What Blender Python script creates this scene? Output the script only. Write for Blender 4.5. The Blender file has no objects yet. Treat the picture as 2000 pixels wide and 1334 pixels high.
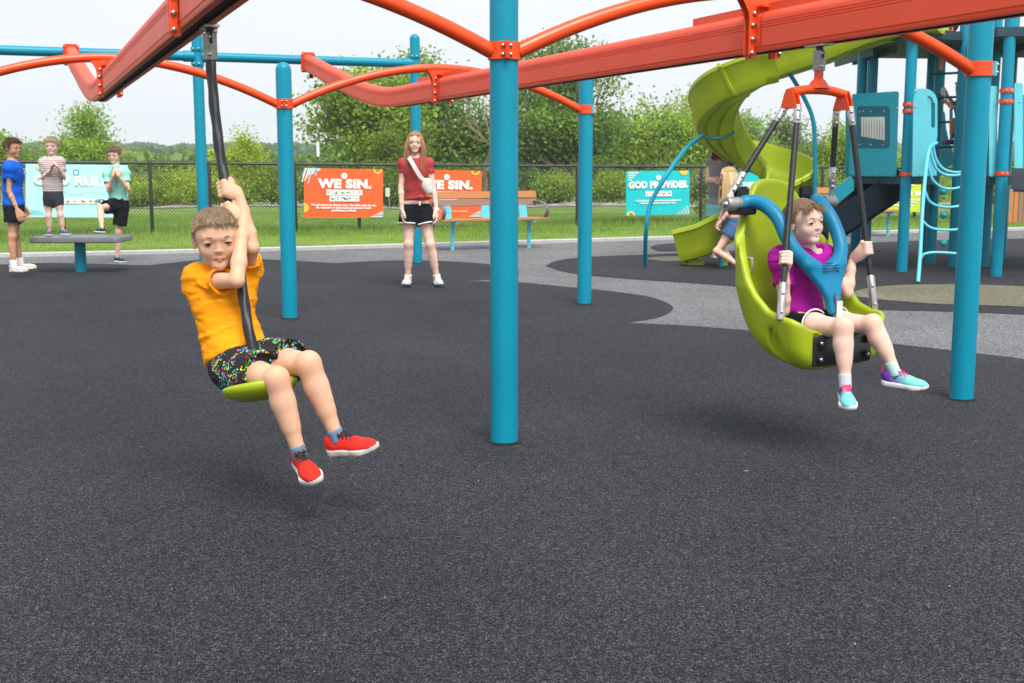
import bpy, bmesh, math, random
import numpy as np
from mathutils import Vector, Matrix
random.seed(7); RNG = np.random.default_rng(7)
SC = bpy.context.scene; COL = SC.collection
R = math.radians

# ------------------------------------------------------------------ camera
FPX, CX, CY, CAMH = 2374.0, 1000.0, 667.0, 1.28
PITCH = math.atan(349.0/FPX)
cam = bpy.data.cameras.new('camera'); camo = bpy.data.objects.new('camera', cam); COL.objects.link(camo)
cam.sensor_width = 36.0; cam.lens = FPX/2000*36; cam.clip_start = 0.05; cam.clip_end = 3000
camo.location = (0, 0, CAMH); camo.rotation_euler = (math.pi/2-PITCH, 0, 0)
SC.camera = camo
cam.dof.use_dof = True; cam.dof.focus_distance = 5.0; cam.dof.aperture_fstop = 9.0
CAMP = np.array([0, 0, CAMH]); FWD = np.array([0, math.cos(PITCH), -math.sin(PITCH)]); UPV = np.array([0, math.sin(PITCH), math.cos(PITCH)])
def ray(px, py): return FWD + np.array([1., 0, 0])*(px-CX)/FPX - UPV*(py-CY)/FPX
def P(px, py, D):
    r = ray(px, py); return CAMP + r*(D/r[1])
def G(px, py, z=0.0):
    r = ray(px, py); return CAMP + r*((z-CAMH)/r[2])

# ------------------------------------------------------------------ world, sun, exposure
SUN_EL, SUN_AZ = 57.0, 160.0      # azimuth: compass-like, sun stands behind the camera, to its right
w = bpy.data.worlds.new('World'); SC.world = w; w.use_nodes = True
nt = w.node_tree; nt.nodes.clear()
sky = nt.nodes.new('ShaderNodeTexSky'); sky.sky_type = 'NISHITA'; sky.sun_disc = False
sky.sun_elevation = R(SUN_EL); sky.sun_rotation = R(SUN_AZ); sky.air_density = 1.0; sky.dust_density = 3.0; sky.altitude = 100
tc = nt.nodes.new('ShaderNodeTexCoord')
sep = nt.nodes.new('ShaderNodeSeparateXYZ'); nt.links.new(tc.outputs['Generated'], sep.inputs[0])
nz = nt.nodes.new('ShaderNodeTexNoise'); nz.inputs['Scale'].default_value = 1.6; nz.inputs['Detail'].default_value = 4
mp = nt.nodes.new('ShaderNodeMapping'); mp.inputs['Scale'].default_value = (1, 1, 3.5)
nt.links.new(tc.outputs['Generated'], mp.inputs[0]); nt.links.new(mp.outputs[0], nz.inputs['Vector'])
cr = nt.nodes.new('ShaderNodeValToRGB')
cr.color_ramp.elements[0].position = 0.3; cr.color_ramp.elements[0].color = (7.8, 8.25, 9.05, 1)
cr.color_ramp.elements[1].position = 0.75; cr.color_ramp.elements[1].color = (8.7, 8.95, 9.5, 1)
nt.links.new(nz.outputs[0], cr.inputs[0])
mx = nt.nodes.new('ShaderNodeMixRGB'); mx.inputs[0].default_value = 0.88
nt.links.new(sky.outputs[0], mx.inputs[1]); nt.links.new(cr.outputs[0], mx.inputs[2])
bg = nt.nodes.new('ShaderNodeBackground'); bg.inputs['Strength'].default_value = 0.114
nt.links.new(mx.outputs[0], bg.inputs[0])
wo = nt.nodes.new('ShaderNodeOutputWorld'); nt.links.new(bg.outputs[0], wo.inputs[0])
sun = bpy.data.lights.new('sun', 'SUN'); suno = bpy.data.objects.new('sun', sun); COL.objects.link(suno)
sun.energy = 4.6; sun.angle = R(34.0); sun.color = (1.0, 0.955, 0.89)
az = R(SUN_AZ); el = R(SUN_EL)
sdir = Vector((math.sin(az)*math.cos(el), math.cos(az)*math.cos(el), math.sin(el)))
suno.rotation_euler = sdir.to_track_quat('Z', 'Y').to_euler(); suno.location = (0, 0, 30)
SC.view_settings.view_transform = 'Standard'; SC.view_settings.look = 'None'
SC.view_settings.exposure = 0.08; SC.view_settings.gamma = 1.0; SC.view_settings.use_curve_mapping = False
SC.cycles.volume_bounces = 2; SC.cycles.max_bounces = 5; SC.cycles.diffuse_bounces = 3; SC.cycles.transparent_max_bounces = 8

# ------------------------------------------------------------------ materials
MATS = {}
def nodes(name):
    m = bpy.data.materials.new(name); m.use_nodes = True
    n = m.node_tree; b = n.nodes['Principled BSDF']
    return m, n, b
def ramp(n, stops):
    c = n.nodes.new('ShaderNodeValToRGB'); e = c.color_ramp.elements
    while len(e) < len(stops): e.new(0.5)
    for i, (p, col) in enumerate(stops):
        e[i].position = p; e[i].color = (*col, 1)
    return c
def noise(n, scale, detail=4, coord='Object', stretch=None, rough=0.55):
    t = n.nodes.new('ShaderNodeTexCoord'); x = n.nodes.new('ShaderNodeTexNoise')
    x.inputs['Scale'].default_value = scale; x.inputs['Detail'].default_value = detail; x.inputs['Roughness'].default_value = rough
    if stretch:
        m = n.nodes.new('ShaderNodeMapping'); m.inputs['Scale'].default_value = stretch
        n.links.new(t.outputs[coord], m.inputs[0]); n.links.new(m.outputs[0], x.inputs['Vector'])
    else: n.links.new(t.outputs[coord], x.inputs['Vector'])
    return x
def mat(name, col, rough=0.5, metal=0.0, var=0.12, nscale=6, bump=0.0, bscale=80, coat=0.0, sss=0.0, spec=0.5, attr=False, sheen=0.0, stretch=None):
    """plain painted / moulded / woven surface: colour with slow and fine variation, roughness wear, optional bump"""
    if name in MATS: return MATS[name]
    m, n, b = nodes(name)
    if attr:
        a = n.nodes.new('ShaderNodeAttribute'); a.attribute_name = 'Col'; src = a.outputs['Color']
    else:
        rgb = n.nodes.new('ShaderNodeRGB'); rgb.outputs[0].default_value = (*col, 1); src = rgb.outputs[0]
    nx = noise(n, nscale, 5, stretch=stretch)
    rp = ramp(n, [(0.3, (1-var,)*3), (0.7, (1+var,)*3)])
    n.links.new(nx.outputs[0], rp.inputs[0])
    mm = n.nodes.new('ShaderNodeMixRGB'); mm.blend_type = 'MULTIPLY'; mm.inputs[0].default_value = 1
    n.links.new(src, mm.inputs[1]); n.links.new(rp.outputs[0], mm.inputs[2]); n.links.new(mm.outputs[0], b.inputs['Base Color'])
    nr = noise(n, nscale*4, 3); mr = n.nodes.new('ShaderNodeMapRange')
    mr.inputs['To Min'].default_value = max(0.03, rough-0.08); mr.inputs['To Max'].default_value = min(1, rough+0.1)
    n.links.new(nr.outputs[0], mr.inputs[0]); n.links.new(mr.outputs[0], b.inputs['Roughness'])
    b.inputs['Metallic'].default_value = metal; b.inputs['Coat Weight'].default_value = coat
    b.inputs['Specular IOR Level'].default_value = spec
    if sheen: b.inputs['Sheen Weight'].default_value = sheen
    if sss:
        b.inputs['Subsurface Weight'].default_value = sss; b.inputs['Subsurface Radius'].default_value = (1, .35, .2); b.inputs['Subsurface Scale'].default_value = 0.006
    if bump:
        nb = noise(n, bscale, 4); bp = n.nodes.new('ShaderNodeBump'); bp.inputs['Strength'].default_value = bump; bp.inputs['Distance'].default_value = 0.004
        n.links.new(nb.outputs[0], bp.inputs['Height']); n.links.new(bp.outputs[0], b.inputs['Normal'])
    MATS[name] = m; return m

def rubber(name, stops, scale=290, big=0.22, tint=None):
    """poured rubber granules: one random grey per granule plus clumps and worn patches"""
    m, n, b = nodes(name)
    t = n.nodes.new('ShaderNodeTexCoord')
    v = n.nodes.new('ShaderNodeTexVoronoi'); v.inputs['Scale'].default_value = scale
    n.links.new(t.outputs['Object'], v.inputs['Vector'])
    sp = n.nodes.new('ShaderNodeSeparateColor'); n.links.new(v.outputs['Color'], sp.inputs[0])
    rp = ramp(n, stops); n.links.new(sp.outputs[0], rp.inputs[0])
    v2 = n.nodes.new('ShaderNodeTexVoronoi'); v2.inputs['Scale'].default_value = scale*0.36
    n.links.new(t.outputs['Object'], v2.inputs['Vector'])
    s2 = n.nodes.new('ShaderNodeSeparateColor'); n.links.new(v2.outputs['Color'], s2.inputs[0])
    r2 = ramp(n, [(0.0, (0.80,)*3), (1.0, (1.20,)*3)]); n.links.new(s2.outputs[1], r2.inputs[0])
    n1 = noise(n, 34, 4); r1 = ramp(n, [(0.3, (0.8,)*3), (0.7, (1.2,)*3)]); n.links.new(n1.outputs[0], r1.inputs[0])
    n3 = noise(n, .8, 9, rough=.68); r3 = ramp(n, [(0.3, (1-big,)*3), (0.72, (1+big,)*3)]); n.links.new(n3.outputs[0], r3.inputs[0])
    cur = rp.outputs[0]
    for r_ in (r2, r1, r3):
        mm = n.nodes.new('ShaderNodeMixRGB'); mm.blend_type = 'MULTIPLY'; mm.inputs[0].default_value = 1
        n.links.new(cur, mm.inputs[1]); n.links.new(r_.outputs[0], mm.inputs[2]); cur = mm.outputs[0]
    n.links.new(cur, b.inputs['Base Color'])
    b.inputs['Roughness'].default_value = 0.88; b.inputs['Specular IOR Level'].default_value = 0.22
    bp = n.nodes.new('ShaderNodeBump'); bp.inputs['Strength'].default_value = 0.6; bp.inputs['Distance'].default_value = 0.003
    n.links.new(v.outputs['Distance'], bp.inputs['Height']); bp.invert = True
    n.links.new(bp.outputs[0], b.inputs['Normal'])
    return m

TEAL = mat('teal_powder_coat', (0.0, 0.245, 0.365), 0.4, spec=.3, var=0.05, nscale=2.5, bump=0.05, bscale=300)
TEALD = mat('dark_teal_powder_coat', (0.0, 0.13, 0.20), 0.4, var=0.06)
TEALM = mat('mid_teal_plastic', (0.01, 0.36, 0.47), 0.42, var=0.05, bump=0.06, bscale=200)
AQUA = mat('pale_aqua_plastic', (0.13, 0.60, 0.70), 0.42, var=0.05, bump=0.06, bscale=200)
AQUAP = mat('pale_aqua_paint', (0.10, 0.52, 0.66), 0.35, var=0.05)
ORANGE = mat('orange_powder_coat', (0.85, 0.075, 0.008), 0.3, var=0.05, nscale=3, bump=0.04, bscale=300)
CORAL = mat('coral_track_coat', (0.92, 0.095, 0.038), 0.45, spec=.3, var=0.05, nscale=2)
SLOTDK = mat('track_slot_dark', (0.03, 0.012, 0.012), 0.7)
STEEL = mat('galvanised_steel', (0.55, 0.55, 0.55), 0.32, metal=0.9, var=0.2, nscale=30)
STEELM = mat('matt_cast_steel', (0.32, 0.32, 0.32), 0.5, metal=0.6, var=0.2, nscale=30)
DARKST = mat('dark_steel', (0.04, 0.04, 0.045), 0.4, metal=0.7)
BLACKR = mat('black_rubber', (0.012, 0.012, 0.016), 0.42, var=0.25, nscale=12, bump=0.2, bscale=60)
BLACKP = mat('black_plastic', (0.014, 0.014, 0.016), 0.33, var=0.15)
ROPEM = mat('black_twisted_rope', (0.016, 0.016, 0.02), 0.5, var=0.3, nscale=60)
LIME = mat('lime_moulded_plastic', (0.36, 0.46, 0.008), 0.42, var=0.09, nscale=4, bump=0.12, bscale=140)
BLUEP = mat('blue_moulded_plastic', (0.002, 0.19, 0.36), 0.4, spec=.35, var=0.07, nscale=5, bump=0.1, bscale=160)
GREYP = mat('grey_table_plastic', (0.15, 0.16, 0.175), 0.45, var=0.08)
WOODO = mat('orange_recycled_board', (0.47, 0.19, 0.06), 0.6, var=0.15, nscale=14, stretch=(1, 8, 8), bump=0.2, bscale=60)
WOODB = mat('brown_recycled_board', (0.26, 0.16, 0.11), 0.6, var=0.15, nscale=14, stretch=(1, 8, 8), bump=0.2, bscale=60)
BARK = mat('bark', (0.13, 0.10, 0.075), 0.9, var=0.35, nscale=9, bump=0.6, bscale=30)
BARKL = mat('pale_bark', (0.26, 0.20, 0.14), 0.9, var=0.3, nscale=9, bump=0.6, bscale=30)
WHITE = mat('white_print', (0.80, 0.80, 0.80), 0.6, var=0.03)

# ------------------------------------------------------------------ object helpers
def link(name, me, m=None, parent=None, smooth=True):
    o = bpy.data.objects.new(name, me); COL.objects.link(o)
    if m is not None:
        for mm in (m if isinstance(m, (list, tuple)) else [m]): me.materials.append(mm)
    if smooth and len(me.polygons): me.polygons.foreach_set('use_smooth', np.ones(len(me.polygons), bool))
    if parent is not None: attach(o, parent)
    return o
def attach(o, parent):
    bpy_m = o.matrix_world.copy() if False else None
    o.parent = parent
    o.matrix_parent_inverse = MW(parent).inverted()
def MW(o):
    m = o.matrix_basis.copy() if o.parent is None else MW(o.parent) @ o.matrix_parent_inverse @ o.matrix_basis
    return m
def thing(name, label, cat, loc=(0, 0, 0), group=None):
    o = bpy.data.objects.new(name, None); COL.objects.link(o); o.location = Vector([float(v) for v in loc])
    o.empty_display_size = 0.1; o['label'] = label; o['category'] = cat
    if group: o['group'] = group
    return o
def tag(o, label, cat, group=None):
    o['label'] = label; o['category'] = cat
    if group: o['group'] = group
    return o
def kind(o, k): o['kind'] = k; return o

class MB:
    """collects vertices and faces in numpy lists"""
    def __init__(s): s.v = []; s.f = []; s.n = 0; s.mi = []; s.col = []
    def add(s, v, f, mi=0, col=None):
        v = np.asarray(v, float).reshape(-1, 3); s.v.append(v)
        for q in f: s.f.append([i+s.n for i in q]); s.mi.append(mi)
        if col is not None:
            c = np.asarray(col, float)
            if c.ndim == 1: c = np.tile(c, (len(v), 1))
            s.col.append(c)
        s.n += len(v); return s
    def box(s, c, h, M=None, mi=0):
        c = np.asarray(c, float); h = np.asarray(h, float)
        v = np.array([[x, y, z] for x in (-1, 1) for y in (-1, 1) for z in (-1, 1)])*h
        if M is not None: v = v @ np.asarray(M).T
        return s.add(v+c, [(0, 1, 3, 2), (4, 6, 7, 5), (0, 4, 5, 1), (2, 3, 7, 6), (0, 2, 6, 4), (1, 5, 7, 3)], mi)
    def tube(s, path, r, seg=12, cap=True, mi=0, up=None):
        path = np.asarray(path, float); n = len(path)
        rr = np.full(n, r) if np.isscalar(r) else np.asarray(r, float)
        T = np.gradient(path, axis=0); T /= np.linalg.norm(T, axis=1)[:, None]+1e-12
        a = np.array([0, 0, 1.]) if abs(T[0][2]) < 0.9 else np.array([1., 0, 0])
        N = np.cross(T[0], a); N /= np.linalg.norm(N); rings = []
        th = np.linspace(0, 2*np.pi, seg, endpoint=False)
        for i in range(n):
            N = N - T[i]*np.dot(N, T[i]); N /= np.linalg.norm(N); B = np.cross(T[i], N)
            rings.append(path[i]+rr[i]*(np.cos(th)[:, None]*N+np.sin(th)[:, None]*B))
        f = []
        for i in range(n-1):
            for j in range(seg):
                k = (j+1) % seg; f.append((i*seg+j, i*seg+k, (i+1)*seg+k, (i+1)*seg+j))
        if cap: f.append(tuple(range(seg-1, -1, -1))); f.append(tuple((n-1)*seg+j for j in range(seg)))
        return s.add(np.concatenate(rings), f, mi)
    def loft(s, rings, closed=True, cap=True, mi=0):
        rings = [np.asarray(r_, float) for r_ in rings]; seg = len(rings[0]); f = []
        for i in range(len(rings)-1):
            for j in range(seg if closed else seg-1):
                k = (j+1) % seg; f.append((i*seg+j, i*seg+k, (i+1)*seg+k, (i+1)*seg+j))
        if cap and closed: f.append(tuple(range(seg-1, -1, -1))); f.append(tuple((len(rings)-1)*seg+j for j in range(seg)))
        return s.add(np.concatenate(rings), f, mi)
    def mesh(s, name='mesh'):
        me = bpy.data.meshes.new(name)
        v = np.concatenate(s.v) if s.v else np.zeros((0, 3))
        me.from_pydata(v.tolist(), [], s.f); 
        if any(s.mi): me.polygons.foreach_set('material_index', s.mi)
        if s.col:
            c = np.concatenate(s.col); a = me.color_attributes.new('Col', 'FLOAT_COLOR', 'POINT')
            a.data.foreach_set('color', np.concatenate([c, np.ones((len(c), 1))], 1).ravel())
        me.update(); return me
    def build(s, name, m, parent=None, smooth=False, fix=True, bevel=0.0, auto=None):
        me = s.mesh(name)
        if fix or bevel:
            bm = bmesh.new(); bm.from_mesh(me)
            if bevel:
                es = [e for e in bm.edges if len(e.link_faces) == 2 and e.calc_face_angle(0) > 0.5]
                bmesh.ops.bevel(bm, geom=es, offset=bevel, segments=2, affect='EDGES', clamp_overlap=True)
            bmesh.ops.recalc_face_normals(bm, faces=bm.faces[:]); bm.to_mesh(me); bm.free()
        o = link(name, me, m, parent, smooth)
        if auto or (smooth and auto is None):
            ang = R(auto or 42)
            bm = bmesh.new(); bm.from_mesh(me)
            for e in bm.edges:
                if len(e.link_faces) == 2: e.smooth = e.calc_face_angle(0) < ang
            bm.to_mesh(me); bm.free()
            me.polygons.foreach_set('use_smooth', np.ones(len(me.polygons), bool))
        return o
def fastmesh(name, V, F, m, parent=None, col=None, smooth=False):
    """big meshes straight from arrays; F is (n,k)"""
    me = bpy.data.meshes.new(name); V = np.asarray(V, np.float32); F = np.asarray(F, np.int32); k = F.shape[1]
    me.vertices.add(len(V)); me.vertices.foreach_set('co', V.ravel())
    me.loops.add(F.size); me.loops.foreach_set('vertex_index', F.ravel())
    me.polygons.add(len(F)); me.polygons.foreach_set('loop_start', np.arange(0, F.size, k, dtype=np.int32))
    try: me.polygons.foreach_set('loop_total', np.full(len(F), k, np.int32))
    except Exception: pass
    me.update(calc_edges=True); me.validate()
    if col is not None:
        a = me.color_attributes.new('Col', 'FLOAT_COLOR', 'POINT')
        a.data.foreach_set('color', np.concatenate([col, np.ones((len(col), 1))], 1).astype(np.float32).ravel())
    return link(name, me, m, parent, smooth)
def unit(v): v = np.asarray(v, float); return v/(np.linalg.norm(v)+1e-12)
def basis(z, x=None):
    """3x3 with columns x,y,z"""
    z = unit(z); x = np.array([1., 0, 0]) if x is None else np.asarray(x, float)
    if abs(np.dot(unit(x), z)) > 0.97: x = np.array([0, 1., 0])
    x = unit(x-z*np.dot(x, z)); return np.stack([x, np.cross(z, x), z], 1)
def arc_path(pts, n=24):
    """Catmull-Rom through points"""
    p = np.asarray(pts, float); p = np.vstack([2*p[0]-p[1], p, 2*p[-1]-p[-2]]); out = []
    segs = len(p)-3; per = max(2, n//segs)
    for i in range(segs):
        a, b, c, d = p[i:i+4]
        for t in np.linspace(0, 1, per, endpoint=False):
            out.append(0.5*((2*b)+(-a+c)*t+(2*a-5*b+4*c-d)*t*t+(-a+3*b-3*c+d)*t**3))
    out.append(p[-2]); return np.array(out)
def bolt(c, n, r=0.011, parent=None, m=None, name='bolt'):
    M = basis(n); mb = MB(); th = np.linspace(0, 2*np.pi, 8, endpoint=False)
    rings = [np.array([c+M@np.array([math.cos(t)*r*q, math.sin(t)*r*q, z*r]) for t in th]) for q, z in ((1, -.3), (1, .35), (.75, .75), (.3, .95))]
    return mb.loft(rings).build(name, m or STEEL, parent, smooth=True, fix=False)
def vnoise(p, seed=0):
    """vectorised value noise, -1..1"""
    p = np.asarray(p, float); i = np.floor(p).astype(np.int64); f = p-i; f = f*f*(3-2*f); out = 0
    for dx in (0, 1):
        for dy in (0, 1):
            for dz in (0, 1):
                h = (i[:, 0]+dx)*374761393+(i[:, 1]+dy)*668265263+(i[:, 2]+dz)*2147483647+seed*974634777
                h = (h ^ (h >> 13))*1274126177; h = (h ^ (h >> 16)) & 0xffffff
                wgt = (f[:, 0] if dx else 1-f[:, 0])*(f[:, 1] if dy else 1-f[:, 1])*(f[:, 2] if dz else 1-f[:, 2])
                out = out+wgt*(h/float(0xffffff))
    return out*2-1
def fbm(p, o=3, seed=0):
    s = 0; a = 1
    for k in range(o): s = s+a*vnoise(np.asarray(p)*2**k, seed+k); a *= .5
    return s
def text(body, size, M, m, parent, name='lettering', bold=0.0, align='CENTER', sx=1.0, extrude=0.001):
    c = bpy.data.curves.new(name, 'FONT'); c.body = body; c.size = size; c.align_x = align; c.align_y = 'CENTER'
    c.offset = bold; c.extrude = extrude; c.space_character = 1.0+bold*6; c.resolution_u = 3
    tmp = bpy.data.objects.new(name, c); COL.objects.link(tmp); c.materials.append(m)
    me = bpy.data.meshes.new_from_object(tmp); bpy.data.objects.remove(tmp)
    o = bpy.data.objects.new(name, me); COL.objects.link(o)
    MM = M @ Matrix.Diagonal((sx, 1, 1, 1)); o.matrix_world = MM; o.matrix_basis = MM
    if parent is not None: attach(o, parent)
    return o
# ================================================================== GROUND
RUBD = rubber('dark_rubber_granules', [(0.0, (0.002, 0.002, 0.003)), (0.35, (0.0105, 0.0112, 0.0142)), (0.7, (0.029, 0.0305, 0.037)), (0.90, (0.062, 0.065, 0.077)), (1.0, (0.14, 0.14, 0.16))])
RUBG = rubber('grey_rubber_granules', [(0.0, (0.012, 0.012, 0.013)), (0.35, (0.085, 0.088, 0.090)), (0.7, (0.175, 0.18, 0.188)), (1.0, (0.36, 0.37, 0.38))], scale=200)
RUBB = rubber('beige_rubber_granules', [(0.0, (0.03, 0.028, 0.02)), (0.4, (0.105, 0.10, 0.07)), (0.75, (0.19, 0.175, 0.12)), (1.0, (0.34, 0.32, 0.23))], scale=180)
def flat(name, pts, z, m):
    mb = MB(); mb.add([(p[0], p[1], z) for p in pts], [tuple(range(len(pts)))])
    o = mb.build(name, m, fix=False); 
    bm = bmesh.new(); bm.from_mesh(o.data)
    for f in bm.faces:
        if f.normal.z < 0: f.normal_flip()
    bmesh.ops.triangulate(bm, faces=bm.faces[:]); bm.to_mesh(o.data); bm.free()
    return kind(o, 'structure')
def smooth_poly(px, n=6, closed=True):
    p = np.array([G(*q)[:2] for q in px]); N = len(p); out = []
    for i in range(N):
        a, b, c, d = p[(i-1) % N], p[i], p[(i+1) % N], p[(i+2) % N]
        for t in np.linspace(0, 1, n, endpoint=False):
            out.append(0.5*((2*b)+(-a+c)*t+(2*a-5*b+4*c-d)*t*t+(-a+3*b-3*c+d)*t**3))
    return out
EDGE = [(-500, 519), (0, 503), (275, 497), (600, 489), (1000, 477), (1240, 470), (1450, 464), (1700, 457), (2000, 450), (2500, 440)]
edge = [G(*q)[:2] for q in EDGE]
flat('rubber_surface', [(-9, -3), (9, -3)]+[tuple(e) for e in edge[::-1]]+[(-9, 8)], 0.0, RUBG)
# dark pour: main play zone (with the pointed grey inlet), slide zone, small spots
line = lambda pts: [tuple(G(*q)[:2]) for q in pts]
def cr_open(pts, n=8):
    p = np.array([[*G(*q)] for q in pts]); return [tuple(a[:2]) for a in arc_path(p, n*(len(pts)-1))]
top = cr_open([(-400, 530), (0, 517), (100, 514), (200, 516), (290, 519)]) + cr_open([(290, 519), (380, 509), (470, 506), (560, 509), (655, 514)]) + \
      cr_open([(655, 514), (740, 510), (820, 509), (900, 512), (975, 519), (1012, 532), (1000, 542), (950, 547), (893, 549)]) + \
      cr_open([(893, 549), (1000, 551), (1100, 560), (1200, 570), (1275, 582), (1314, 600), (1300, 615), (1270, 624), (1222, 631)]) + \
      cr_open([(1222, 631), (1330, 636), (1450, 645), (1600, 658), (1750, 673), (1900, 690), (2000, 702), (2300, 745)])
flat('dark_rubber_pour', top+[(9, 2), (8.9, -2.9), (-8.9, -2.9), (-8.9, 7)], 0.004, RUBD)
d2 = cr_open([(1065, 520), (1090, 509), (1150, 502), (1250, 498), (1350, 494), (1500, 486), (1700, 474), (1850, 469), (2000, 466), (2300, 460)]) + \
     cr_open([(2300, 632), (2000, 615), (1850, 609), (1700, 604), (1600, 590), (1520, 570), (1450, 561), (1330, 552), (1200, 543), (1110, 533), (1065, 520)])[:-1]
flat('slide_rubber_pour', d2, 0.004, RUBD)
flat('small_dark_spot', smooth_poly([(1270, 484), (1290, 478), (1330, 476), (1360, 480), (1340, 488), (1295, 491)]), 0.008, RUBD)
flat('beige_spot', smooth_poly([(1262, 506), (1290, 502), (1340, 501), (1370, 504), (1350, 509), (1300, 511)]), 0.008, RUBB)
flat('beige_rubber_circle', cr_open([(1655, 575), (1680, 567), (1730, 560), (1800, 557), (1900, 557), (2000, 561), (2200, 572)])+cr_open([(2200, 618), (2000, 601), (1850, 596), (1760, 590), (1690, 583), (1655, 575)])[:-1], 0.008, RUBB)
# kerb
kb = MB(); e = np.array(edge); 
T = np.gradient(e, axis=0); T /= np.linalg.norm(T, axis=1)[:, None]; Nn = np.stack([-T[:, 1], T[:, 0]], 1)
rings = []
for p, n_ in zip(e, Nn):
    rings.append([(p[0]+n_[0]*s_, p[1]+n_[1]*s_, z_) for s_, z_ in ((0, -.05), (0, .045), (.01, .055), (.14, .055), (.15, .045), (.15, -.05))])
CONC = mat('pale_concrete', (0.42, 0.42, 0.41), 0.85, var=0.15, nscale=20, bump=0.3, bscale=90)
kind(kb.loft(rings).build('kerb', CONC), 'structure')
# lawn sheet: one big ground reaching the horizon, dropping gently behind the play ground
gm, gn, gb = nodes('turf')
n1 = noise(gn, 0.9, 6); n2 = noise(gn, 26, 5)
r1 = ramp(gn, [(0.3, (0.09, 0.16, 0.02)), (0.5, (0.14, 0.23, 0.03)), (0.72, (0.24, 0.29, 0.08))]); gn.links.new(n1.outputs[0], r1.inputs[0])
r2 = ramp(gn, [(0.3, (0.55,)*3), (0.7, (1.35,)*3)]); gn.links.new(n2.outputs[0], r2.inputs[0])
mm = gn.nodes.new('ShaderNodeMixRGB'); mm.blend_type = 'MULTIPLY'; mm.inputs[0].default_value = 1
gn.links.new(r1.outputs[0], mm.inputs[1]); gn.links.new(r2.outputs[0], mm.inputs[2]); gn.links.new(mm.outputs[0], gb.inputs['Base Color']); gb.inputs['Roughness'].default_value = 0.95
xs = np.concatenate([[-420, -250, -120, -60, -40], np.linspace(-30, 30, 41), [40, 60, 120, 250, 420]])
ys = np.concatenate([[-60, -20, 0, 8], np.linspace(12, 40, 29), [45, 52, 60, 75, 95, 120, 160, 220, 300, 362]])
X, Y = np.meshgrid(xs, ys, indexing='ij')
def ground_z(x, y):
    z = np.where(y > 38, -np.clip((y-38)*0.05, 0, 4.0), 0.0)
    z = z+np.where(y > 24, 0.04*np.sin(x*.7)+.03*np.sin(x*.23+y*.5), 0)
    z = z-0.012
    # hills far away
    far = np.clip((y-190)/200, 0, 1); z = z+far*(7.0+3*np.sin(x*.013+1.2)+1.5*np.sin(x*.031))
    return z
Z = ground_z(X, Y)
# keep below the rubber sheet
inside = (Y < np.interp(X, e[:, 0], e[:, 1])+0.8)
Z = np.where(inside, -0.035, Z)
V = np.stack([X, Y, Z], -1).reshape(-1, 3); ny = len(ys); F = [(i*ny+j, (i+1)*ny+j, (i+1)*ny+j+1, i*ny+j+1) for i in range(len(xs)-1) for j in range(ny-1)]
kind(fastmesh('lawn_ground', V, F, gm, smooth=True), 'structure')

# grass blades on the visible strip
def leafmat(name, rough=0.6, trans=0.35):
    m, n, b = nodes(name); a = n.nodes.new('ShaderNodeAttribute'); a.attribute_name = 'Col'
    n.links.new(a.outputs['Color'], b.inputs['Base Color']); b.inputs['Roughness'].default_value = rough; b.inputs['Specular IOR Level'].default_value = 0.3
    t = n.nodes.new('ShaderNodeBsdfTranslucent'); n.links.new(a.outputs['Color'], t.inputs['Color'])
    mx_ = n.nodes.new('ShaderNodeMixShader'); mx_.inputs[0].default_value = trans
    n.links.new(b.outputs[0], mx_.inputs[1]); n.links.new(t.outputs[0], mx_.inputs[2]); n.links.new(mx_.outputs[0], n.nodes['Material Output'].inputs['Surface'])
    return m
GRASS = leafmat('grass_blade'); LEAF = leafmat('leaf', 0.5, 0.48)
def blades(name, x, y, z, h, wd, col, lean=0.35):
    n = len(x); a = RNG.uniform(0, 2*np.pi, n); l = RNG.uniform(0, lean, n)*h; b_ = RNG.uniform(0, 2*np.pi, n)
    c = np.stack([x, y, z], 1); s = np.stack([np.cos(a)*wd/2, np.sin(a)*wd/2, np.zeros(n)], 1)
    tip = c+np.stack([np.cos(b_)*l, np.sin(b_)*l, h], 1)
    V = np.stack([c-s, c+s, tip], 1).reshape(-1, 3); F = np.arange(3*n).reshape(-1, 3)
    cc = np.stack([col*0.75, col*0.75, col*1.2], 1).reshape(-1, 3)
    return fastmesh(name, V, F, GRASS, col=cc)
def grasscol(x, y, n):
    k = fbm(np.stack([x*.5, y*.5, y*0], 1), 3, 5)[:, None]; r = RNG.uniform(0, 1, (n, 1))
    a = np.array([0.17, 0.34, 0.035]); b_ = np.array([0.35, 0.50, 0.09]); c = np.array([0.48, 0.47, 0.22])
    t = np.clip(0.45+k*.45+r*.35-.17, 0, 1); col = a*(1-t)+b_*t
    return np.where(r > .94, c, col)
N = 230000
y = 14.5+RNG.uniform(0, 1, N)**1.25*16; x = RNG.uniform(-.47, .47, N)*y*1.02
ok = y > np.interp(x, e[:, 0], e[:, 1])+0.16; x, y = x[ok], y[ok]
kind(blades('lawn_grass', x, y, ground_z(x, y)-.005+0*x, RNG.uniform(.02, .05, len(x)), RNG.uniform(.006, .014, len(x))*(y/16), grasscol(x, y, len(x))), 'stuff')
# rough uncut grass either side of the fence foot and beyond
FENCE_L, FENCE_R = np.array([-11.5, 20.2]), np.array([12.0, 28.0])
N = 46000
t = RNG.uniform(-.3, 1.2, N); off = RNG.normal(0.3, .9, N)
x = FENCE_L[0]+t*(FENCE_R[0]-FENCE_L[0])+off*-.25; y = FENCE_L[1]+t*(FENCE_R[1]-FENCE_L[1])+off
kind(blades('rough_grass', x, y, ground_z(x, y), RNG.uniform(.05, .15, N), RNG.uniform(.01, .02, N), grasscol(x, y, N)*.85), 'stuff')
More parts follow.
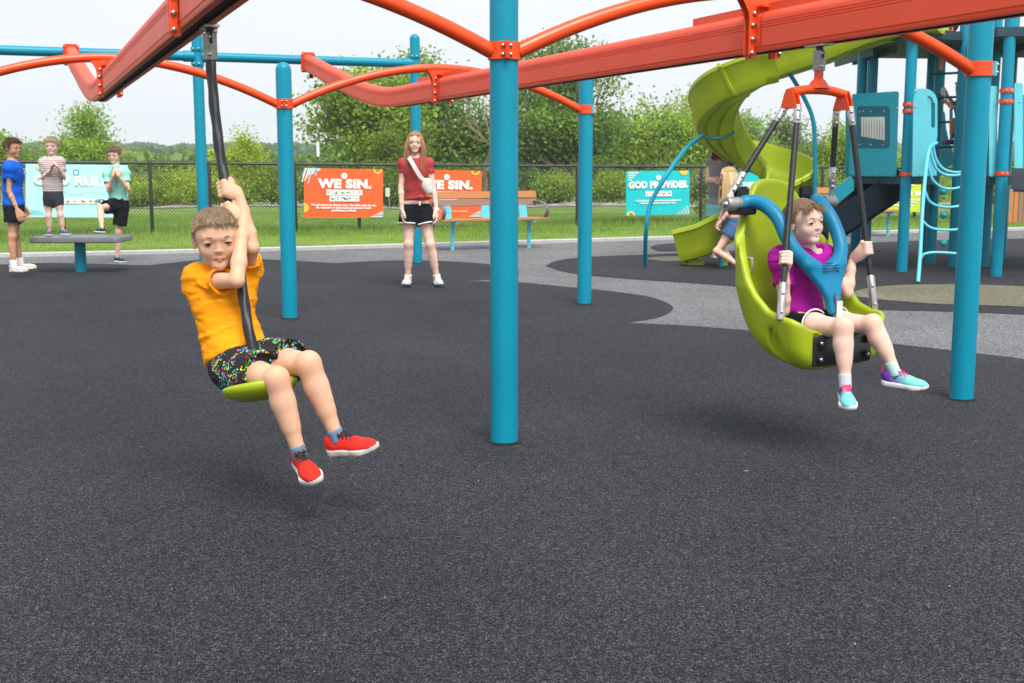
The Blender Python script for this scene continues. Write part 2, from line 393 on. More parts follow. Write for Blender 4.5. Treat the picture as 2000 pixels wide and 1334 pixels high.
# pale gravel strip behind the fence
gx = np.linspace(-40, 40, 81); V = []; F = []
for i, x_ in enumerate(gx):
    for j, o_ in enumerate((0, .5, 1.0, 1.5)):
        y_ = 34.6+(x_+40)*.03+o_; V.append((x_, y_, float(ground_z(np.array([x_]), np.array([y_]))[0])+((.05+.05*math.sin(i*2.3+j)*math.sin(i*.7)) if j in (1, 2) else .02)))
        if i and j: k = len(V)-1; F.append((k-5, k-1, k, k-4))
kind(fastmesh('gravel_path', V, F, mat('pale_gravel', (0.30, 0.285, 0.27), 0.95, var=0.6, nscale=3, bump=0.6, bscale=40)), 'structure')

# ================================================================== TREES
def leaves(pts, nrm_bias, size, col, aspect=0.6, seed=1):
    n = len(pts); r = np.random.default_rng(seed)
    d = r.normal(size=(n, 3)); d /= np.linalg.norm(d, axis=1)[:, None]
    nn = r.normal(size=(n, 3))+nrm_bias; nn -= d*np.sum(nn*d, 1)[:, None]; nn /= np.linalg.norm(nn, axis=1)[:, None]+1e-9
    s = np.cross(d, nn); L = size*r.uniform(.6, 1.35, n)
    a = pts-d*(L/2)[:, None]; c = pts+d*(L/2)[:, None]; W = (L*aspect/2)[:, None]
    fold = nn*(L*.12)[:, None]
    V = np.stack([a, pts+s*W+fold, c, pts-s*W+fold], 1).reshape(-1, 3)
    F = np.arange(4*n).reshape(-1, 4); return V, F, np.repeat(col, 4, 0)
def foliage_cols(pts, base, seed, var=.68):
    r = np.random.default_rng(seed); n = len(pts)
    k = fbm(pts*1.1, 2, seed)[:, None]; q = r.uniform(-1, 1, (n, 1))
    b = np.array(base); col = b*(1+var*.45*k+var*.5*q)
    col = col+np.clip(k+q*.7, 0, 2)*np.array([.05, .045, 0.0])*b[1]*4
    return np.clip(col, .006, .62)
def trunk_path(p0, p1, n=7, wob=.12, seed=0):
    r = np.random.default_rng(seed); t = np.linspace(0, 1, n)[:, None]; p = p0*(1-t)+p1*t
    p[1:-1] += r.normal(size=(n-2, 3))*wob*np.linalg.norm(p1-p0)*.16*np.array([1, 1, .3]); return p
def tree(name, label, base, lobes, nleaf, size, colour, seed=1, group=None, bark=None, trunkr=.14, cat='tree', gap=.35, limbs=True):
    """lobes: list of (x,y,z,rx,ry,rz) relative to base; leaves gathered in sprays round twig ends so sky shows between them"""
    r = np.random.default_rng(seed); base = np.asarray(base, float)
    o = thing(name, label, cat, base, group)
    lob = np.array(lobes, float); vol = (lob[:, 3]*lob[:, 4]*lob[:, 5])**.75; pr = vol/vol.sum()
    ns = max(20, int(nleaf/38)); idx = r.choice(len(lob), ns, p=pr)
    d = r.normal(size=(ns, 3)); d /= np.linalg.norm(d, axis=1)[:, None]
    rad = r.uniform(.25, 1.0, ns)**.6; c = lob[idx, :3]+d*lob[idx, 3:]*rad[:, None]
    c += .12*lob[idx, 3:]*r.normal(size=(ns, 3))
    keep = (fbm((c+seed*7)*.9, 2, seed) > -.85+gap*1.5) & (c[:, 2] > .25); c = c[keep]; ns = len(c)
    per = max(6, int(nleaf/ns)); sr = size*4.2
    pts = np.repeat(c, per, 0)+r.normal(size=(ns*per, 3))*np.array([sr, sr, sr*.6])*.62
    V, F, C = leaves(pts+base, np.array([0, -.25, 1.0]), size, foliage_cols(pts+base, colour, seed), seed=seed)
    crown = fastmesh('crown', V, F, LEAF, o, C)
    tb = MB(); top = lob[np.argmax(lob[:, 2])]
    hh = top[2]+top[5]*.4
    main = trunk_path(np.zeros(3), np.array([top[0]*.7, top[1]*.7, hh]), 9, .5, seed)
    tb.tube(main+base, np.linspace(trunkr, trunkr*.18, len(main)), 9)
    if limbs:
        for k in range(min(ns, 46)):
            e_ = c[r.integers(0, ns)]; zt = np.clip(e_[2]*.62*r.uniform(.6, 1.05)-.1, .15*hh, hh*.92); i = np.argmin(abs(main[:, 2]-zt))
            mid = main[i]*.45+e_*.55+np.array([0, 0, -.06*np.linalg.norm(e_-main[i])])
            pp = arc_path([main[i], mid, e_], 6)+base; r0 = trunkr*(1-main[i][2]/hh*.75)*.42
            tb.tube(pp, np.linspace(r0, max(.006, r0*.2), len(pp)), 5)
    tb.build('trunk', bark or BARK, o, smooth=True, fix=False)
    return o
def shrub(label, px, py_top, D, wpx, colour, seed, nleaf=3500, size=.06, group='shrubs behind the fence', name='shrub', low=0, pyb=None, cat='shrub'):
    D = D+8 if D > 28 else D; size *= 1.22
    s = FPX; b = P(px, 318, D); gz = float(ground_z(np.array([b[0]]), np.array([b[1]]))[0]) if True else 0
    H = P(px, py_top, D)[2]-gz; W = wpx/2*D/s; r = np.random.default_rng(seed)
    lob = [(r.uniform(-.55, .55)*W, r.uniform(-.4, .4)*W, H*q, W*r.uniform(.4, .62), W*r.uniform(.4, .6), H*r.uniform(.22, .34)) for q in (.25, .35, .5, .55, .68, .76, .3)]
    lob += [(-W*.6, 0, H*.28, W*.45, W*.4, H*.28), (W*.6, 0, H*.28, W*.45, W*.4, H*.28)]
    return tree(name, label, (b[0], b[1], gz), lob, nleaf, size, colour, seed, group, trunkr=.04, gap=.12, cat=cat)
def ptree(name, label, D, base_px, lobes_px, nleaf, size, colour, seed, group=None, **k):
    """lobes in pixels: (px,py,rx,ry)"""
    D += 7; size *= 1.2
    b = P(base_px, 318, D); gz = float(ground_z(np.array([b[0]]), np.array([b[1]]))[0]); b[2] = gz; r = np.random.default_rng(seed)
    L = []
    for (px, py, rx, ry) in lobes_px:
        c = P(px, py, D); L.append((c[0]-b[0], r.uniform(-.8, .8), c[2]-gz, rx*D/FPX, rx*D/FPX*.8, ry*D/FPX))
    return tree(name, label, b, L, nleaf, size, colour, seed, group, **k)
GT = 'trees beyond the chain-link fence'
G1 = (0.26, 0.40, 0.05); G2 = (0.205, 0.33, 0.06); G3 = (0.15, 0.26, 0.055); GY = (0.31, 0.45, 0.04)
ptree('leafy_tree', 'broad bright green tree under the left orange arch, left of the woman', 33, 735, [(700, 200, 62, 48), (660, 245, 45, 28), (740, 240, 70, 60), (690, 285, 60, 30), (780, 200, 45, 55), (760, 300, 60, 40), (720, 165, 40, 30)], 17000, .12, G1, 11, GT, trunkr=.17)
ptree('leafy_tree', 'leafy tree behind the woman with a few twigs above the teal crossbar', 36, 860, [(820, 150, 40, 40), (850, 240, 60, 70), (910, 230, 55, 60), (880, 300, 80, 40), (940, 280, 45, 45), (800, 280, 50, 50), (860, 180, 40, 30)], 16000, .12, G2, 12, GT, trunkr=.15)
ptree('leafy_tree', 'tall dark tree behind the central teal post, highest of all', 34, 1075, [(1100, 110, 75, 32), (1060, 170, 70, 55), (1130, 190, 65, 60), (1060, 240, 70, 60), (1160, 250, 60, 45), (1030, 290, 60, 45), (1120, 290, 70, 40), (1180, 160, 28, 28)], 21000, .11, G3, 13, GT, trunkr=.19)
ptree('leafy_tree', 'light green leafy tree above the turquoise banner, left of the green slide', 37, 1275, [(1270, 250, 65, 42), (1220, 270, 50, 40), (1320, 265, 55, 40), (1260, 300, 90, 30), (1180, 280, 45, 40), (1350, 300, 50, 35)], 13000, .11, G1, 14, GT, trunkr=.12)
ptree('slender_tree', 'slender sparse tree poking up just left of the slide curve', 39, 1345, [(1345, 200, 30, 30), (1350, 165, 14, 14), (1350, 240, 38, 30), (1335, 275, 40, 30)], 3600, .10, G1, 15, GT, trunkr=.07, gap=.5)
ptree('sparse_tree', 'sparse feathery tree seen between the two swing ropes', 40, 1560, [(1545, 260, 38, 26), (1580, 285, 50, 30), (1510, 300, 40, 26), (1600, 260, 20, 18), (1560, 230, 12, 10)], 5200, .10, (0.24, 0.33, 0.13), 16, GT, trunkr=.08, gap=.55)
ptree('leafy_tree', 'low tree behind the slide with the bare trunk showing', 37, 1440, [(1400, 290, 40, 30), (1450, 250, 30, 20), (1470, 300, 45, 30), (1420, 240, 25, 15)], 5200, .10, G2, 17, GT, trunkr=.1)
ptree('leafy_tree', 'bright green bushy tree between the swing and the tower', 39, 1640, [(1640, 290, 45, 32), (1600, 310, 40, 26), (1690, 300, 50, 28), (1640, 262, 22, 14)], 6500, .10, GY, 18, GT, trunkr=.09)
ptree('young_tree', 'young upright tree between the two boys above the pale blue banner', 38, 166, [(165, 235, 26, 22), (158, 270, 36, 24), (172, 295, 40, 22), (140, 292, 28, 18), (200, 300, 20, 14), (168, 222, 14, 10)], 6500, .10, G1, 19, GT, trunkr=.07, gap=.25)
ptree('young_tree', 'small tree cut off by the left edge of the photo', 37, -10, [(-10, 275, 26, 16), (8, 300, 30, 22), (-40, 290, 40, 26)], 4200, .10, G1, 20, GT, trunkr=.07)
ptree('conifer_tree', 'pale feathery larch-like tree right of the boy\'s black rope', 32, 478, [(474, 285, 12, 18), (476, 310, 32, 20), (474, 335, 42, 22), (480, 362, 52, 28), (470, 262, 6, 10)], 12000, .07, (0.34, 0.47, 0.03), 21, GT, trunkr=.06, gap=.1)
ptree('conifer_tree', 'drooping feathery evergreen just left of the woman\'s head', 31, 765, [(765, 320, 38, 30), (760, 280, 26, 26), (762, 350, 55, 30), (764, 250, 12, 14)], 9000, .07, (0.24, 0.34, 0.04), 22, GT, trunkr=.06, gap=.2)
# bare branching tree
bt = thing('bare_tree', 'leafless pale forked tree between the woman and the central post', 'tree', P(940, 318, 37)*np.array([1, 1, 0]), GT)
b0 = P(940, 318, 37); b0[2] = -.1; mb = MB(); r_ = np.random.default_rng(3)
def branch(p, d, L, rad, depth):
    n = 5; pts = [p]; dd = unit(d)
    for i in range(n):
        dd = unit(dd+r_.normal(size=3)*.12+np.array([0, 0, .05])); pts.append(pts[-1]+dd*L/n)
    mb.tube(np.array(pts), np.linspace(rad, rad*.5, n+1), 6)
    if depth < 4:
        for k in range(3 if depth < 3 else 2):
            q = pts[r_.integers(2, n+1)]; branch(q, dd+r_.normal(size=3)*.55, L*r_.uniform(.5, .75), rad*.5, depth+1)
branch(b0, np.array([.0, 0, 1]), 2.0, .095, 0); branch(b0+np.array([0, 0, 1.0]), np.array([.5, 0, .6]), 1.0, .06, 1)
mb.build('trunk', BARKL, bt, smooth=True, fix=False)

SG = 'shrubs behind the fence'
sh = [
 (265, 345, 30, 90, GY, 'low yellow-green shrub right of the boy in the mint shirt'),
 (330, 335, 30.5, 110, G1, 'rounded shrub behind the fence left of the rear teal post'),
 (300, 368, 28.5, 130, GY, 'spreading low shrub in front of the rounded one behind the fence'),
 (385, 338, 30, 80, GY, 'bright shrub behind the rear teal post'),
 (430, 300, 31, 60, GY, 'bright upright shrub behind the boy\'s rope'),
 (440, 348, 29, 110, GY, 'low bright shrub directly behind the boy\'s raised hands'),
 (530, 330, 31, 80, GY, 'bright shrub left of the second teal post'),
 (600, 345, 30, 70, G2, 'shrub between the second teal post and the orange banner'),
 (650, 318, 31, 110, G1, 'shrub whose top shows above the left orange banner'),
 (720, 320, 30.5, 90, G1, 'shrub above the right half of the left orange banner'),
 (790, 350, 29.5, 60, G1, 'shrub between the left orange banner and the woman'),
 (870, 318, 31, 110, G2, 'shrub whose top shows above the right orange banner'),
 (950, 325, 30, 80, G1, 'shrub above the bench backrest end'),
 (1030, 335, 31, 110, G3, 'dark shrub right of the central teal post'),
 (1085, 345, 30, 90, G1, 'bright low shrub above the end of the bench'),
 (1160, 320, 31.5, 120, G1, 'bushy shrub behind the third teal post'),
 (1200, 345, 30, 90, GY, 'yellow-green shrub left of the turquoise banner'),
 (1290, 315, 32, 110, G2, 'shrub peeping above the turquoise banner'),
 (1385, 320, 31.5, 70, G2, 'flowering shrub between the two turquoise banners'),
 (1480, 330, 32, 90, G2, 'shrub behind the green slide trough'),
 (1600, 330, 32, 100, G1, 'shrub between the blue harness and the tower'),
 (1690, 320, 33, 110, GY, 'bright shrub behind the tower posts'),
 (1800, 330, 33, 130, GY, 'bright shrub behind the climbing ladder'),
 (1960, 325, 34, 150, G1, 'shrub showing right of the thick teal post'),
 (2060, 330, 34, 120, G1, 'shrub at the right edge beyond the wooden screen')]
for i, (px, pt, D, wd, c, lb) in enumerate(sh): shrub(lb, px, pt, D, wd, c, 40+i, nleaf=4200, size=.075, group=SG)
shrub('small tuft of weeds at the fence by the flowering shrub', 1400, 395, 27, 60, G2, 91, 1500, .05)
# pale blossom on the flowering shrub
fl = MB(); r_ = np.random.default_rng(9)
fp = np.array([P(r_.uniform(1352, 1400), r_.uniform(335, 400), 37.6) for _ in range(90)]); V, F, C = leaves(fp, np.array([0, -2, .5]), .06, np.tile([.5, .46, .3], (90, 1)), aspect=.9)
bl = fastmesh('blossom', V, F, LEAF, None, C)
for o in list(COL.objects):
    if o.get('label', '').startswith('flowering shrub'): attach(bl, o)
# wooded hills far away
def wood(name, D0, D1, px0, px1, toppx, n, size, col, seed):
    r = np.random.default_rng(seed); px = r.uniform(px0, px1, n); D = r.uniform(D0, D1, n)
    top = np.interp(px, *zip(*toppx)); base = 332
    lump = fbm(np.stack([px*.028, D*.01, D*0], 1), 3, seed)*7
    u = 1-r.uniform(0, 1, n)**2.0
    py = base+(top+lump-base)*u
    pts = np.array([P(a, b, c) for a, b, c in zip(px, py, D)]) if False else None
    rx = (px-CX)/FPX; rr = FWD[None]+np.outer(rx, [1, 0, 0])-np.outer((py-CY)/FPX, UPV); pts = CAMP+rr*(D/rr[:, 1])[:, None]
    V, F, C = leaves(pts, np.array([0, -.4, 1.]), size, foliage_cols(pts*.12, col, seed, .55), aspect=.85, seed=seed)
    return kind(fastmesh(name, V, F, LEAF, None, C), 'stuff')
wood('far_wood', 230, 330, -250, 2300, [(-250, 285), (0, 290), (60, 283), (100, 281), (200, 288), (290, 286), (330, 290), (420, 287), (520, 284), (570, 280), (640, 292), (900, 290), (1400, 285), (2300, 288)], 42000, 1.6, (0.15, 0.24, 0.11), 5)
wood('nearer_wood', 75, 110, -250, 2300, [(-250, 305), (100, 305), (260, 300), (330, 308), (430, 298), (520, 296), (640, 312), (1400, 305), (2300, 300)], 30000, .62, (0.20, 0.31, 0.07), 6)
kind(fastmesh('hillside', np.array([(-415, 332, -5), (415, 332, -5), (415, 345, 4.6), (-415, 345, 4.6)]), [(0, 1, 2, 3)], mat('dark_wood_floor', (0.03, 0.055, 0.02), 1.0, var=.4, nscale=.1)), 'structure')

# thin summer haze between here and the hills
hz = bpy.data.materials.new('haze_air'); hz.use_nodes = True; hn = hz.node_tree; hn.nodes.clear()
pv = hn.nodes.new('ShaderNodeVolumePrincipled'); pv.inputs['Color'].default_value = (.86, .93, 1, 1); pv.inputs['Density'].default_value = .0008; pv.inputs['Anisotropy'].default_value = .2
ho = hn.nodes.new('ShaderNodeOutputMaterial'); hn.links.new(pv.outputs[0], ho.inputs['Volume'])
kind(MB().box((0, 172, 4), (430, 240, 10)).build('haze', hz), 'stuff')
# ================================================================== FENCE
FENCEM = mat('black_vinyl_wire', (0.012, 0.013, 0.014), 0.45, var=0.1)
fd = unit(FENCE_R-FENCE_L); flen = np.linalg.norm(FENCE_R-FENCE_L)
def fpt(px, z):
    """point on the fence plane at picture column px"""
    r = ray(px, 318); k = r[0]/r[1]     # x = k*y
    # L + t*d ; x = k y
    t = (k*FENCE_L[1]-FENCE_L[0])/(fd[0]-k*fd[1]); p = FENCE_L+fd*t
    return np.array([p[0], p[1], z]), t
def ftop(px):
    p, t = fpt(px, 0); y = np.interp(px, [-200, 0, 550, 1100, 1370, 2200], [314.5, 316, 320, 324.5, 326, 331]); return P(px, y, p[1])
fence = thing('chain_link_fence', 'long black chain-link fence across the grass behind the play area', 'fence', fpt(600, 0)[0])
tops = [ftop(px) for px in np.linspace(-160, 2250, 13)]
MB().tube(tops, .024, 8).build('top_rail', FENCEM, fence, smooth=True, fix=False)
FP = [-60, 118, 292, 408, 575, 700, 845, 1000, 1128, 1370, 1607, 1790, 1960, 2120]
for px in FP:
    t_ = ftop(px); MB().tube([(t_[0], t_[1], -.1), (t_[0], t_[1], t_[2]+.02), (t_[0], t_[1], t_[2]+.045)], [.033, .033, .018], 8).build('post', FENCEM, fence, smooth=True, fix=False)
# woven mesh: diagonal wires, real thickness
wm = []; wf = []; r0 = .0034
tt = np.arange(-1.0, flen+9, .058); 
tz = np.array([[*fpt(px, 0)[:1][0][:1], fpt(px, 0)[1], ftop(px)[2]] for px in np.linspace(-300, 2400, 40)])
def topz(t): return np.interp(t, tz[:, 1], tz[:, 2])
V = []; F = []
for s_ in (1, -1):
    for t0 in tt:
        z0, z1 = .03, float(topz(t0))-.02; dt = (z1-z0)*.92*s_
        a = np.array([*(FENCE_L+fd*t0), z0]); b = np.array([*(FENCE_L+fd*(t0+dt)), z1])
        a[1] += .003*s_; b[1] += .003*s_
        u1 = np.array([fd[1], -fd[0], 0])*r0; u2 = unit(np.cross(b-a, u1))*r0; k = len(V)
        for p in (a, b):
            for th in (0, 2.094, 4.189): V.append(p+u1*math.cos(th)+u2*math.sin(th))
        F += [(k, k+1, k+4, k+3), (k+1, k+2, k+5, k+4), (k+2, k, k+3, k+5)]
kind(fastmesh('wire_mesh', V, F, FENCEM, fence), 'stuff')
# twisted knuckles along the rail make it read bumpy
V = []; F = []
for t0 in np.arange(0, flen+7, .058):
    z = float(topz(t0)); p = np.array([*(FENCE_L+fd*t0), z+.02]); k = len(V)
    V += [p+np.array([-.008, -.026, -.02]), p+np.array([.008, -.026, -.02]), p+np.array([.006, 0, .02]), p+np.array([-.006, .0, .02])]; F.append((k, k+1, k+2, k+3))
kind(fastmesh('wire_tie', V, F, FENCEM, fence), 'stuff')
# taller green pole fence far left and marker stakes
GREENP = mat('dark_green_pole', (0.01, 0.06, 0.05), 0.5)
tf = thing('tall_net_fence', 'tall dark green net fence beyond the shrubs behind the blond boy', 'fence', P(90, 318, 60)*np.array([1, 1, 0]))
for px, yt in ((-60, 290), (20, 296), (122, 262), (62, 300), (92, 302)):
    a = P(px, yt, 60); MB().tube([(a[0], a[1], -2), a], .05, 6).build('pole', GREENP, tf, smooth=True, fix=False)
V = []; F = []
for px in np.linspace(-60, 122, 60):
    a = P(px, 300, 60); k = len(V); V += [(a[0]-.01, a[1], -1), (a[0]+.01, a[1], -1), (a[0]+.01, a[1], a[2]), (a[0]-.01, a[1], a[2]), (a[0], a[1]+.02, -1), (a[0], a[1]+.02, a[2])]; F += [(k, k+1, k+2, k+3), (k+1, k+4, k+5, k+2)]
kind(fastmesh('netting', V, F, GREENP, tf), 'stuff')
def stake(px, yt, yb, D, lab, h=.05):
    o = thing('marker_stake', lab, 'marker', P(px, yb, D)); a = P(px, yt, D); b = P(px+ (6 if px > 700 else 0), yb, D)
    m_ = a+(b-a)*.42
    MB().box((a+m_)/2, (h, .012, abs(a[2]-m_[2])/2)).build('marker_plate', WHITE, o, bevel=.004)
    MB().tube([m_+np.array([0, .01, .05]), b], .02 if px < 700 else .016, 6).build('stem', GREENP if px < 700 else STEEL, o, smooth=True, fix=False)
stake(621, 277, 345, 33, 'slim white-topped marker post above the left orange banner', .035)
stake(756, 367, 408, 28, 'short white stake in the grass between orange banner and woman', .05)

# ================================================================== BANNERS
def bmat(n, c): return mat(n, c, 0.55, var=.03, nscale=3, bump=.05, bscale=8)
BPALE = bmat('pale_blue_vinyl', (0.44, 0.76, 0.82)); BOR = bmat('orange_vinyl', (0.90, 0.115, 0.02)); BTUR = bmat('turquoise_vinyl', (0.0, 0.50, 0.58)); BLIM = bmat('lime_vinyl', (0.52, 0.66, 0.03))
YEL = bmat('yellow_print', (0.9, 0.52, 0.06)); BLU = bmat('light_blue_print', (0.25, 0.68, 0.80)); DKT = bmat('dark_print', (0.01, 0.10, 0.13)); GRN = bmat('green_print', (0.05, 0.3, 0.1)); GRY = bmat('grey_print', (0.35, 0.37, 0.4)); REDP = bmat('red_print', (0.7, 0.08, 0.04)); TURP = bmat('teal_print', (0.0, 0.35, 0.42))
def banner(label, corners, base, draw, group='banners on the chain-link fence', name='banner'):
    """corners px: (xl, ytl, ybl, xr, ytr, ybr), hung just in front of the fence"""
    xl, a, b, xr, c, d = corners
    pl, pr = fpt(xl, 0)[0], fpt(xr, 0)[0]
    TL, BL, TR, BR = P(xl, a, pl[1]-.06), P(xl, b, pl[1]-.06), P(xr, c, pr[1]-.06), P(xr, d, pr[1]-.06)
    o = thing(name, label, 'banner', (BL+BR)/2, group)
    nx_ = 14; mb = MB(); nrm = unit(np.cross(TR-TL, BL-TL)); nrm = nrm*(-1 if nrm[1] > 0 else 1)
    front = [[(TL*(1-v)+BL*v)*(1-u)+(TR*(1-v)+BR*v)*u for u in np.linspace(0, 1, nx_)] for v in np.linspace(0, 1, 6)]
    rp = np.random.default_rng(int(abs(xl))+5)
    V = []; 
    for s_ in (0, .006):
        for i, row in enumerate(front):
            for j, p in enumerate(row): V.append(p-nrm*s_-nrm*.004*(1+math.sin(j*1.1+i*.7+xl)))
    n1_ = nx_*6; F = []
    for i in range(5):
        for j in range(nx_-1):
            q = [i*nx_+j, i*nx_+j+1, (i+1)*nx_+j+1, (i+1)*nx_+j]; F.append(q[::-1]); F.append([k+n1_ for k in q])
    mb.add(V, F); mb.build('sheet', base, o, smooth=True, fix=False)
    Wd = np.linalg.norm(TR-TL); Hh = np.linalg.norm(TL-BL)
    ex = unit(TR-TL); ez = unit(TL-BL); ey = unit(np.cross(ez, ex))
    def pt(u, v, lift=.010): return (TL*(1-v)+BL*v)*(1-u)+(TR*(1-v)+BR*v)*u+nrm*lift
    def Mx(u, v, lift=.010):
        p = pt(u, v, lift); Mm = Matrix((( ex[0], ez[0], nrm[0], p[0]), (ex[1], ez[1], nrm[1], p[1]), (ex[2], ez[2], nrm[2], p[2]), (0, 0, 0, 1))); return Mm
    def T(s, size, u, v, m=WHITE, bold=0, sx=1.0, name='lettering'): return text(s, size, Mx(u, v), m, o, name, bold, sx=sx, extrude=.0008)
    def rect(u, v, wu, hv, m, lift=.009, name='print_block'):
        q = MB(); q.add([pt(u-wu/2, v+hv/2, lift), pt(u+wu/2, v+hv/2, lift), pt(u+wu/2, v-hv/2, lift), pt(u-wu/2, v-hv/2, lift)], [(0, 1, 2, 3)]); return q.build(name, m, o, fix=False)
    def disc(u, v, r, m, lift=.009, r2=0, a0=0, a1=360, name='emblem'):
        q = MB(); n = 24; th = np.radians(np.linspace(a0, a1, n)); asp = Hh/Wd
        pts = [pt(u+math.cos(t)*r*asp, v-math.sin(t)*r, lift) for t in th]
        if r2:
            p2_ = [pt(u+math.cos(t)*r2*asp, v-math.sin(t)*r2, lift) for t in th]; q.add(pts+p2_, [(i, i+1, n+i+1, n+i) for i in range(n-1)])
        else: q.add([pt(u, v, lift)]+pts, [(0, i+1, i+2) for i in range(n-1)])
        return q.build(name, m, o, fix=False)
    def poly(pts, m, lift=.009, name='print_block'):
        q = MB(); q.add([pt(u, v, lift) for u, v in pts], [tuple(range(len(pts)))]); return q.build(name, m, o, fix=False)
    draw(T, rect, disc, poly, Hh)
    for (u, v) in ((.02, .03), (.98, .03), (.02, .97), (.98, .97)):
        MB().tube([pt(u, v, -.005), pt(u, v, -.07)], .006, 5).build('cable_tie', FENCEM, o, fix=False)
    return o
def drips(poly, rect, x0, y0, s, flip, m, m2):
    for k in range(9):
        L_ = s*(1.1+.9*math.sin(k*2.3)); u = x0+(k*.016+0.01)*flip; v = y0
        d_ = .55*flip; wv = .006
        poly([(u-wv, v), (u+wv, v), (u+wv-d_*L_*.35, v+L_), (u-wv-d_*L_*.35, v+L_)], m if k % 2 else m2, .0085+.0004*k)
def icons(rect, disc, u0, v0, n, w_, h_, seed):
    r_ = random.Random(seed); cols = [GRY, GRN, DKT, REDP, TURP, GRY]
    for k in range(n):
        u = u0+(k-(n-1)/2)*w_*1.02; rect(u, v0, w_*.96, h_, WHITE, .0088)
        for q in range(3): rect(u+r_.uniform(-.2, .2)*w_, v0+r_.uniform(-.22, .22)*h_, w_*r_.uniform(.15, .5), h_*r_.uniform(.08, .3), cols[r_.randrange(6)], .0100+.0004*q, 'icon')
def rules(T, rect, disc, poly, H):
    T("GOD RULES.", H*.235, .5, .315, bold=.012, sx=1.12)
    disc(.485, .145, .055, TURP, .009); disc(.485, .155, .036, WHITE, .0095)
    disc(.14, .03, .085, YEL, .009, r2=.055, a0=180, a1=360)
    T("God created and is in charge of everything.", H*.05, .5, .50); T("Revelation 4:11", H*.045, .5, .545)
    icons(rect, disc, .59, .69, 6, .07, .10, 3); rect(.735, .69, .055, .075, DKT, .0114, 'icon'); disc(.735, .69, .025, BLU, .012)
    for k in range(5): poly([(.80+k*.02, .10-k*.016), (.812+k*.02, .094-k*.016), (.80+k*.03, .02), (.79+k*.03, .03)], TURP if k % 2 else BLU, .009+.0003*k)
    for k in range(3): poly([(.03, .86+k*.035), (.14+.03*k, .87+k*.03), (.13+.02*k, .885+k*.03), (.03, .875+k*.035)], BLU, .009)
def sin_a(T, rect, disc, poly, H):
    T("WE SIN.", H*.235, .515, .315, bold=.014, sx=1.22)
    disc(.505, .145, .062, WHITE, .009); disc(.505, .145, .022, BLU, .0098); poly([(.51, .07), (.535, .055), (.54, .075), (.52, .085)], REDP)
    icons(rect, disc, .505, .485, 6, .075, .115, 4); icons(rect, disc, .505, .61, 5, .075, .115, 5)
    T("We all choose to disobey God. The Bible calls this sin.", H*.054, .5, .745, bold=.003, sx=1.1); T("Sin separates us from God and deserves God's", H*.054, .5, .80, bold=.003, sx=1.1); T("punishment of death.", H*.054, .5, .855, bold=.003, sx=1.1)
    disc(.93, .0, .095, YEL, .009, r2=.055, a0=180, a1=360); disc(0.0, .80, .095, YEL, .009, a0=-90, a1=90)
    drips(poly, rect, .0, .0, .16, 1, WHITE, BLU); drips(poly, rect, .06, .0, .08, 1, WHITE, BLU)
    for k in range(4): poly([(.83+k*.045, .985-k*.035), (1.0, .985-k*.035), (1.0, .965-k*.035), (.87+k*.045, .965-k*.035)], (WHITE, BLU)[k % 2], .009)
    for k in range(6): poly([(.95-.012*k, .09+k*.12), (.954-.012*k, .09+k*.12), (.942-.012*k, .21+k*.12), (.938-.012*k, .21+k*.12)], YEL if k == 0 else bmat('pale_orange_print', (.9, .3, .16)))
def sin_b(T, rect, disc, poly, H):
    T("WE SIN.", H*.235, .5, .315, bold=.014, sx=1.22)
    disc(.49, .145, .062, WHITE, .009); disc(.49, .145, .022, BLU, .0098)
    T("For all have sinned and fall short of the glory of God. Romans 3:23", H*.046, .5, .455, bold=.003, sx=1.05)
    icons(rect, disc, .45, .56, 5, .075, .12, 6); T("Sin is doing what we want, not what God wants.", H*.045, .5, .86)
    disc(.905, .0, .095, YEL, .009, r2=.055, a0=180, a1=360)
    for k in range(4): poly([(.80+k*.045, .985-k*.035), (1.0, .985-k*.035), (1.0, .965-k*.035), (.84+k*.045, .965-k*.035)], (WHITE, BLU)[k % 2], .009)
    poly([(.905, .1), (.91, .1), (.90, .32), (.893, .32)], bmat('pale_orange_print', (.9, .3, .16)))
def prov(T, rect, disc, poly, H):
    T("GOD PROVIDES.", H*.20, .505, .32, bold=.012, sx=.96)
    disc(.505, .15, .058, WHITE, .009); disc(.505, .15, .02, REDP, .0098)
    icons(rect, disc, .505, .52, 5, .082, .12, 8)
    T("God sent Jesus to rescue us from the punishment of", H*.054, .5, .675, bold=.003, sx=.97); T("death that we deserve. Jesus alone saves.", H*.054, .5, .73, bold=.003, sx=.97)
    disc(.905, .0, .105, YEL, .009, a0=180, a1=360); disc(.07, 1.0, .10, YEL, .009, r2=.05, a0=0, a1=180)
    for k in range(4): poly([(.03, .03+k*.05), (.20-.035*k, .03+k*.05), (.185-.035*k, .055+k*.05), (.03, .055+k*.05)], WHITE, .009)
    for k in range(9): poly([(.80+k*.022, 1.0), (.812+k*.022, 1.0), (.79+k*.022, .97-.02*k-.03*(k % 2)), (.782+k*.022, .975-.02*k-.03*(k % 2))], (WHITE, BLU)[k % 2], .009)
    disc(.53, .89, .01, WHITE, .009)
def limeb(T, rect, disc, poly, H):
    for k, (u, v, w_, h_) in enumerate([(.2, .2, .16, .2), (.5, .2, .1, .2), (.72, .2, .06, .2), (.45, .5, .12, .12), (.62, .5, .12, .12), (.3, .5, .12, .12), (.4, .68, .5, .03), (.4, .74, .4, .03), (.3, .82, .45, .03)]): rect(u, v, w_, h_, WHITE, .009)
    disc(1.0, .6, .12, YEL, .009, a0=90, a1=270)
GB = 'banners on the chain-link fence'
banner('pale blue banner reading GOD RULES on the fence behind the boys', (50, 320, 424, 250, 322.5, 425), BPALE, rules)
banner('orange WE SIN banner left of the woman, fully visible', (594, 328, 425, 748, 331, 425), BOR, sin_a)
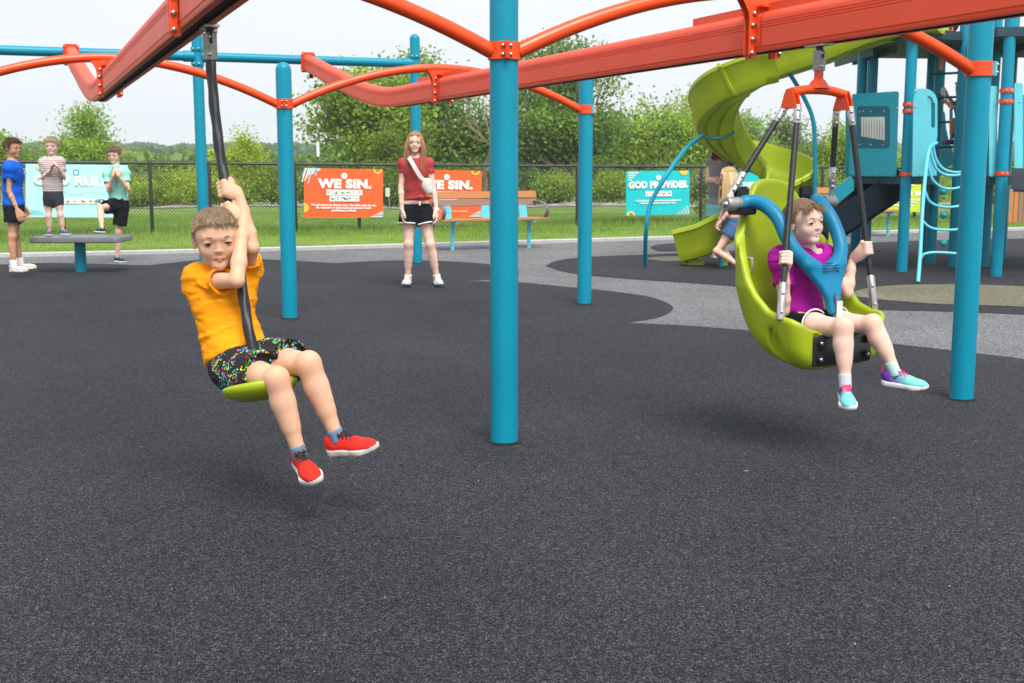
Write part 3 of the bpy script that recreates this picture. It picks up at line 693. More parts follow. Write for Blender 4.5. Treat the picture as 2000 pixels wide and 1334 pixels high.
banner('orange WE SIN banner half hidden by the woman and the bench', (806, 331, 426, 941, 334, 424), BOR, sin_b)
banner('turquoise GOD PROVIDES banner, fully visible left of the slide', (1223, 334, 421, 1347, 333, 418), BTUR, prov)
banner('turquoise GOD PROVIDES banner mostly hidden behind the slide and blonde girl', (1383, 336, 417, 1500, 338, 416), BTUR, prov)
banner('lime green banner behind the tower posts and the far bench', (1728, 340, 414, 1832, 341, 414), BLIM, limeb)

# ================================================================== BENCHES, TABLE, SCREEN
def bench(label, pl, pr, scale_h=1.0, arms=True, name='park_bench'):
    """pl, pr: ground points of the outer legs"""
    pl, pr = np.array(pl, float), np.array(pr, float); ax = unit(pr-pl); L_ = np.linalg.norm(pr-pl); bk = np.array([-ax[1], ax[0], 0]); up = np.array([0, 0, 1.])
    M = np.stack([ax, bk, up], 1); o = thing(name, label, 'bench', (pl+pr)/2); W_ = lambda x, y, z: (pl+pr)/2+M@np.array([x, y, z]); hl = L_/2+.25
    for k in range(4): MB().box(W_(0, -.16+k*.1, .445), (hl, .042, .016), M).build('seat_board', WOODO, o, bevel=.006)
    tb = np.array([[1, 0, 0], [0, math.cos(.2), math.sin(.2)], [0, -math.sin(.2), math.cos(.2)]])
    MB().box(W_(0, .27, .80), (hl, .017, .055), M@tb).build('back_board', WOODO, o, bevel=.006)
    MB().box(W_(0, .245, .685), (hl, .017, .052), M@tb).build('back_board', WOODB, o, bevel=.006)
    for x in (-L_/2, 0, L_/2):
        MB().tube([W_(x, 0, -.02), W_(x, 0, .40)], .03, 10).build('leg', AQUAP, o, smooth=True)
        MB().box(W_(x, .0, .415), (.03, .19, .014), M).build('seat_bracket', AQUAP, o, bevel=.003)
        MB().box(W_(x, .215, .58), (.065, .008, .15), M@tb).build('back_bracket', AQUAP, o, bevel=.003)
    if arms:
        for s_ in (-1, 1):
            x = s_*(hl-.04); pth = arc_path([W_(x, .24, .70), W_(x, .05, .70), W_(x, -.14, .66), W_(x, -.2, .56), W_(x, -.14, .46)], 16)
            mb = MB(); rings = []
            for i, p in enumerate(pth):
                t = unit(pth[min(i+1, len(pth)-1)]-pth[max(i-1, 0)]); n_ = np.cross(ax, t); rings.append([p+ax*a_*.028+n_*b_*.006 for a_, b_ in ((-1, -1), (1, -1), (1, 1), (-1, 1))])
            mb.loft(rings).build('armrest', mat('grey_powder_coat', (.12, .125, .135), .4), o, smooth=True)
    return o
bench('park bench with orange boards right of the woman', G(884, 489), G(1033, 484))
bench('distant orange park bench seen between the tower posts', G(1628, 463), G(1734, 461))
# low platform table the boys use
tc_ = G(157, 532); tz_ = .43
tab = thing('play_table', 'low grey oblong platform table on one teal pillar under the boys', 'table', tc_)
def rrect(hx, hy, r, n=6):
    out = []
    for cx, cy, a0 in ((hx-r, hy-r, 0), (-hx+r, hy-r, 90), (-hx+r, -hy+r, 180), (hx-r, -hy+r, 270)):
        for a in np.linspace(a0, a0+90, n): out.append((cx+r*math.cos(R(a)), cy+r*math.sin(R(a))))
    return np.array(out)
c0 = P(157, 461.5, tc_[1]); ztop = c0[2]; hx = 87*tc_[1]/FPX
rr_ = rrect(hx, .30, .06)
mb = MB(); mb.loft([[(c0[0]+x*s_, tc_[1]+.05+y*s_, z_) for x, y in rr_] for s_, z_ in ((.96, ztop-.065), (1, ztop-.055), (1, ztop-.012), (.985, ztop))])
mb.build('table_top', GREYP, tab, smooth=True)
MB().tube([(tc_[0], tc_[1]+.03, -.01), (tc_[0], tc_[1]+.03, ztop-.06)], .064, 20).build('pillar', TEAL, tab, smooth=True)
TABZ = ztop
# wooden slat screen at the right edge
scr = thing('slat_screen', 'brown and orange upright slat screen at the right edge of the lawn', 'screen', G(1990, 449))
pa, pb = G(1966, 441, 0), G(2120, 437, 0); ax = unit(pb-pa); nsl = 16; zt = P(1980, 360, pa[1])[2]
Wd = np.linalg.norm(pb-pa); M = np.stack([ax, np.array([-ax[1], ax[0], 0]), np.array([0, 0, 1.])], 1)
for k in range(nsl):
    c = pa+ax*Wd*(k+.5)/nsl; MB().box((c[0], c[1], zt/2+.03), (Wd/nsl/2-.008, .018, zt/2-.03), M).build('slat', WOODB if k % 3 == 2 else WOODO, scr, bevel=.004)
for k in (0, .5, 1): c = pa+ax*Wd*k+np.array([0, .05, 0]); MB().box((c[0], c[1], zt/2), (.03, .03, zt/2), M).build('post', DARKST, scr)

# ================================================================== TRACK RIDE FRAME
C0 = G(985, 864); U = np.array([2.475, 1.03, 0]); Vv = np.array([-1.82, 4.44, 0]); u_ = unit(U); v_ = unit(Vv)
ride = thing('track_ride_frame', 'teal posts, orange arches and coral overhead tracks of the twin glide ride', 'play frame', C0)
RP = .0635
def post(base, top, dome=True, r=RP, parent=None, m=None, name='post', seg=32):
    th = np.linspace(0, math.pi/2, 6); pth = [(base[0], base[1], -.02), (base[0], base[1], top-r)]; rr = [r, r]
    if dome:
        for t in th[1:]: pth.append((base[0], base[1], top-r+r*math.sin(t))); rr.append(max(.002, r*math.cos(t)))
    else: pth.append((base[0], base[1], top)); rr.append(r)
    mb = MB(); thh = np.linspace(0, 2*np.pi, seg, endpoint=False)
    mb.loft([[(p[0]+q*math.cos(t), p[1]+q*math.sin(t), p[2]) for t in thh] for p, q in zip(pth, rr)])
    return mb.build(name, m or TEAL, parent, smooth=True)
def frompx(px, py):  # base
    return G(px, py)
bases = {'C': G(985, 864), 'D': G(1877, 780), 'B': G(566.5, 622), 'E': G(1141, 594)}
bases['A'] = bases['C']-U; bases['F'] = bases['B']-U; bases['H'] = G(815, 514); bases['Gp'] = bases['H']-U; bases['I'] = bases['H']-2*U
bases['Gp'][:2] = G(394, 507)[:2] if False else bases['Gp'][:2]
def topz_at(px, py, b): return P(px, py, b[1])[2]
zB = topz_at(553, 121, bases['B']); zH = topz_at(811, 66, bases['H'])
for k, b in bases.items(): post(b, {'C': 2.45, 'D': 2.45, 'A': 2.45, 'B': zB, 'E': zB, 'F': zB}.get(k, zH), parent=ride)
BASERING = mat('dark_base_ring', (.006, .006, .007), .9)  # near-black colour for the narrow uneven ring round each post foot
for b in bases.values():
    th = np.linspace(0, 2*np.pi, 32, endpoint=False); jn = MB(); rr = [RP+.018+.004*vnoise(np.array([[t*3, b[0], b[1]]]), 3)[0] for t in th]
    jn.loft([[(b[0]+(RP-.004)*math.cos(t), b[1]+(RP-.004)*math.sin(t), .012) for t in th], [(b[0]+r_*math.cos(t), b[1]+r_*math.sin(t), .007) for t, r_ in zip(th, rr)]], cap=False); jn.build('base_ring', BASERING, ride, smooth=True, fix=True)
zc1 = P(983, 100, bases['C'][1])[2]; zc2 = P(556, 203, bases['B'][1])[2]
zap2 = P(868, 133, (bases['B'][1]+bases['E'][1])/2)[2]; 
rise = zap2-zc2
# the rings above: thin and dark, one at each post foot
def clamp(b, z, ang_list, parent):
    mb = MB(); h = .038; th = np.linspace(0, 2*np.pi, 32, endpoint=False)
    prof = [(RP+.001, -h), (RP+.009, -h), (RP+.009, h), (RP+.001, h)]
    mb.loft([[(b[0]+r_*math.cos(t), b[1]+r_*math.sin(t), z+z_) for t in th] for r_, z_ in prof], cap=False)
    o = mb.build('clamp_collar', ORANGE, parent, smooth=True, auto=30)
    for a in ang_list:   # ears with bolts
        d = np.array([math.cos(a), math.sin(a), 0]); s_ = np.array([-d[1], d[0], 0]); M = np.stack([d, s_, [0, 0, 1.]], 1)
        for q in (-1, 1):
            e_ = MB().box(np.array([b[0], b[1], z])+d*(RP+.020)+s_*q*.0045, (.015, .0033, h), M).build('clamp_ear', ORANGE, o, bevel=.002)
            for zz in (-.019, .019): bolt(np.array([b[0], b[1], z+zz])+d*(RP+.011)+s_*q*.017, unit(d+s_*q*.5), .0085, o)
    return o
faceC = math.atan2(-1, .18)
for k in ('A', 'C', 'D', 'B', 'E', 'F'):
    z = zc1 if k in 'ACD' else zc2; clamp(bases[k], z, [faceC, faceC+math.pi] if k in 'CBAF' else [math.atan2(u_[1], u_[0])-.15], ride)
    if k in 'DE':   # pale aqua half clamp on the outer side
        b = bases[k]; mb = MB(); a0 = math.atan2(u_[1], u_[0]); th = np.linspace(a0-1.2, a0+1.2, 12)
        ring = lambda z_: [(b[0]+(RP+q_)*math.cos(t), b[1]+(RP+q_)*math.sin(t), z_) for q_, ts in ((.008, th), (.026, th[::-1])) for t in ts]
        o = mb.loft([ring(z-.036), ring(z+.036)]).build('end_cap_clamp', AQUA, ride, smooth=True, auto=30)
        for zz in (-.02, .02):
            for t in (-.9, 0, .9): d = np.array([math.cos(a0+t), math.sin(a0+t), 0]); bolt(np.array([b[0], b[1], z+zz])+d*(RP+.027), d, .008, o)
def arch(pa, pb, z0, rise, parent):
    a = np.array([pa[0], pa[1], z0]); b = np.array([pb[0], pb[1], z0]); d = unit(b-a); a2 = a+d*RP; b2 = b-d*RP
    pts = []
    for t in np.linspace(0, 1, 41):
        # straight rise then rounded crown
        s_ = abs(2*t-1); h = rise*(1-s_**1.9); pts.append(a2+(b2-a2)*t+np.array([0, 0, h]))
    return MB().tube(pts, .034, 18).build('arch_tube', ORANGE, parent, smooth=True, fix=False)
for pa, pb, z0 in (('A', 'C', zc1), ('C', 'D', zc1), ('F', 'B', zc2), ('B', 'E', zc2)): arch(bases[pa], bases[pb], z0, rise, ride)
# cross beam between rear posts
zb = P(690, 121, bases['H'][1]-.25)[2]; hb, ib = bases['H'], bases['I']
def beamseg(a, b):
    d = unit(b-a); MB().tube([a+d*RP, b-d*RP], .055, 20).build('cross_beam', TEAL, ride, smooth=True, fix=False)
    for p_, s_ in ((a, 1), (b, -1)): MB().tube([p_+d*s_*(RP-.02), p_+d*s_*(RP+.10)], .066, 20).build('beam_socket', TEAL, ride, smooth=True, fix=False)
up3 = lambda p, z: np.array([p[0], p[1], z])
beamseg(up3(bases['Gp'], zb), up3(hb, zb)); beamseg(up3(ib, zb), up3(bases['Gp'], zb))
for k in ('H', 'Gp', 'I'):
    for zz in (-.085, .085):
        mb = MB(); b = bases[k]; th = np.linspace(0, 2*np.pi, 24, endpoint=False)
        mb.loft([[(b[0]+r_*math.cos(t), b[1]+r_*math.sin(t), zb+zz+z_) for t in th] for r_, z_ in ((RP, -.02), (RP+.012, -.02), (RP+.012, .02), (RP, .02))], cap=False)
        oo = mb.build('beam_clamp', TEAL, ride, smooth=True, auto=30)
        for a_ in (-.4, .4): d = np.array([math.cos(-math.pi/2+a_), math.sin(-math.pi/2+a_), 0]); bolt(up3(b, zb+zz)+d*(RP+.014), d, .012, oo)
# tracks
PROF = [(.0, .232), (.028, .230), (.052, .221), (.068, .204), (.0745, .185), (.0755, .166), (.0715, .163), (.0755, .160), (.0755, .151), (.0715, .148), (.0755, .145), (.0755, .136), (.0715, .133), (.0755, .130), (.0755, .03), (.071, .022), (.071, .012), (.066, .0), (.03, .0), (.03, .012), (.058, .016)]
PROF = [(x*.80, z*.82) for x, z in PROF]
prof = [(x, z) for x, z in PROF]+[(-x, z) for x, z in PROF[::-1][:-1]]
def track(mid1, mid2, zflat, endD, zend, endpx, frontx, parent):
    d = unit(mid1-mid2)     # towards camera
    # path from rear beam, dips, then runs flat
    pe = P(endpx, 318, endD); pe[2] = zend
    flat0 = mid2-d*1.25; flat0[2] = zflat
    p = [pe]; ctrl1 = pe+(flat0-pe)*.50; ctrl1[2] = zend+(zflat-zend)*.74
    pth = []
    for t in np.linspace(0, 1, 30):
        a = pe*(1-t)+flat0*t; s_ = t
        z = zflat+(zend-zflat)*(1-np.clip(s_/.80, 0, 1)) if s_ < .5 else None
        a[2] = z if z is not None else 0; pth.append(a)
    zz72 = zflat+(zend-zflat)*(1-.5/.80); 
    for i, t in enumerate(np.linspace(0, 1, 30)):
        if t >= .5:
            q = (t-.5)/.5; m0 = -(zend-zflat)/.80*.5; pth[i][2] = (2*q**3-3*q**2+1)*zz72+(q**3-2*q**2+q)*m0+(-2*q**3+3*q**2)*zflat
    n = 24; far = mid1+d*frontx; far[2] = zflat
    for t in np.linspace(0, 1, n)[1:]: pth.append(flat0*(1-t)+far*t)
    pth = np.array(pth); mb = MB(); rings = []
    for i in range(len(pth)):
        t = unit(pth[min(i+1, len(pth)-1)]-pth[max(i-1, 0)]); s_ = unit(np.cross(t, [0, 0, 1.])); n_ = np.cross(s_, t)
        rings.append([pth[i]+s_*x+n_*z for x, z in prof])
    o = mb.loft(rings).build('track_beam', [CORAL, SLOTDK], parent, smooth=True, auto=28)
    nP = len(prof); idx = np.zeros(len(o.data.polygons), np.int32)
    cen = np.array([p_.center[:] for p_ in o.data.polygons])
    for i_, p_ in enumerate(o.data.polygons):
        vs = [v % nP for v in p_.vertices]
        if all(18 <= v <= len(prof)-18 for v in vs) and len(vs) == 4: idx[i_] = 1
    o.data.polygons.foreach_set('material_index', idx)
    # end flange and rubber stop
    s_ = unit(np.cross(d, [0, 0, 1.])); t0 = unit(pth[1]-pth[0]); n0 = np.cross(s_, t0); M = np.stack([s_, t0, n0], 1)
    fl = MB(); hw, zl, zh = .105, -.03, .262
    fl.box(pth[0]+n0*.095-t0*.012, (.085, .012, .12), M); o2 = fl.build('end_flange', ORANGE, parent, bevel=.008)
    for x in (-.073, .073):
        for z in (-.005, .195): bolt(pth[0]+s_*x+n0*z+t0*.002, t0, .011, o2)
    MB().tube([pth[0]+t0*.16-n0*.0, pth[0]+t0*.16-n0*.07], .026, 10).build('bump_stop', BLACKR, parent, smooth=True)
    return pth, d, s_
def bracket(mid, d, s_, zflat, zarch, parent):
    """orange hanger bracket: flange plates round the track under the arch"""
    c = np.array([mid[0], mid[1], zflat]); up = np.array([0, 0, 1.])
    outer = []; 
    for q in (-.022, .022):
        mb = MB(); pts = [(-.092, -.010), (-.075, -.028), (-.05, -.028), (-.05, .0), (-.0612, .01), (-.0612, .155), (-.045, .186), (.0, .196), (.045, .186), (.0612, .155), (.0612, .01), (.05, .0), (.05, -.028), (.075, -.028), (.092, -.010)]
        top = [(.092, .155), (.100, .19), (.118, .22), (.145, zarch-zflat-.02), (.19, zarch-zflat-.004), (-.19, zarch-zflat-.004), (-.145, zarch-zflat-.02), (-.118, .22), (-.100, .19), (-.092, .155)]
        ring = pts+top; A = [c+s_*x+up*z+d*(q-.005) for x, z in ring]; B = [c+s_*x+up*z+d*(q+.005) for x, z in ring]
        mb.loft([A, B]); o = mb.build('hanger_bracket', ORANGE, parent, bevel=0)
        if q > 0:
            for x in (-.077, .077):
                for z in (-.004, .06, .125, .180): bolt(c+s_*(x*(1 if z < .17 else .9))+up*z+d*(q+.008), d, .0115, o)
    # saddle sleeve hugging the track on the near side
    mb = MB(); pr2 = [(x*1.05+(.001 if x > 0 else -.001 if x < 0 else 0), z*1.02) for x, z in prof if z > .018 and not (abs(x) < .0585 and z < .139)]
    pr2 = [(x, z) for x, z in pr2]; ring = [[c+s_*x+up*z+d*q for x, z in pr2] for q in (.025, .075)]
    mb.loft(ring, closed=False); mb.build('saddle', ORANGE, parent, smooth=True, auto=40)
    for sg in (-1, 1):
        for (q0, q1) in ((.09, .62), (-.62, -.09)):
            MB().box(c+s_*sg*.028+up*.202+d*(q0+q1)/2, (.0035, abs(q1-q0)/2, .022), np.stack([s_, d, up], 1)).build('top_fin', CORAL, parent, bevel=.002)
    for q in (.05,):
        MB().box(c+up*.212+d*q, (.06, .03, .006), np.stack([s_, d, up], 1)).build('gusset', ORANGE, parent, bevel=.002)
mid = lambda a, b: (bases[a]+bases[b])/2
zfl = 1.805
endB = P(612, 152, bases['H'][1]-1.05); endA = P(142, 140, mid('Gp', 'I')[1])
TB = track(mid('C', 'D'), mid('B', 'E'), zfl, bases['H'][1]-.62, zb-.13, 606, 2.3, ride)
TA = track(mid('A', 'C'), mid('F', 'B'), zfl, mid('Gp', 'I')[1]-.1, zb-.13, 150, 3.6, ride)
zap = zc2+rise
for (m1, T_) in ((mid('C', 'D'), TB), (mid('B', 'E'), TB), (mid('A', 'C'), TA), (mid('F', 'B'), TA)): bracket(m1, T_[1], T_[2], zfl, (zc1 if m1[1] < 7.5 else zc2)+rise, ride)
print('heights', zc1, zc2, zap2, zfl, zb, zB, zH, {k: b.round(2).tolist() for k, b in bases.items()})
# ================================================================== SPIRAL SLIDE
sx, sy = (464/FPX)*15.75, 15.75
slide = thing('spiral_slide', 'lime green open spiral slide winding down beside the tower', 'slide', G(1400, 515))
RC = .47
ctrl = [(sx+1.9, sy-1.35, 2.80), (sx+1.3, sy-.95, 2.72), (sx+.75, sy-.68, 2.52)]
HZ = [(-90, .53), (-45, .73), (0, .93), (45, 1.08), (90, 1.24), (135, 1.50), (180, 1.80), (225, 2.06), (270, 2.26), (300, 2.38)]
def helz(phi): return np.interp(phi, [h[0] for h in HZ], [h[1] for h in HZ])
for ph in range(285, -91, -15): ctrl.append((sx+RC*math.cos(R(ph)), sy+RC*math.sin(R(ph)), float(helz(ph))))
ctrl += [(sx-.32, sy-.50, .36), (sx-.62, sy-.46, .18), (sx-.92, sy-.38, .085)]
path = arc_path(ctrl, len(ctrl)*4)
def trough(path, wi, wo, hi, ho, name_prefix, parent, m):
    rings = []; N_ = len(path)
    arc = [(-wi-.035, hi-.03), (-wi-.03, hi+.015), (-wi+.012, hi+.02), (-wi+.02, hi-.03), (-wi*.93, .09), (-wi*.7, .025), (0, .0), (wo*.7, .025), (wo*.93, .10), (wo-.02, ho-.03), (wo-.012, ho+.02), (wo+.03, ho+.015), (wo+.035, ho-.03)]
    under = [(wo+.012, ho-.05), (wo*.99, .08), (wo*.80, -.025), (wo*.52, -.040), (wo*.47, -.015), (wo*.38, -.015), (wo*.33, -.045), (-wi*.02, -.05), (-wi*.07, -.02), (-wi*.16, -.02), (-wi*.21, -.05), (-wi*.62, -.035), (-wi*.68, -.01), (-wi*.77, -.005), (-wi*.82, -.022), (-wi*.99, .08), (-wi-.012, hi-.05)]
    pr = arc+under
    for i in range(N_):
        t = unit(path[min(i+1, N_-1)]-path[max(i-1, 0)]); th = unit([t[0], t[1], 0]); out = np.array([-th[1], th[0], 0])   # outward for a clockwise descent
        up = unit(np.cross(out, t)); 
        if up[2] < 0: up = -up
        rings.append(path[i][None]+np.outer([p[0] for p in pr], out)+np.outer([p[1] for p in pr], up))
    # split in moulded sections with a lip at each joint
    cuts = np.linspace(0, N_-1, 6).astype(int); 
    for a, b in zip(cuts[:-1], cuts[1:]):
        MB().loft(rings[a:b+1]).build('chute_section', m, parent, smooth=True, auto=50)
        if b < N_-1:
            c = rings[b].mean(0); rg = []
            t = unit(path[b+1]-path[b-1])
            for q, s_ in ((-.022, 1.03), (-.018, 1.07), (.018, 1.07), (.022, 1.03)):
                ctr = path[b]+np.array([0, 0, .05]); rg.append(ctr+(rings[b]-ctr)*s_+t*q)
            half = len(arc)-2
            MB().loft([r_[half:] for r_ in rg], closed=False).build('joint_flange', m, parent, smooth=True, auto=50)
trough(path, .27, .30, .20, .36, 'chute', slide, LIME)
# exit foot
ex = path[-1]; MB().box((ex[0]+.14, ex[1], .03), (.12, .17, .045)).build('exit_foot', LIME, slide, bevel=.03)
MB().box((ex[0]+.50, ex[1]-.02, .06), (.05, .12, .08)).build('exit_foot', LIME, slide, bevel=.02)
# supports
def pxpath(l): return arc_path([P(*q) for q in l], 30)
b1 = G(1260, 521)
MB().tube(pxpath([(1260, 521, b1[1]), (1262, 450, 14.8), (1272, 395, 14.85), (1310, 330, 14.95), (1345, 285, 15.6), (1372, 264, 15.7)]), .026, 14).build('support_pole', TEAL, slide, smooth=True)
MB().tube(pxpath([(1372, 264, 15.7), (1390, 270, 15.6), (1415, 268, 15.6), (1433, 258, 15.7)]), .018, 8).build('support_cradle', TEALD, slide, smooth=True)
MB().tube(pxpath([(1590, 508, 15.2), (1591, 400, 15.2), (1592, 300, 15.2), (1588, 235, 15.2), (1570, 190, 15.2), (1540, 140, 15.1), (1519, 106, 15.05)]), .026, 14).build('support_pole', TEAL, slide, smooth=True)
MB().tube([G(1408, 521)*np.array([1, 1, 0])-np.array([0, 0, .02]), P(1408, 485, G(1408, 521)[1])], .027, 12).build('support_leg', TEAL, slide, smooth=True)

# ================================================================== PLAY TOWER
tower = thing('play_tower', 'tall play tower of dark teal posts with decks, panels and ladders', 'play tower', G(1761, 531))
ZD = 1.12; ZU = 2.70
def col_on(b, z, parent, h=.022):
    mb = MB(); th = np.linspace(0, 2*np.pi, 24, endpoint=False)
    mb.loft([[(b[0]+r_*math.cos(t), b[1]+r_*math.sin(t), z+z_) for t in th] for r_, z_ in ((RP+.001, -h), (RP+.012, -h), (RP+.012, h), (RP+.001, h))], cap=False)
    o = mb.build('clamp_collar', ORANGE, parent, smooth=True, auto=30)
    for a in (-.35, .35, math.pi): d = np.array([math.cos(-math.pi/2+a), math.sin(-math.pi/2+a), 0]); bolt(np.array([b[0], b[1], z])+d*(RP+.013), d, .010, o)
    return o
TP = {'a': (1761, 531, TEAL), 'b': (1945, 540, TEAL), 'c': (1861, 522, TEALM), 'd': (1802, 503, TEALD), 'e': (1817, 515, TEALD), 'f': (1669, 512, TEALM), 'g': (1689, 513, TEALM), 'h': (1921, 521, TEALD), 'i': (1955, 505, TEALM)}
TB_ = {}
for k, (px, py, m) in TP.items():
    b = G(px, py); TB_[k] = b; post(b, 4.2, True, parent=tower, m=TEAL)
def zpx(py, D): return P(1500, py, D)[2]
for k, ys_ in (('a', (204, 217, 340)), ('b', (24, 177, 198, 339)), ('f', (207, 224, 339)), ('i', (177, 230))):
    for yy in ys_: col_on(TB_[k], zpx(yy, TB_[k][1]), tower)
def plate(pts, D0, D1, m, name, parent, th=.016, holes=None):
    """flat board given by picture outline; D varies linearly with x between D0 (left) and D1 (right)"""
    xs_ = [p[0] for p in pts]; x0, x1 = min(xs_), max(xs_)
    f = lambda px, py, o_=0: P(px, py, D0+(D1-D0)*(px-x0)/(x1-x0)+o_)
    A = [f(*p) for p in pts]; B = [f(p[0], p[1], 0)+np.array([0, th, 0]) for p in pts]
    return MB().loft([A, B]).build(name, m, parent, bevel=.003), f
def rr_px(x0, y0, x1, y1, r, n=5, tl=None):
    out = []
    for cx, cy, a0 in ((x1-r, y0+r, -90), (x1-r, y1-r, 0), (x0+r, y1-r, 90), (x0+r, y0+r, 180)):
        for a in np.linspace(a0, a0+90, n): out.append((cx+r*math.cos(R(a)), cy+r*math.sin(R(a))))
    return out
Pf = lambda px, py, D: P(px, py, D)
pan, f = plate([(1665, 184), (1752, 178), (1756, 181), (1751, 341), (1747, 345), (1662, 344), (1658, 340)], 15.1, 14.35, TEALM, 'music_panel', tower)
def sub(pts, off, m, name, parent, th=.012):
    A = [f(p[0], p[1])-np.array([0, off, 0]) for p in pts]; B = [a+np.array([0, th, 0]) for a in A]
    return MB().loft([A, B]).build(name, m, parent, bevel=.002)
fr = sub(rr_px(1673, 207, 1737, 290, 7), .014, TEALD, 'chime_frame', pan)
sub([(1680, 229), (1727, 228), (1726, 275), (1681, 267)], .020, mat('pale_backing', (.45, .5, .42), .7), 'chime_backing', pan, .005)
for k in range(9):
    px = 1683+k*5.2; a = f(px, 229)-np.array([0, .03, 0]); b = f(px, 266+k*.95)-np.array([0, .03, 0]); MB().tube([a, b], .0105, 8).build('chime_pipe', mat('pale_aluminium', (.72, .72, .72), .35, metal=.5), pan, smooth=True)
for (px, py) in ((1678, 219), (1701, 218), (1726, 217), (1678, 283), (1700, 283), (1724, 283)): bolt(f(px, py)-np.array([0, .016, 0]), (0, -1, 0), .009, pan)
for (px, py) in ((1665, 338), (1689, 338), (1713, 339), (1738, 339), (1752, 211)): bolt(f(px, py)-np.array([0, .002, 0]), (0, -1, 0), .009, pan)
ic = MB(); n_ = 10
for (cx, cy, rx, ry) in ((1690, 216, 2.2, 2.2), (1690, 221.5, 2.6, 3.2)):
    pts = [f(cx+rx*math.cos(t), cy+ry*math.sin(t))-np.array([0, .0175, 0]) for t in np.linspace(0, 2*np.pi, n_, endpoint=False)]; ic.add(pts, [tuple(range(n_))])
for s_ in (-1, 1): ic.add([f(1690+s_*4, 214.5)-np.array([0, .0175, 0]), f(1690+s_*6.5, 218)-np.array([0, .0175, 0]), f(1690+s_*5.6, 218.6)-np.array([0, .0175, 0]), f(1690+s_*3.4, 215.3)-np.array([0, .0175, 0])], [(0, 1, 2, 3)])
ic.build('play_symbol', WHITE, pan, fix=False)
# aqua hand-hold panel with slot and light climber
out = [(1788, 173)]+[(1805+26*math.cos(R(a)), 199+26*math.sin(R(a))) for a in range(-90, 1, 15)]+[(1831, 266), (1829, 275), (1821, 281), (1823, 300), (1830, 322), (1830, 343), (1782, 345), (1784, 200), (1786, 175)]
pan2, f2 = plate(out, 14.15, 14.05, AQUA, 'handhold_panel', tower)
f = f2
sub(rr_px(1819, 200, 1826, 249, 3, 4), .004, TEALD, 'handhold_slot', pan2, .004)
MB().tube([f(1813, 187)-np.array([0, .004, 0]), f(1819, 191)-np.array([0, .004, 0]), f(1822.5, 202)-np.array([0, .004, 0])], .010, 6).build('handhold_slot', TEALD, pan2, smooth=True)
for (px, py) in ((1789, 208), (1796, 339), (1789, 178)): bolt(f(px, py)-np.array([0, .002, 0]), (0, -1, 0), .009, pan2)
for (x0, x1, yt, yb, D) in ((1932, 1948, 168, 345, 13.85), (1981, 1998, 162, 343, 13.9)):
    pp, f3 = plate(rr_px(x0, yt, x1, yb, 3, 3), D, D, AQUA, 'side_panel', tower); bolt(f3(x0+11, yt+37)-np.array([0, .002, 0]), (0, -1, 0), .009, pp); bolt(f3(x0+11, yb-7)-np.array([0, .002, 0]), (0, -1, 0), .009, pp)
pp, f3 = plate([(1998, 185)]+[(2005+42*math.cos(R(a)), 260+75*math.sin(R(a))) for a in range(-80, 81, 20)]+[(1998, 335)], 13.95, 13.95, TEALM, 'wheel_panel', tower)
pp, f3 = plate([(1826, 205), (1838, 207), (1846, 222), (1848, 250), (1852, 268), (1862, 300), (1861, 320), (1846, 330), (1838, 345), (1826, 345)], 15.9, 15.9, TEALM, 'back_panel', tower)
pp, f3 = plate(rr_px(1855, 212, 1861, 262, 2.5, 3), 16.0, 16.0, TEALM, 'back_panel_bar', tower)
pp, f3 = plate([(1652, 345), (1652, 205), (1668, 200), (1668, 345)], 15.8, 15.7, TEALM, 'back_panel', tower)
# decks
dk = mat('dark_deck_coat', (0.012, 0.05, 0.065), .6)
def deck(z, pts, name='deck', th=.10):
    A = [(p[0], p[1], z) for p in pts]; B = [(p[0], p[1], z+th) for p in pts]; o = MB().loft([A, B]).build(name, dk, tower)
    return o
deck(ZU, [P(1655, 300, 15.6), P(1770, 300, 14.2), P(1868, 300, 14.6), P(1868, 300, 17.2), P(1640, 300, 17.0)]); deck(ZU-.04, [P(1885, 300, 14.9), P(1935, 300, 13.75), P(2140, 300, 13.6), P(2140, 300, 16.5), P(1885, 300, 16.5)])
for px, D in ((1700, 15.2), (1740, 14.9), (1960, 14.2), (2000, 14.4)):
    a = P(px, 300, D); MB().box((a[0], a[1]+.9, ZU-.07), (.02, .9, .05)).build('deck_joist', dk, tower)
deck(ZD-.09, [P(1664, 340, 15.1), P(1757, 340, 14.4), P(1832, 340, 14.2), P(1832, 340, 16.8), P(1664, 340, 16.8)], 'lower_deck'); deck(ZD-.09, [P(1905, 340, 14.6), P(1935, 340, 13.95), P(2140, 340, 13.9), P(2140, 340, 16), P(1905, 340, 16)], 'lower_deck')
MB().box(P(2010, 352, 13.4), (.11, .25, .13)).build('grey_seat_block', GREYP, tower, bevel=.03)
# ladder between dark posts
for py in (97, 143, 190, 238, 287):
    a = P(1818, py+2, 15.5); b = P(1876, py-1, 15.3); MB().tube([a, b], .015, 8).build('ladder_rung', TEALD, tower, smooth=True)
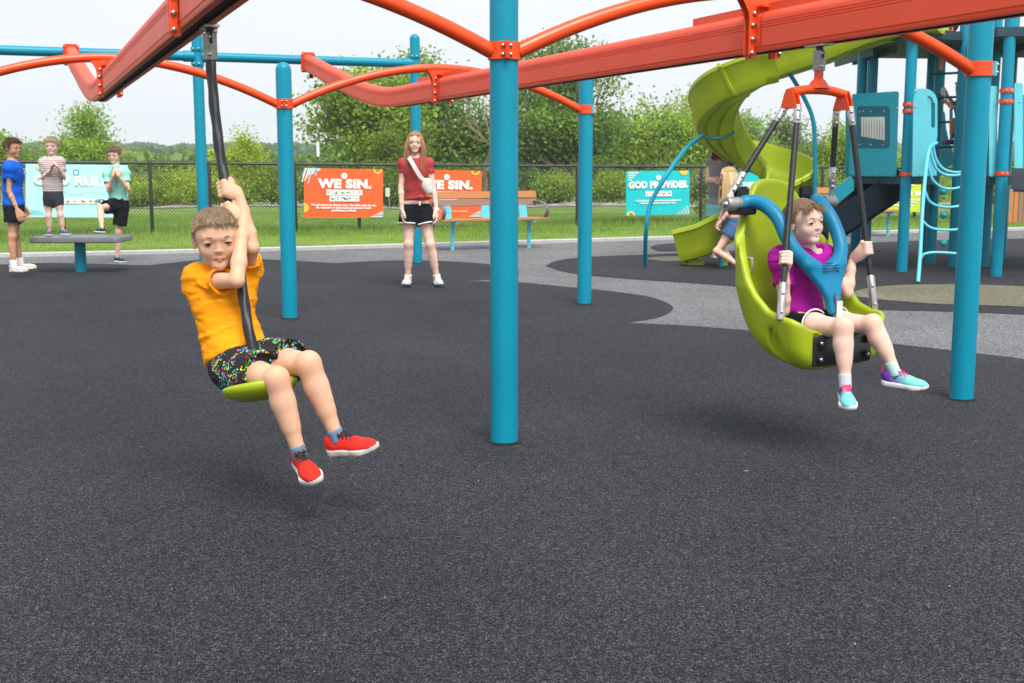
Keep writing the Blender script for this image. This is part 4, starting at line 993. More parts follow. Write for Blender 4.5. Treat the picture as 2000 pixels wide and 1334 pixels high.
# loop ladder climber
lc = pxpath([(1829, 279, 13.95), (1817, 287, 13.85), (1811, 310, 13.75), (1806, 355, 13.55), (1801, 420, 13.3), (1797, 500, 13.1), (1793, 551, 12.95)])
MB().tube(lc, .021, 14).build('climber_rail', AQUAP, tower, smooth=True)
lc2 = pxpath([(1915, 279, 13.9), (1918, 310, 13.7), (1915, 355, 13.5), (1910, 420, 13.3), (1905, 500, 13.05), (1900, 551, 12.9)])
MB().tube(lc2, .021, 14).build('climber_rail', AQUAP, tower, smooth=True)
for l in ([(1822, 283), (1828, 310), (1843, 330), (1870, 337), (1895, 330)], [(1816, 292), (1826, 325), (1845, 341), (1872, 342), (1900, 335)], [(1812, 322), (1822, 352), (1845, 368), (1875, 366), (1905, 350)], [(1806, 372), (1816, 394), (1840, 404), (1875, 402), (1908, 385)], [(1802, 432), (1816, 444), (1840, 449), (1875, 447), (1908, 430)], [(1799, 504), (1806, 496), (1830, 493), (1875, 496), (1903, 500)]):
    D = np.interp(l[0][1], [280, 560], [13.9, 12.95]); MB().tube(arc_path([P(a, b, D) for a, b in l], 16), .0155, 10).build('climber_rung', AQUAP, tower, smooth=True)
for (px, py) in ((1842, 374), (1843, 420), (1843, 475)):
    c = P(px, py, 14.45); th = np.linspace(0, np.pi, 9); ph = np.linspace(0, 2*np.pi, 16, endpoint=False)
    o = MB().loft([[c+.043*np.array([math.sin(t)*math.cos(q), math.sin(t)*math.sin(q), math.cos(t)]) for q in ph] for t in th]).build('climbing_ball', TEALM, tower, smooth=True)
    MB().tube([c, c+np.array([.1, .2, .02])], .012, 6).build('ball_stem', TEALD, o, smooth=True)
# dark straight slide running down to the left under the music panel
NAVY = mat('navy_moulded_plastic', (0.002, 0.009, 0.02), .55, var=.1, spec=.2)
ds = thing('navy_slide', 'dark navy straight slide running down beneath the tower music panel', 'slide', P(1640, 430, 15.4))
a = P(1752, 352, 15.0); b = P(1598, 452, 14.9); d = unit(b-a); s_ = np.array([0, 1., 0]); up = unit(np.cross(s_, d)); up = up*np.sign(up[2])
rings = []
for t in np.linspace(0, 1, 12):
    c = a*(1-t)+b*t; w_ = .30
    rings.append([c+s_*x+up*z for x, z in ((-w_, .16), (-w_+.03, .16), (-w_+.05, .03), (w_-.05, .03), (w_-.03, .16), (w_, .16), (w_, -.14), (w_*.6, -.20), (w_*.3, -.14), (0, -.2), (-w_*.3, -.14), (-w_*.6, -.2), (-w_, -.14))])
MB().loft(rings).build('chute', NAVY, ds, smooth=True, auto=40)
pl_, f3 = plate([(1601, 392), (1612, 381), (1662, 344), (1668, 352), (1668, 372), (1604, 425)], 15.0, 14.7, TEALM, 'side_rail', ds)
MB().tube([P(1640, 505, 15.2), P(1640, 430, 15.2)], .03, 10).build('support_leg', TEAL, ds, smooth=True)
# ================================================================== SDF MODELLER (smooth organic surfaces)
def smin(a, b, k):
    if k <= 0: return np.minimum(a, b)
    h = np.clip(k-np.abs(a-b), 0, None)/k; return np.minimum(a, b)-h*h*k*.25
class Blob:
    def __init__(s): s.p = []
    def _add(s, fn, lo, hi, k, op): s.p.append((fn, np.array(lo, float), np.array(hi, float), k, op)); return s
    def cap(s, a, b, ra, rb=None, k=.02, op='u'):
        a = np.array(a, float); b = np.array(b, float); rb = ra if rb is None else rb
        def fn(X, a=a, b=b):
            ab = b-a; L2 = np.dot(ab, ab)+1e-12; t = np.clip(((X-a)@ab)/L2, 0, 1)
            return np.linalg.norm(X-a-t[..., None]*ab, axis=-1)-(ra+(rb-ra)*t)
        m = max(ra, rb); return s._add(fn, np.minimum(a, b)-m, np.maximum(a, b)+m, k, op)
    def chain(s, pts, rs, k=.02, op='u'):
        for i in range(len(pts)-1): s.cap(pts[i], pts[i+1], rs[i], rs[i+1], k, op)
        return s
    def cone(s, a, b, ra, rb, k=.01, op='u'):
        """flat-ended tapered cylinder (sleeves, cuffs)"""
        a = np.array(a, float); b = np.array(b, float)
        def fn(X):
            ab = b-a; L = np.linalg.norm(ab); d = ab/L; h = (X-a)@d; rad = np.linalg.norm(X-a-h[..., None]*d, axis=-1); t = np.clip(h/L, 0, 1)
            q1 = rad-(ra+(rb-ra)*t); q2 = np.abs(h-L/2)-L/2
            return np.minimum(np.maximum(q1, q2), 0)+np.hypot(np.maximum(q1, 0), np.maximum(q2, 0))
        m = max(ra, rb); return s._add(fn, np.minimum(a, b)-m, np.maximum(a, b)+m, k, op)
    def ell(s, c, r, M=None, k=.02, op='u'):
        c = np.array(c, float); r = np.array(r, float); M = np.eye(3) if M is None else np.asarray(M, float)
        def fn(X):
            q = (X-c)@M; k0 = np.linalg.norm(q/r, axis=-1); k1 = np.linalg.norm(q/(r*r), axis=-1)+1e-9; return k0*(k0-1)/k1
        m = r.max(); return s._add(fn, c-m, c+m, k, op)
    def rbox(s, c, h, M=None, r=.01, k=.01, op='u'):
        c = np.array(c, float); h = np.array(h, float); M = np.eye(3) if M is None else np.asarray(M, float)
        def fn(X):
            q = np.abs((X-c)@M)-h+r; return np.linalg.norm(np.maximum(q, 0), axis=-1)+np.minimum(q.max(-1), 0)-r
        m = np.linalg.norm(h); return s._add(fn, c-m, c+m, k, op)
    def plane(s, p, n, k=.004):
        """keep the side where (X-p).n < 0"""
        p = np.array(p, float); n = unit(n)
        s.p.append((lambda X: (X-p)@n, None, None, k, 'i')); return s
    def func(s, fn, lo, hi, k=.01, op='u'): return s._add(fn, lo, hi, k, op)
    def mesh(s, vox, lo=None, hi=None):
        if lo is None:
            lo = np.min([p[1] for p in s.p if p[4] == 'u' and p[1] is not None], 0)-3*vox; hi = np.max([p[2] for p in s.p if p[4] == 'u' and p[1] is not None], 0)+3*vox
        n = np.ceil((hi-lo)/vox).astype(int)+1; F = np.full(n, .2); ax = [lo[i]+vox*np.arange(n[i]) for i in range(3)]
        for fn, a, b, k, op in s.p:
            if a is None: sl = (slice(None),)*3
            else:
                m = k+2.5*vox; i0 = np.clip(np.floor((a-m-lo)/vox).astype(int), 0, n); i1 = np.clip(np.ceil((b+m-lo)/vox).astype(int)+1, 0, n)
                if np.any(i1 <= i0): continue
                sl = tuple(slice(i0[j], i1[j]) for j in range(3))
            X = np.stack(np.meshgrid(ax[0][sl[0]], ax[1][sl[1]], ax[2][sl[2]], indexing='ij'), -1); D = fn(X); f = F[sl]
            if op == 'u': F[sl] = smin(f, D, k)
            elif op == 's': F[sl] = -smin(-f, D, k)
            elif op == 'i': F[sl] = -smin(-f, -D, k)
        return surfnet(F, lo, vox)
def surfnet(F, lo, vox):
    S = F < 0; nx, ny, nz = F.shape
    c = S[:-1, :-1, :-1].astype(np.int8)
    tot = sum(S[i:nx-1+i, j:ny-1+j, k:nz-1+k].astype(np.int8) for i in (0, 1) for j in (0, 1) for k in (0, 1))
    act = (tot > 0) & (tot < 8); I = np.argwhere(act)
    if len(I) == 0: return np.zeros((0, 3)), np.zeros((0, 4), int)
    acc = np.zeros((len(I), 3)); cnt = np.zeros(len(I)); co = [(i, j, k) for i in (0, 1) for j in (0, 1) for k in (0, 1)]
    for a in co:
        for ax in range(3):
            if a[ax]: continue
            b = list(a); b[ax] = 1
            fa = F[I[:, 0]+a[0], I[:, 1]+a[1], I[:, 2]+a[2]]; fb = F[I[:, 0]+b[0], I[:, 1]+b[1], I[:, 2]+b[2]]
            m = (fa < 0) != (fb < 0); t = np.where(m, fa/(fa-fb+1e-20), 0); p = np.tile(np.array(a, float), (len(I), 1)); p[:, ax] += t
            acc[m] += p[m]; cnt += m
    V = lo+vox*(I+acc/cnt[:, None]); idx = -np.ones(act.shape, int); idx[act] = np.arange(len(I)); Q = []
    for ax in range(3):
        sl0 = [slice(None)]*3; sl1 = [slice(None)]*3; sl0[ax] = slice(0, -1); sl1[ax] = slice(1, None)
        ch = S[tuple(sl0)] != S[tuple(sl1)]; E = np.argwhere(ch); o = [i for i in range(3) if i != ax]
        E = E[(E[:, o[0]] > 0) & (E[:, o[1]] > 0) & (E[:, o[0]] < F.shape[o[0]]-1) & (E[:, o[1]] < F.shape[o[1]]-1)]
        q = []
        for d0, d1 in ((0, 0), (-1, 0), (-1, -1), (0, -1)):
            e_ = E.copy(); e_[:, o[0]] += d0; e_[:, o[1]] += d1; q.append(idx[e_[:, 0], e_[:, 1], e_[:, 2]])
        q = np.stack(q, 1); ins = S[E[:, 0], E[:, 1], E[:, 2]]
        if ax == 1: ins = ~ins
        q[~ins] = q[~ins][:, ::-1]; Q.append(q)
    Q = np.concatenate(Q); Q = Q[(Q >= 0).all(1)]; return V, Q
def vnormals(V, Q):
    n = np.cross(V[Q[:, 2]]-V[Q[:, 0]], V[Q[:, 3]]-V[Q[:, 1]]); N = np.zeros_like(V)
    for i in range(4): np.add.at(N, Q[:, i], n)
    return N/(np.linalg.norm(N, axis=1)[:, None]+1e-12)
def join(parts):
    V = []; Q = []; n = 0
    for v, q in parts: V.append(v); Q.append(q+n); n += len(v)
    return np.concatenate(V), np.concatenate(Q)
def smoothv(V, Q, it=1, lam=.5):
    for _ in range(it):
        A = np.zeros_like(V); c = np.zeros(len(V))
        for i in range(4):
            for j in (1, 3): np.add.at(A, Q[:, i], V[Q[:, (i+j) % 4]]); np.add.at(c, Q[:, i], 1)
        V = V*(1-lam)+lam*A/np.maximum(c, 1)[:, None]
    return V
def blobobj(name, b, vox, m, parent, col=None, disp=None, sm=1):
    V, Q = b.mesh(vox); V = smoothv(V, Q, sm, .4)
    if disp is not None: V = V+vnormals(V, Q)*disp(V)[:, None]
    C = None
    if col is not None: C = col(V)
    return fastmesh(name, V, Q, m, parent, C, smooth=True)

# ------------------------------------------------------------------ people
def skinmat(name):
    m, n, b = nodes(name); a = n.nodes.new('ShaderNodeAttribute'); a.attribute_name = 'Col'
    nx = noise(n, 60, 4); rp = ramp(n, [(0.3, (.97, .95, .94)), (0.7, (1.03, 1.02, 1.02))]); n.links.new(nx.outputs[0], rp.inputs[0])
    mm = n.nodes.new('ShaderNodeMixRGB'); mm.blend_type = 'MULTIPLY'; mm.inputs[0].default_value = 1
    n.links.new(a.outputs['Color'], mm.inputs[1]); n.links.new(rp.outputs[0], mm.inputs[2]); n.links.new(mm.outputs[0], b.inputs['Base Color'])
    b.inputs['Roughness'].default_value = .5; b.inputs['Specular IOR Level'].default_value = .35
    b.inputs['Subsurface Weight'].default_value = .12; b.inputs['Subsurface Radius'].default_value = (1, .35, .2); b.inputs['Subsurface Scale'].default_value = .008
    bp = n.nodes.new('ShaderNodeBump'); bp.inputs['Strength'].default_value = .12; bp.inputs['Distance'].default_value = .001
    nb = noise(n, 500, 3); n.links.new(nb.outputs[0], bp.inputs['Height']); n.links.new(bp.outputs[0], b.inputs['Normal']); return m
SKIN = skinmat('skin')
def hairmat():
    m, n, b = nodes('hair_strands'); a = n.nodes.new('ShaderNodeAttribute'); a.attribute_name = 'Col'; n.links.new(a.outputs['Color'], b.inputs['Base Color'])
    b.inputs['Roughness'].default_value = .42; b.inputs['Specular IOR Level'].default_value = .4; return m
HAIR = hairmat()
def cloth(name, col, **k): return mat(name, col, k.pop('rough', .85), var=k.pop('var', .07), nscale=7, bump=.35, bscale=420, spec=.15, **k)
EYEW = mat('eye_white', (.62, .60, .58), .25); IRISB = mat('iris_blue', (.05, .10, .14), .2); PUPIL = mat('pupil', (.004, .004, .004), .15)
TEETH = mat('teeth', (.75, .72, .66), .3)

def head_sdf(b, O, M, H, mouth='shut', lids=.5, ear=True, k=.02):
    """O: head centre at eye level, M columns = right, forward, up; H chin-to-crown"""
    W = lambda x, y, z: O+M@(np.array([x, y, z])*H); s = H; e = lambda c, r, kk=.1, op='u', R_=None: b.ell(W(*c), np.array(r)*s, M if R_ is None else M@R_, kk*s, op)
    cp = lambda a, c, ra, rb=None, kk=.06, op='u': b.cap(W(*a), W(*c), ra*s, (ra if rb is None else rb)*s, kk*s, op)
    e((0, -.07, .125), (.365, .43, .375)); e((0, .10, .10), (.32, .285, .30), .12); e((0, .09, -.16), (.295, .275, .29), .1)
    cp((-.195, .02, -.20), (-.05, .245, -.395), .085, .07, .1); cp((.195, .02, -.20), (.05, .245, -.395), .085, .07, .1)
    e((0, .27, -.405), (.085, .070, .065), .07)
    for q in (-1, 1):
        e((q*.160, .225, -.150), (.115, .110, .112), .09)
        cp((q*.05, .358, .085), (q*.20, .305, .085), .034, .032, .07)
    b.ell(W(-.155, .400, -.005), np.array([.062, .045, .034])*s, M, .05*s, 's'); b.ell(W(.155, .400, -.005), np.array([.062, .045, .034])*s, M, .05*s, 's')
    cp((0, .350, .02), (0, .388, -.115), .024, .034, .045)
    e((0, .400, -.132), (.036, .036, .032), .025)
    for q in (-1, 1): e((q*.042, .374, -.144), (.026, .034, .024), .02)
    for q in (-1, 1): e((q*.022, .405, -.170), (.010, .016, .010), .010, 's')
    # lips
    cp((-.085, .330, -.262), (0, .366, -.254), .010, .016, .03); cp((.085, .330, -.262), (0, .366, -.254), .010, .016, .03)
    cp((-.065, .330, -.288), (0, .360, -.293), .010, .018, .03); cp((.065, .330, -.288), (0, .360, -.293), .010, .018, .03)
    if mouth == 'shut':
        cp((-.100, .345, -.275), (0, .402, -.273), .004, .006, .008, 's'); cp((.100, .345, -.275), (0, .402, -.273), .004, .006, .008, 's')
    else:
        e((0, .385, -.276), (.100, .060, .022), .008, 's')
    # eyelids: balls over the eyes with a slit
    for q in (-1, 1):
        e((q*.155, .300, -.004), (.084, .080, .068), .03)
        e((q*.155, .392, -.010), (.070, .048, .008+.03*lids), .006, 's')
    if ear:
        for q in (-1, 1):
            a = .25*q; Rz = np.array([[math.cos(a), -math.sin(a), 0], [math.sin(a), math.cos(a), 0], [0, 0, 1.]])
            e((q*.375, -.045, -.045), (.032, .085, .125), .02, 'u', Rz); e((q*.405, -.03, -.035), (.022, .045, .075), .02, 's', Rz); e((q*.39, -.035, -.03), (.02, .02, .035), .01, 'u', Rz)
    return W
def face_parts(o, O, M, H, lids, mouth, gaze=(0, 0), iris=IRISB, brow=(.16, .10, .05), browm=None):
    W = lambda x, y, z: O+M@(np.array([x, y, z])*H)
    for q in (-1, 1):
        b = MB(); c = W(q*.155, .313, -.010); th = np.linspace(0, np.pi, 9); ph = np.linspace(0, 2*np.pi, 14, endpoint=False)
        e_ = b.loft([[c+M@(H*.0635*np.array([math.sin(t)*math.cos(p), math.sin(t)*math.sin(p), math.cos(t)])) for p in ph] for t in th]).build('eye', EYEW, o, smooth=True)
        g = unit(np.array([gaze[0], 1, gaze[1]])); mb = MB()
        for rr_, lift, m_, nm in ((.036, .0615, iris, 'iris'), (.019, .0625, PUPIL, 'pupil')):
            B = basis(M@g); th = np.linspace(0, 2*np.pi, 12, endpoint=False); cc = c+M@g*H*(lift-.003)
            MB().add([c+M@g*H*(lift+.003)]+[cc+B@np.array([math.cos(t)*rr_*H, math.sin(t)*rr_*H, 0]) for t in th], [(0, i+1, (i+1) % 12+1) for i in range(12)]).build(nm, m_, e_, fix=False)
        # upper lash line and brow
        pts = [W(q*(.155+dx), .386-dx*dx*7-max(dx, 0)*.10, .002+.026*lids-dx*dx*4) for dx in (-.066, -.035, 0, .035, .068)]
        MB().tube(pts, [.004*H, .009*H, .011*H, .011*H, .006*H], 5).build('eyelash', mat('lash', (.03, .018, .012), .6), o, smooth=True)
        pts = [W(q*x, y, z) for x, y, z in ((.060, .392, .078), (.12, .390, .096), (.18, .366, .100), (.232, .325, .080))]
        MB().tube(arc_path(pts, 9), np.array([.009, .013, .014, .013, .012, .011, .009, .008, .006, .004])[:len(arc_path(pts, 9))]*H, 5).build('eyebrow', mat('brow_'+('%.2f' % brow[0]), brow, .8), o, smooth=True)
    if mouth == 'shut':
        MB().tube(arc_path([W(-.108, .322, -.266), W(-.055, .358, -.274), W(0, .374, -.272), W(.055, .358, -.274), W(.108, .322, -.266)], 12), .0062*H, 5).build('mouth_line', mat('mouth_shadow_line', (.22, .05, .04), .6), o, smooth=True)
    if mouth == 'open':
        mb = MB(); n = 9; rr = []
        for z in (-.272, -.296): rr.append([W(x, .350-abs(x)**2*3.2, z+.012+abs(x)*.02) for x in np.linspace(-.066, .066, n)])
        mb.loft(rr, closed=False).build('teeth', TEETH, o, smooth=True, fix=False)
def skincol(base, blobs):
    base = np.array(base, float)
    def f(V):
        C = np.tile(base, (len(V), 1))*(1+.03*fbm(V*9, 2, 3)[:, None])
        for c, r, col, st in blobs:
            d = np.linalg.norm((V-np.asarray(c))/np.asarray(r), axis=1); w_ = (np.clip(1-d, 0, 1)**.8*st)[:, None]; C = C*(1-w_)+np.array(col)*w_
        return np.clip(C, 0, 1)
    return f
def face_blobs(O, M, H, base):
    W = lambda x, y, z: O+M@(np.array([x, y, z])*H); b = np.array(base); B = []
    for q in (-1, 1):
        B.append((W(q*.2, .27, -.14), [H*.17]*3, b*np.array([1.0, .78, .74]), .28)); B.append((W(q*.40, -.04, -.04), [H*.14]*3, b*np.array([1.0, .72, .66]), .5))
        B.append((W(q*.155, .37, -.01), [H*.09, H*.09, H*.045], b*np.array([.92, .78, .74]), .22))
        B.append((W(q*.045, .37, -.274), [H*.065, H*.065, H*.036], b*np.array([.85, .46, .42]), .85))
    B.append((W(0, .40, -.13), [H*.07]*3, b*np.array([1.0, .76, .72]), .5)); B.append((W(0, .375, -.274), [H*.06, H*.06, H*.036], b*np.array([.85, .46, .42]), .85))
    return B
def hand_grip(b, wrist, O, axis, hdir, rr, s=1.0, flip=1, k=.004):
    """fist round a bar: O bar centre at the palm, axis = bar direction towards the index side, hdir = wrist to knuckles"""
    a = unit(axis); h = unit(hdir-a*np.dot(hdir, a)); n = np.cross(a, h)*flip   # n: from back of hand to palm
    wr = np.asarray(wrist, float); rf = .0078*s; rho = rr+rf*.95
    for i, (off, L_) in enumerate(((.026, 1), (.0088, 1.08), (-.0088, 1.0), (-.025, .85))):
        c = O+a*off*s; pts = []
        for th in (-80, -25, 35, 92, 145, 190 if i < 3 else 175):
            t = R(th); q = rho*(1.12 if th < -20 else 1.0); pts.append(c+q*(math.cos(t)*h+math.sin(t)*n))
        b.chain(pts, [rf*1.22, rf*1.15, rf*1.05, rf, rf*.95, rf*.85], k)
    back = O-n*(rho*.98)
    for off in (.024, .008, -.008, -.023): b.cap(wr+a*off*.55*s, back+a*off*s+h*.004, .0125*s, .0105*s, .012)
    dz = unit(back-wr-a*np.dot(back-wr, a)*.999); b.ell((wr+back)/2, np.array([.030*s, .014*s, min(.045*s, np.linalg.norm(back-wr)*.62)]), np.stack([a, np.cross(dz, a), dz], 1), .014)
    tb = wr*.62+back*.38+a*.024*s
    b.chain([tb, O-h*rho*.75-n*rho*.55+a*.036*s, O-h*rho*1.0+n*rho*.35+a*.036*s, O-h*rho*.25+n*rho*1.15+a*.030*s], [.0125*s, .0105*s, .0098*s, .0085*s], .008)
def hand_open(b, wrist, d, pn, thumb, s=1.0, curl=.35, k=.004, spread=.0):
    """relaxed hand: d wrist to knuckles, pn palm normal, thumb side direction"""
    d = unit(d); pn = unit(pn-d*np.dot(pn, d)); t = np.cross(d, pn); t = t*np.sign(np.dot(t, thumb)) if abs(np.dot(t, thumb)) > 1e-6 else t; w_ = np.asarray(wrist, float)
    kn = w_+d*.072*s
    for off, L_ in ((.025, .9), (.0085, 1.0), (-.0085, .95), (-.024, .76)):
        b.cap(w_+t*off*.6*s+d*.005, kn+t*off*s, .0125*s, .0100*s, .012)
        p = kn+t*off*s; ang = curl*.6; pts = [p]
        for Ls, da in ((.034, .0), (.022, curl), (.018, curl)):
            ang += da; p = p+(d*math.cos(ang)+pn*math.sin(ang)+t*spread*off*20)*Ls*L_*s; pts.append(p)
        b.chain(pts, [.0090*s, .0082*s, .0076*s, .0066*s], k)
    b.chain([w_+d*.012*s+t*.016*s, w_+d*.040*s+t*.036*s+pn*.010*s, w_+d*.068*s+t*.046*s+pn*.016*s, w_+d*.088*s+t*.045*s+pn*.020*s], [.0135*s, .0115*s, .0098*s, .0082*s], .010)
def shoe(parent, ankle, toe, up, L, mu, ms, sock=None, msole2=None, lace=None, collar=None, name='shoe', vox=.006, clog=False, tongue=None, strap=None, toecol=None):
    """ankle: joint position; toe: forward direction; up: shoe up axis"""
    f = unit(toe); up = unit(np.asarray(up, float)-f*np.dot(up, f)); x = np.cross(f, up); A = np.asarray(ankle, float)
    O = A-up*.30*L-f*.24*L; W = lambda a, b_, c: O+x*a*L+f*b_*L+up*c*L; M = np.stack([x, f, up], 1)
    def d2(q, infl=0):
        pts = [(0, .14, .125), (.004, .42, .125), (.006, .68, .172), (-.012, .84, .125)]; D = None
        for (x0, y0, r0_), (x1, y1, r1_) in zip(pts[:-1], pts[1:]):
            a = np.array([x0, y0]); ab = np.array([x1-x0, y1-y0]); t = np.clip(((q-a)@ab)/(ab@ab), 0, 1); dd = np.linalg.norm(q-a-t[..., None]*ab, axis=-1)-(r0_+(r1_-r0_)*t)-infl
            D = dd if D is None else smin(D, dd, .06)
        return D
    def solef(X):
        q = (X-O)@M/L; rise = .05*np.clip((q[..., 1]-.72)/.28, 0, 1)**2+.02*np.clip((.12-q[..., 1])/.12, 0, 1)**2; h = .115-.03*np.clip(q[..., 1], 0, 1)
        z = q[..., 2]-rise; a = d2(q[..., :2], .008); c_ = np.abs(z-h/2)-h/2
        return (np.minimum(np.maximum(a, c_), 0)+np.hypot(np.maximum(a+.02, 0), np.maximum(c_+.02, 0))-.02*(np.maximum(a, c_) > -.02))*L
    lo = O-L*1.3; hi = O+L*1.3
    b = Blob(); b.func(solef, np.min([W(*c) for c in ((-.22, -.05, -.03), (.22, 1.05, .2), (-.22, 1.05, .2), (.22, -.05, -.03), (.22, 1.05, -.03), (-.22, -.05, .2), (-.22, 1.05, -.03), (.22, -.05, .2))], 0), np.max([W(*c) for c in ((-.22, -.05, -.03), (.22, 1.05, .2), (-.22, 1.05, .2), (.22, -.05, -.03), (.22, 1.05, -.03), (-.22, -.05, .2), (-.22, 1.05, -.03), (.22, -.05, .2))], 0), .002)
    u = Blob(); u.ell(W(.004, .67, .10), np.array([.160, .30, .155 if clog else .125])*L, M, .05*L).cap(W(0, .22, .14), W(0, .60, .13), .118*L, .12*L, .06*L)
    u.ell(W(0, .15, .19), np.array([.118, .145, .17])*L, M, .05*L)
    if not clog: u.cap(W(0, .34, .25), W(0, .56, .19), .075*L, .07*L, .07*L).cap(W(0, .13, .25), W(0, .21, .29), .10*L, .095*L, .05*L)
    u.plane(W(0, 0, .075), -up, .003)
    if clog: u.ell(W(0, .22, .33), np.array([.10, .17, .20])*L, M, .02*L, 's')
    else: u.cap(A+up*.0*L, A+up*.35*L, .082*L, .11*L, .01*L, 's')
    if collar is None and not clog: u.plane(W(0, .12, .345), unit(up*1.0-f*.12), .008)
    us = blobobj(name, u, vox, mu, parent, col=toecol(W, L) if toecol else None)
    so = blobobj('sole', b, vox, ms, us)
    if tongue is not None:
        tg = Blob().cap(W(0, .36, .30), W(0, .27, .385), .055*L, .05*L, .02*L).cap(W(0, .36, .30), W(0, .56, .215), .05*L, .05*L, .02*L); blobobj('tongue', tg, vox, tongue, us)
    if lace is not None:
        for i in range(4):
            y_ = .34+.070*i; z_ = .350-.026*i
            pts = [W(-.078, y_+.02, z_-.042), W(-.045, y_, z_-.008), W(.0, y_-.012, z_+.006), W(.045, y_, z_-.008), W(.078, y_+.02, z_-.042)]
            MB().tube(arc_path(pts, 12), .0135*L, 6).build('lace', lace, us, smooth=True)
            if i < 3: MB().tube(arc_path([W(-.07, y_+.02, z_-.035), W(0, y_+.045, z_+.008), W(.07, y_+.085, z_-.075)], 8), .011*L, 6).build('lace', lace, us, smooth=True)
        for q in (-1, 1):
            MB().tube(arc_path([W(0, .33, .35), W(q*.06, .34, .37), W(q*.10, .40, .33), W(q*.05, .38, .345), W(0, .33, .35)], 16), .010*L, 5).build('lace', lace, us, smooth=True)
    if strap is not None:
        pts = [W(-.115, .30, .20), W(-.085, .31, .30), W(0, .33, .352), W(.085, .31, .30), W(.115, .30, .20)]; pp = arc_path(pts, 16); rings = []
        for i, p in enumerate(pp):
            t = unit(pp[min(i+1, len(pp)-1)]-pp[max(0, i-1)]); n_ = unit(np.cross(t, f)); rings.append([p+f*a*.042*L+n_*c_*.012*L for a, c_ in ((-1, -1), (1, -1), (1, 1), (-1, 1))])
        MB().loft(rings).build('strap', strap, us, smooth=True)
    return us, W
def strands(name, roots, dirs, lens, parent, cols, width=.0011, seg=4, curl=.25, grav=.0, seed=0, collide=None):
    """thin tapered hair ribbons; collide=(list of (c, radii, M)) pushes them out of the head"""
    r = np.random.default_rng(seed); n = len(roots); p = roots.copy(); d = dirs.copy(); pts = [p.copy()]
    side0 = np.cross(d, r.normal(size=(n, 3))); side0 /= np.linalg.norm(side0, axis=1)[:, None]+1e-9
    for s_ in range(seg):
        d = d+r.normal(size=(n, 3))*curl/seg+np.array([0, 0, -1.])*np.asarray(grav)/seg; d /= np.linalg.norm(d, axis=1)[:, None]; p = p+d*(lens/seg)[:, None]
        if collide is not None:
            for c, rad, M in collide:
                q = (p-c)@M; kk = np.linalg.norm(q/rad, axis=1); m = kk < 1
                q[m] = q[m]/kk[m][:, None]*1.0; p = np.where(m[:, None], q@M.T+c, p)
        pts.append(p.copy())
    V = []; C = []
    for i, q in enumerate(pts):
        w_ = width*(1-.85*(i/seg)**1.5); V.append(q-side0*w_); V.append(q+side0*w_); C.append(cols*(1-.0*i)); C.append(cols)
    m = len(V); V = np.stack(V, 1).reshape(-1, 3); C = np.stack(C, 1).reshape(-1, 3); F = []
    base = np.arange(n)*m
    for i in range(seg): F.append(np.stack([base+2*i, base+2*i+1, base+2*i+3, base+2*i+2], 1))
    return V, np.concatenate(F), C
def haircols(n, base, seed, var=.35, tips=None):
    r = np.random.default_rng(seed); b = np.array(base); k = r.uniform(-1, 1, (n, 1)); c = b*(1+var*k)
    if tips is not None:
        q = r.uniform(0, 1, (n, 1)) > .72; c = np.where(q, np.array(tips)*(1+.2*k), c)
    return np.clip(c, .003, 1)
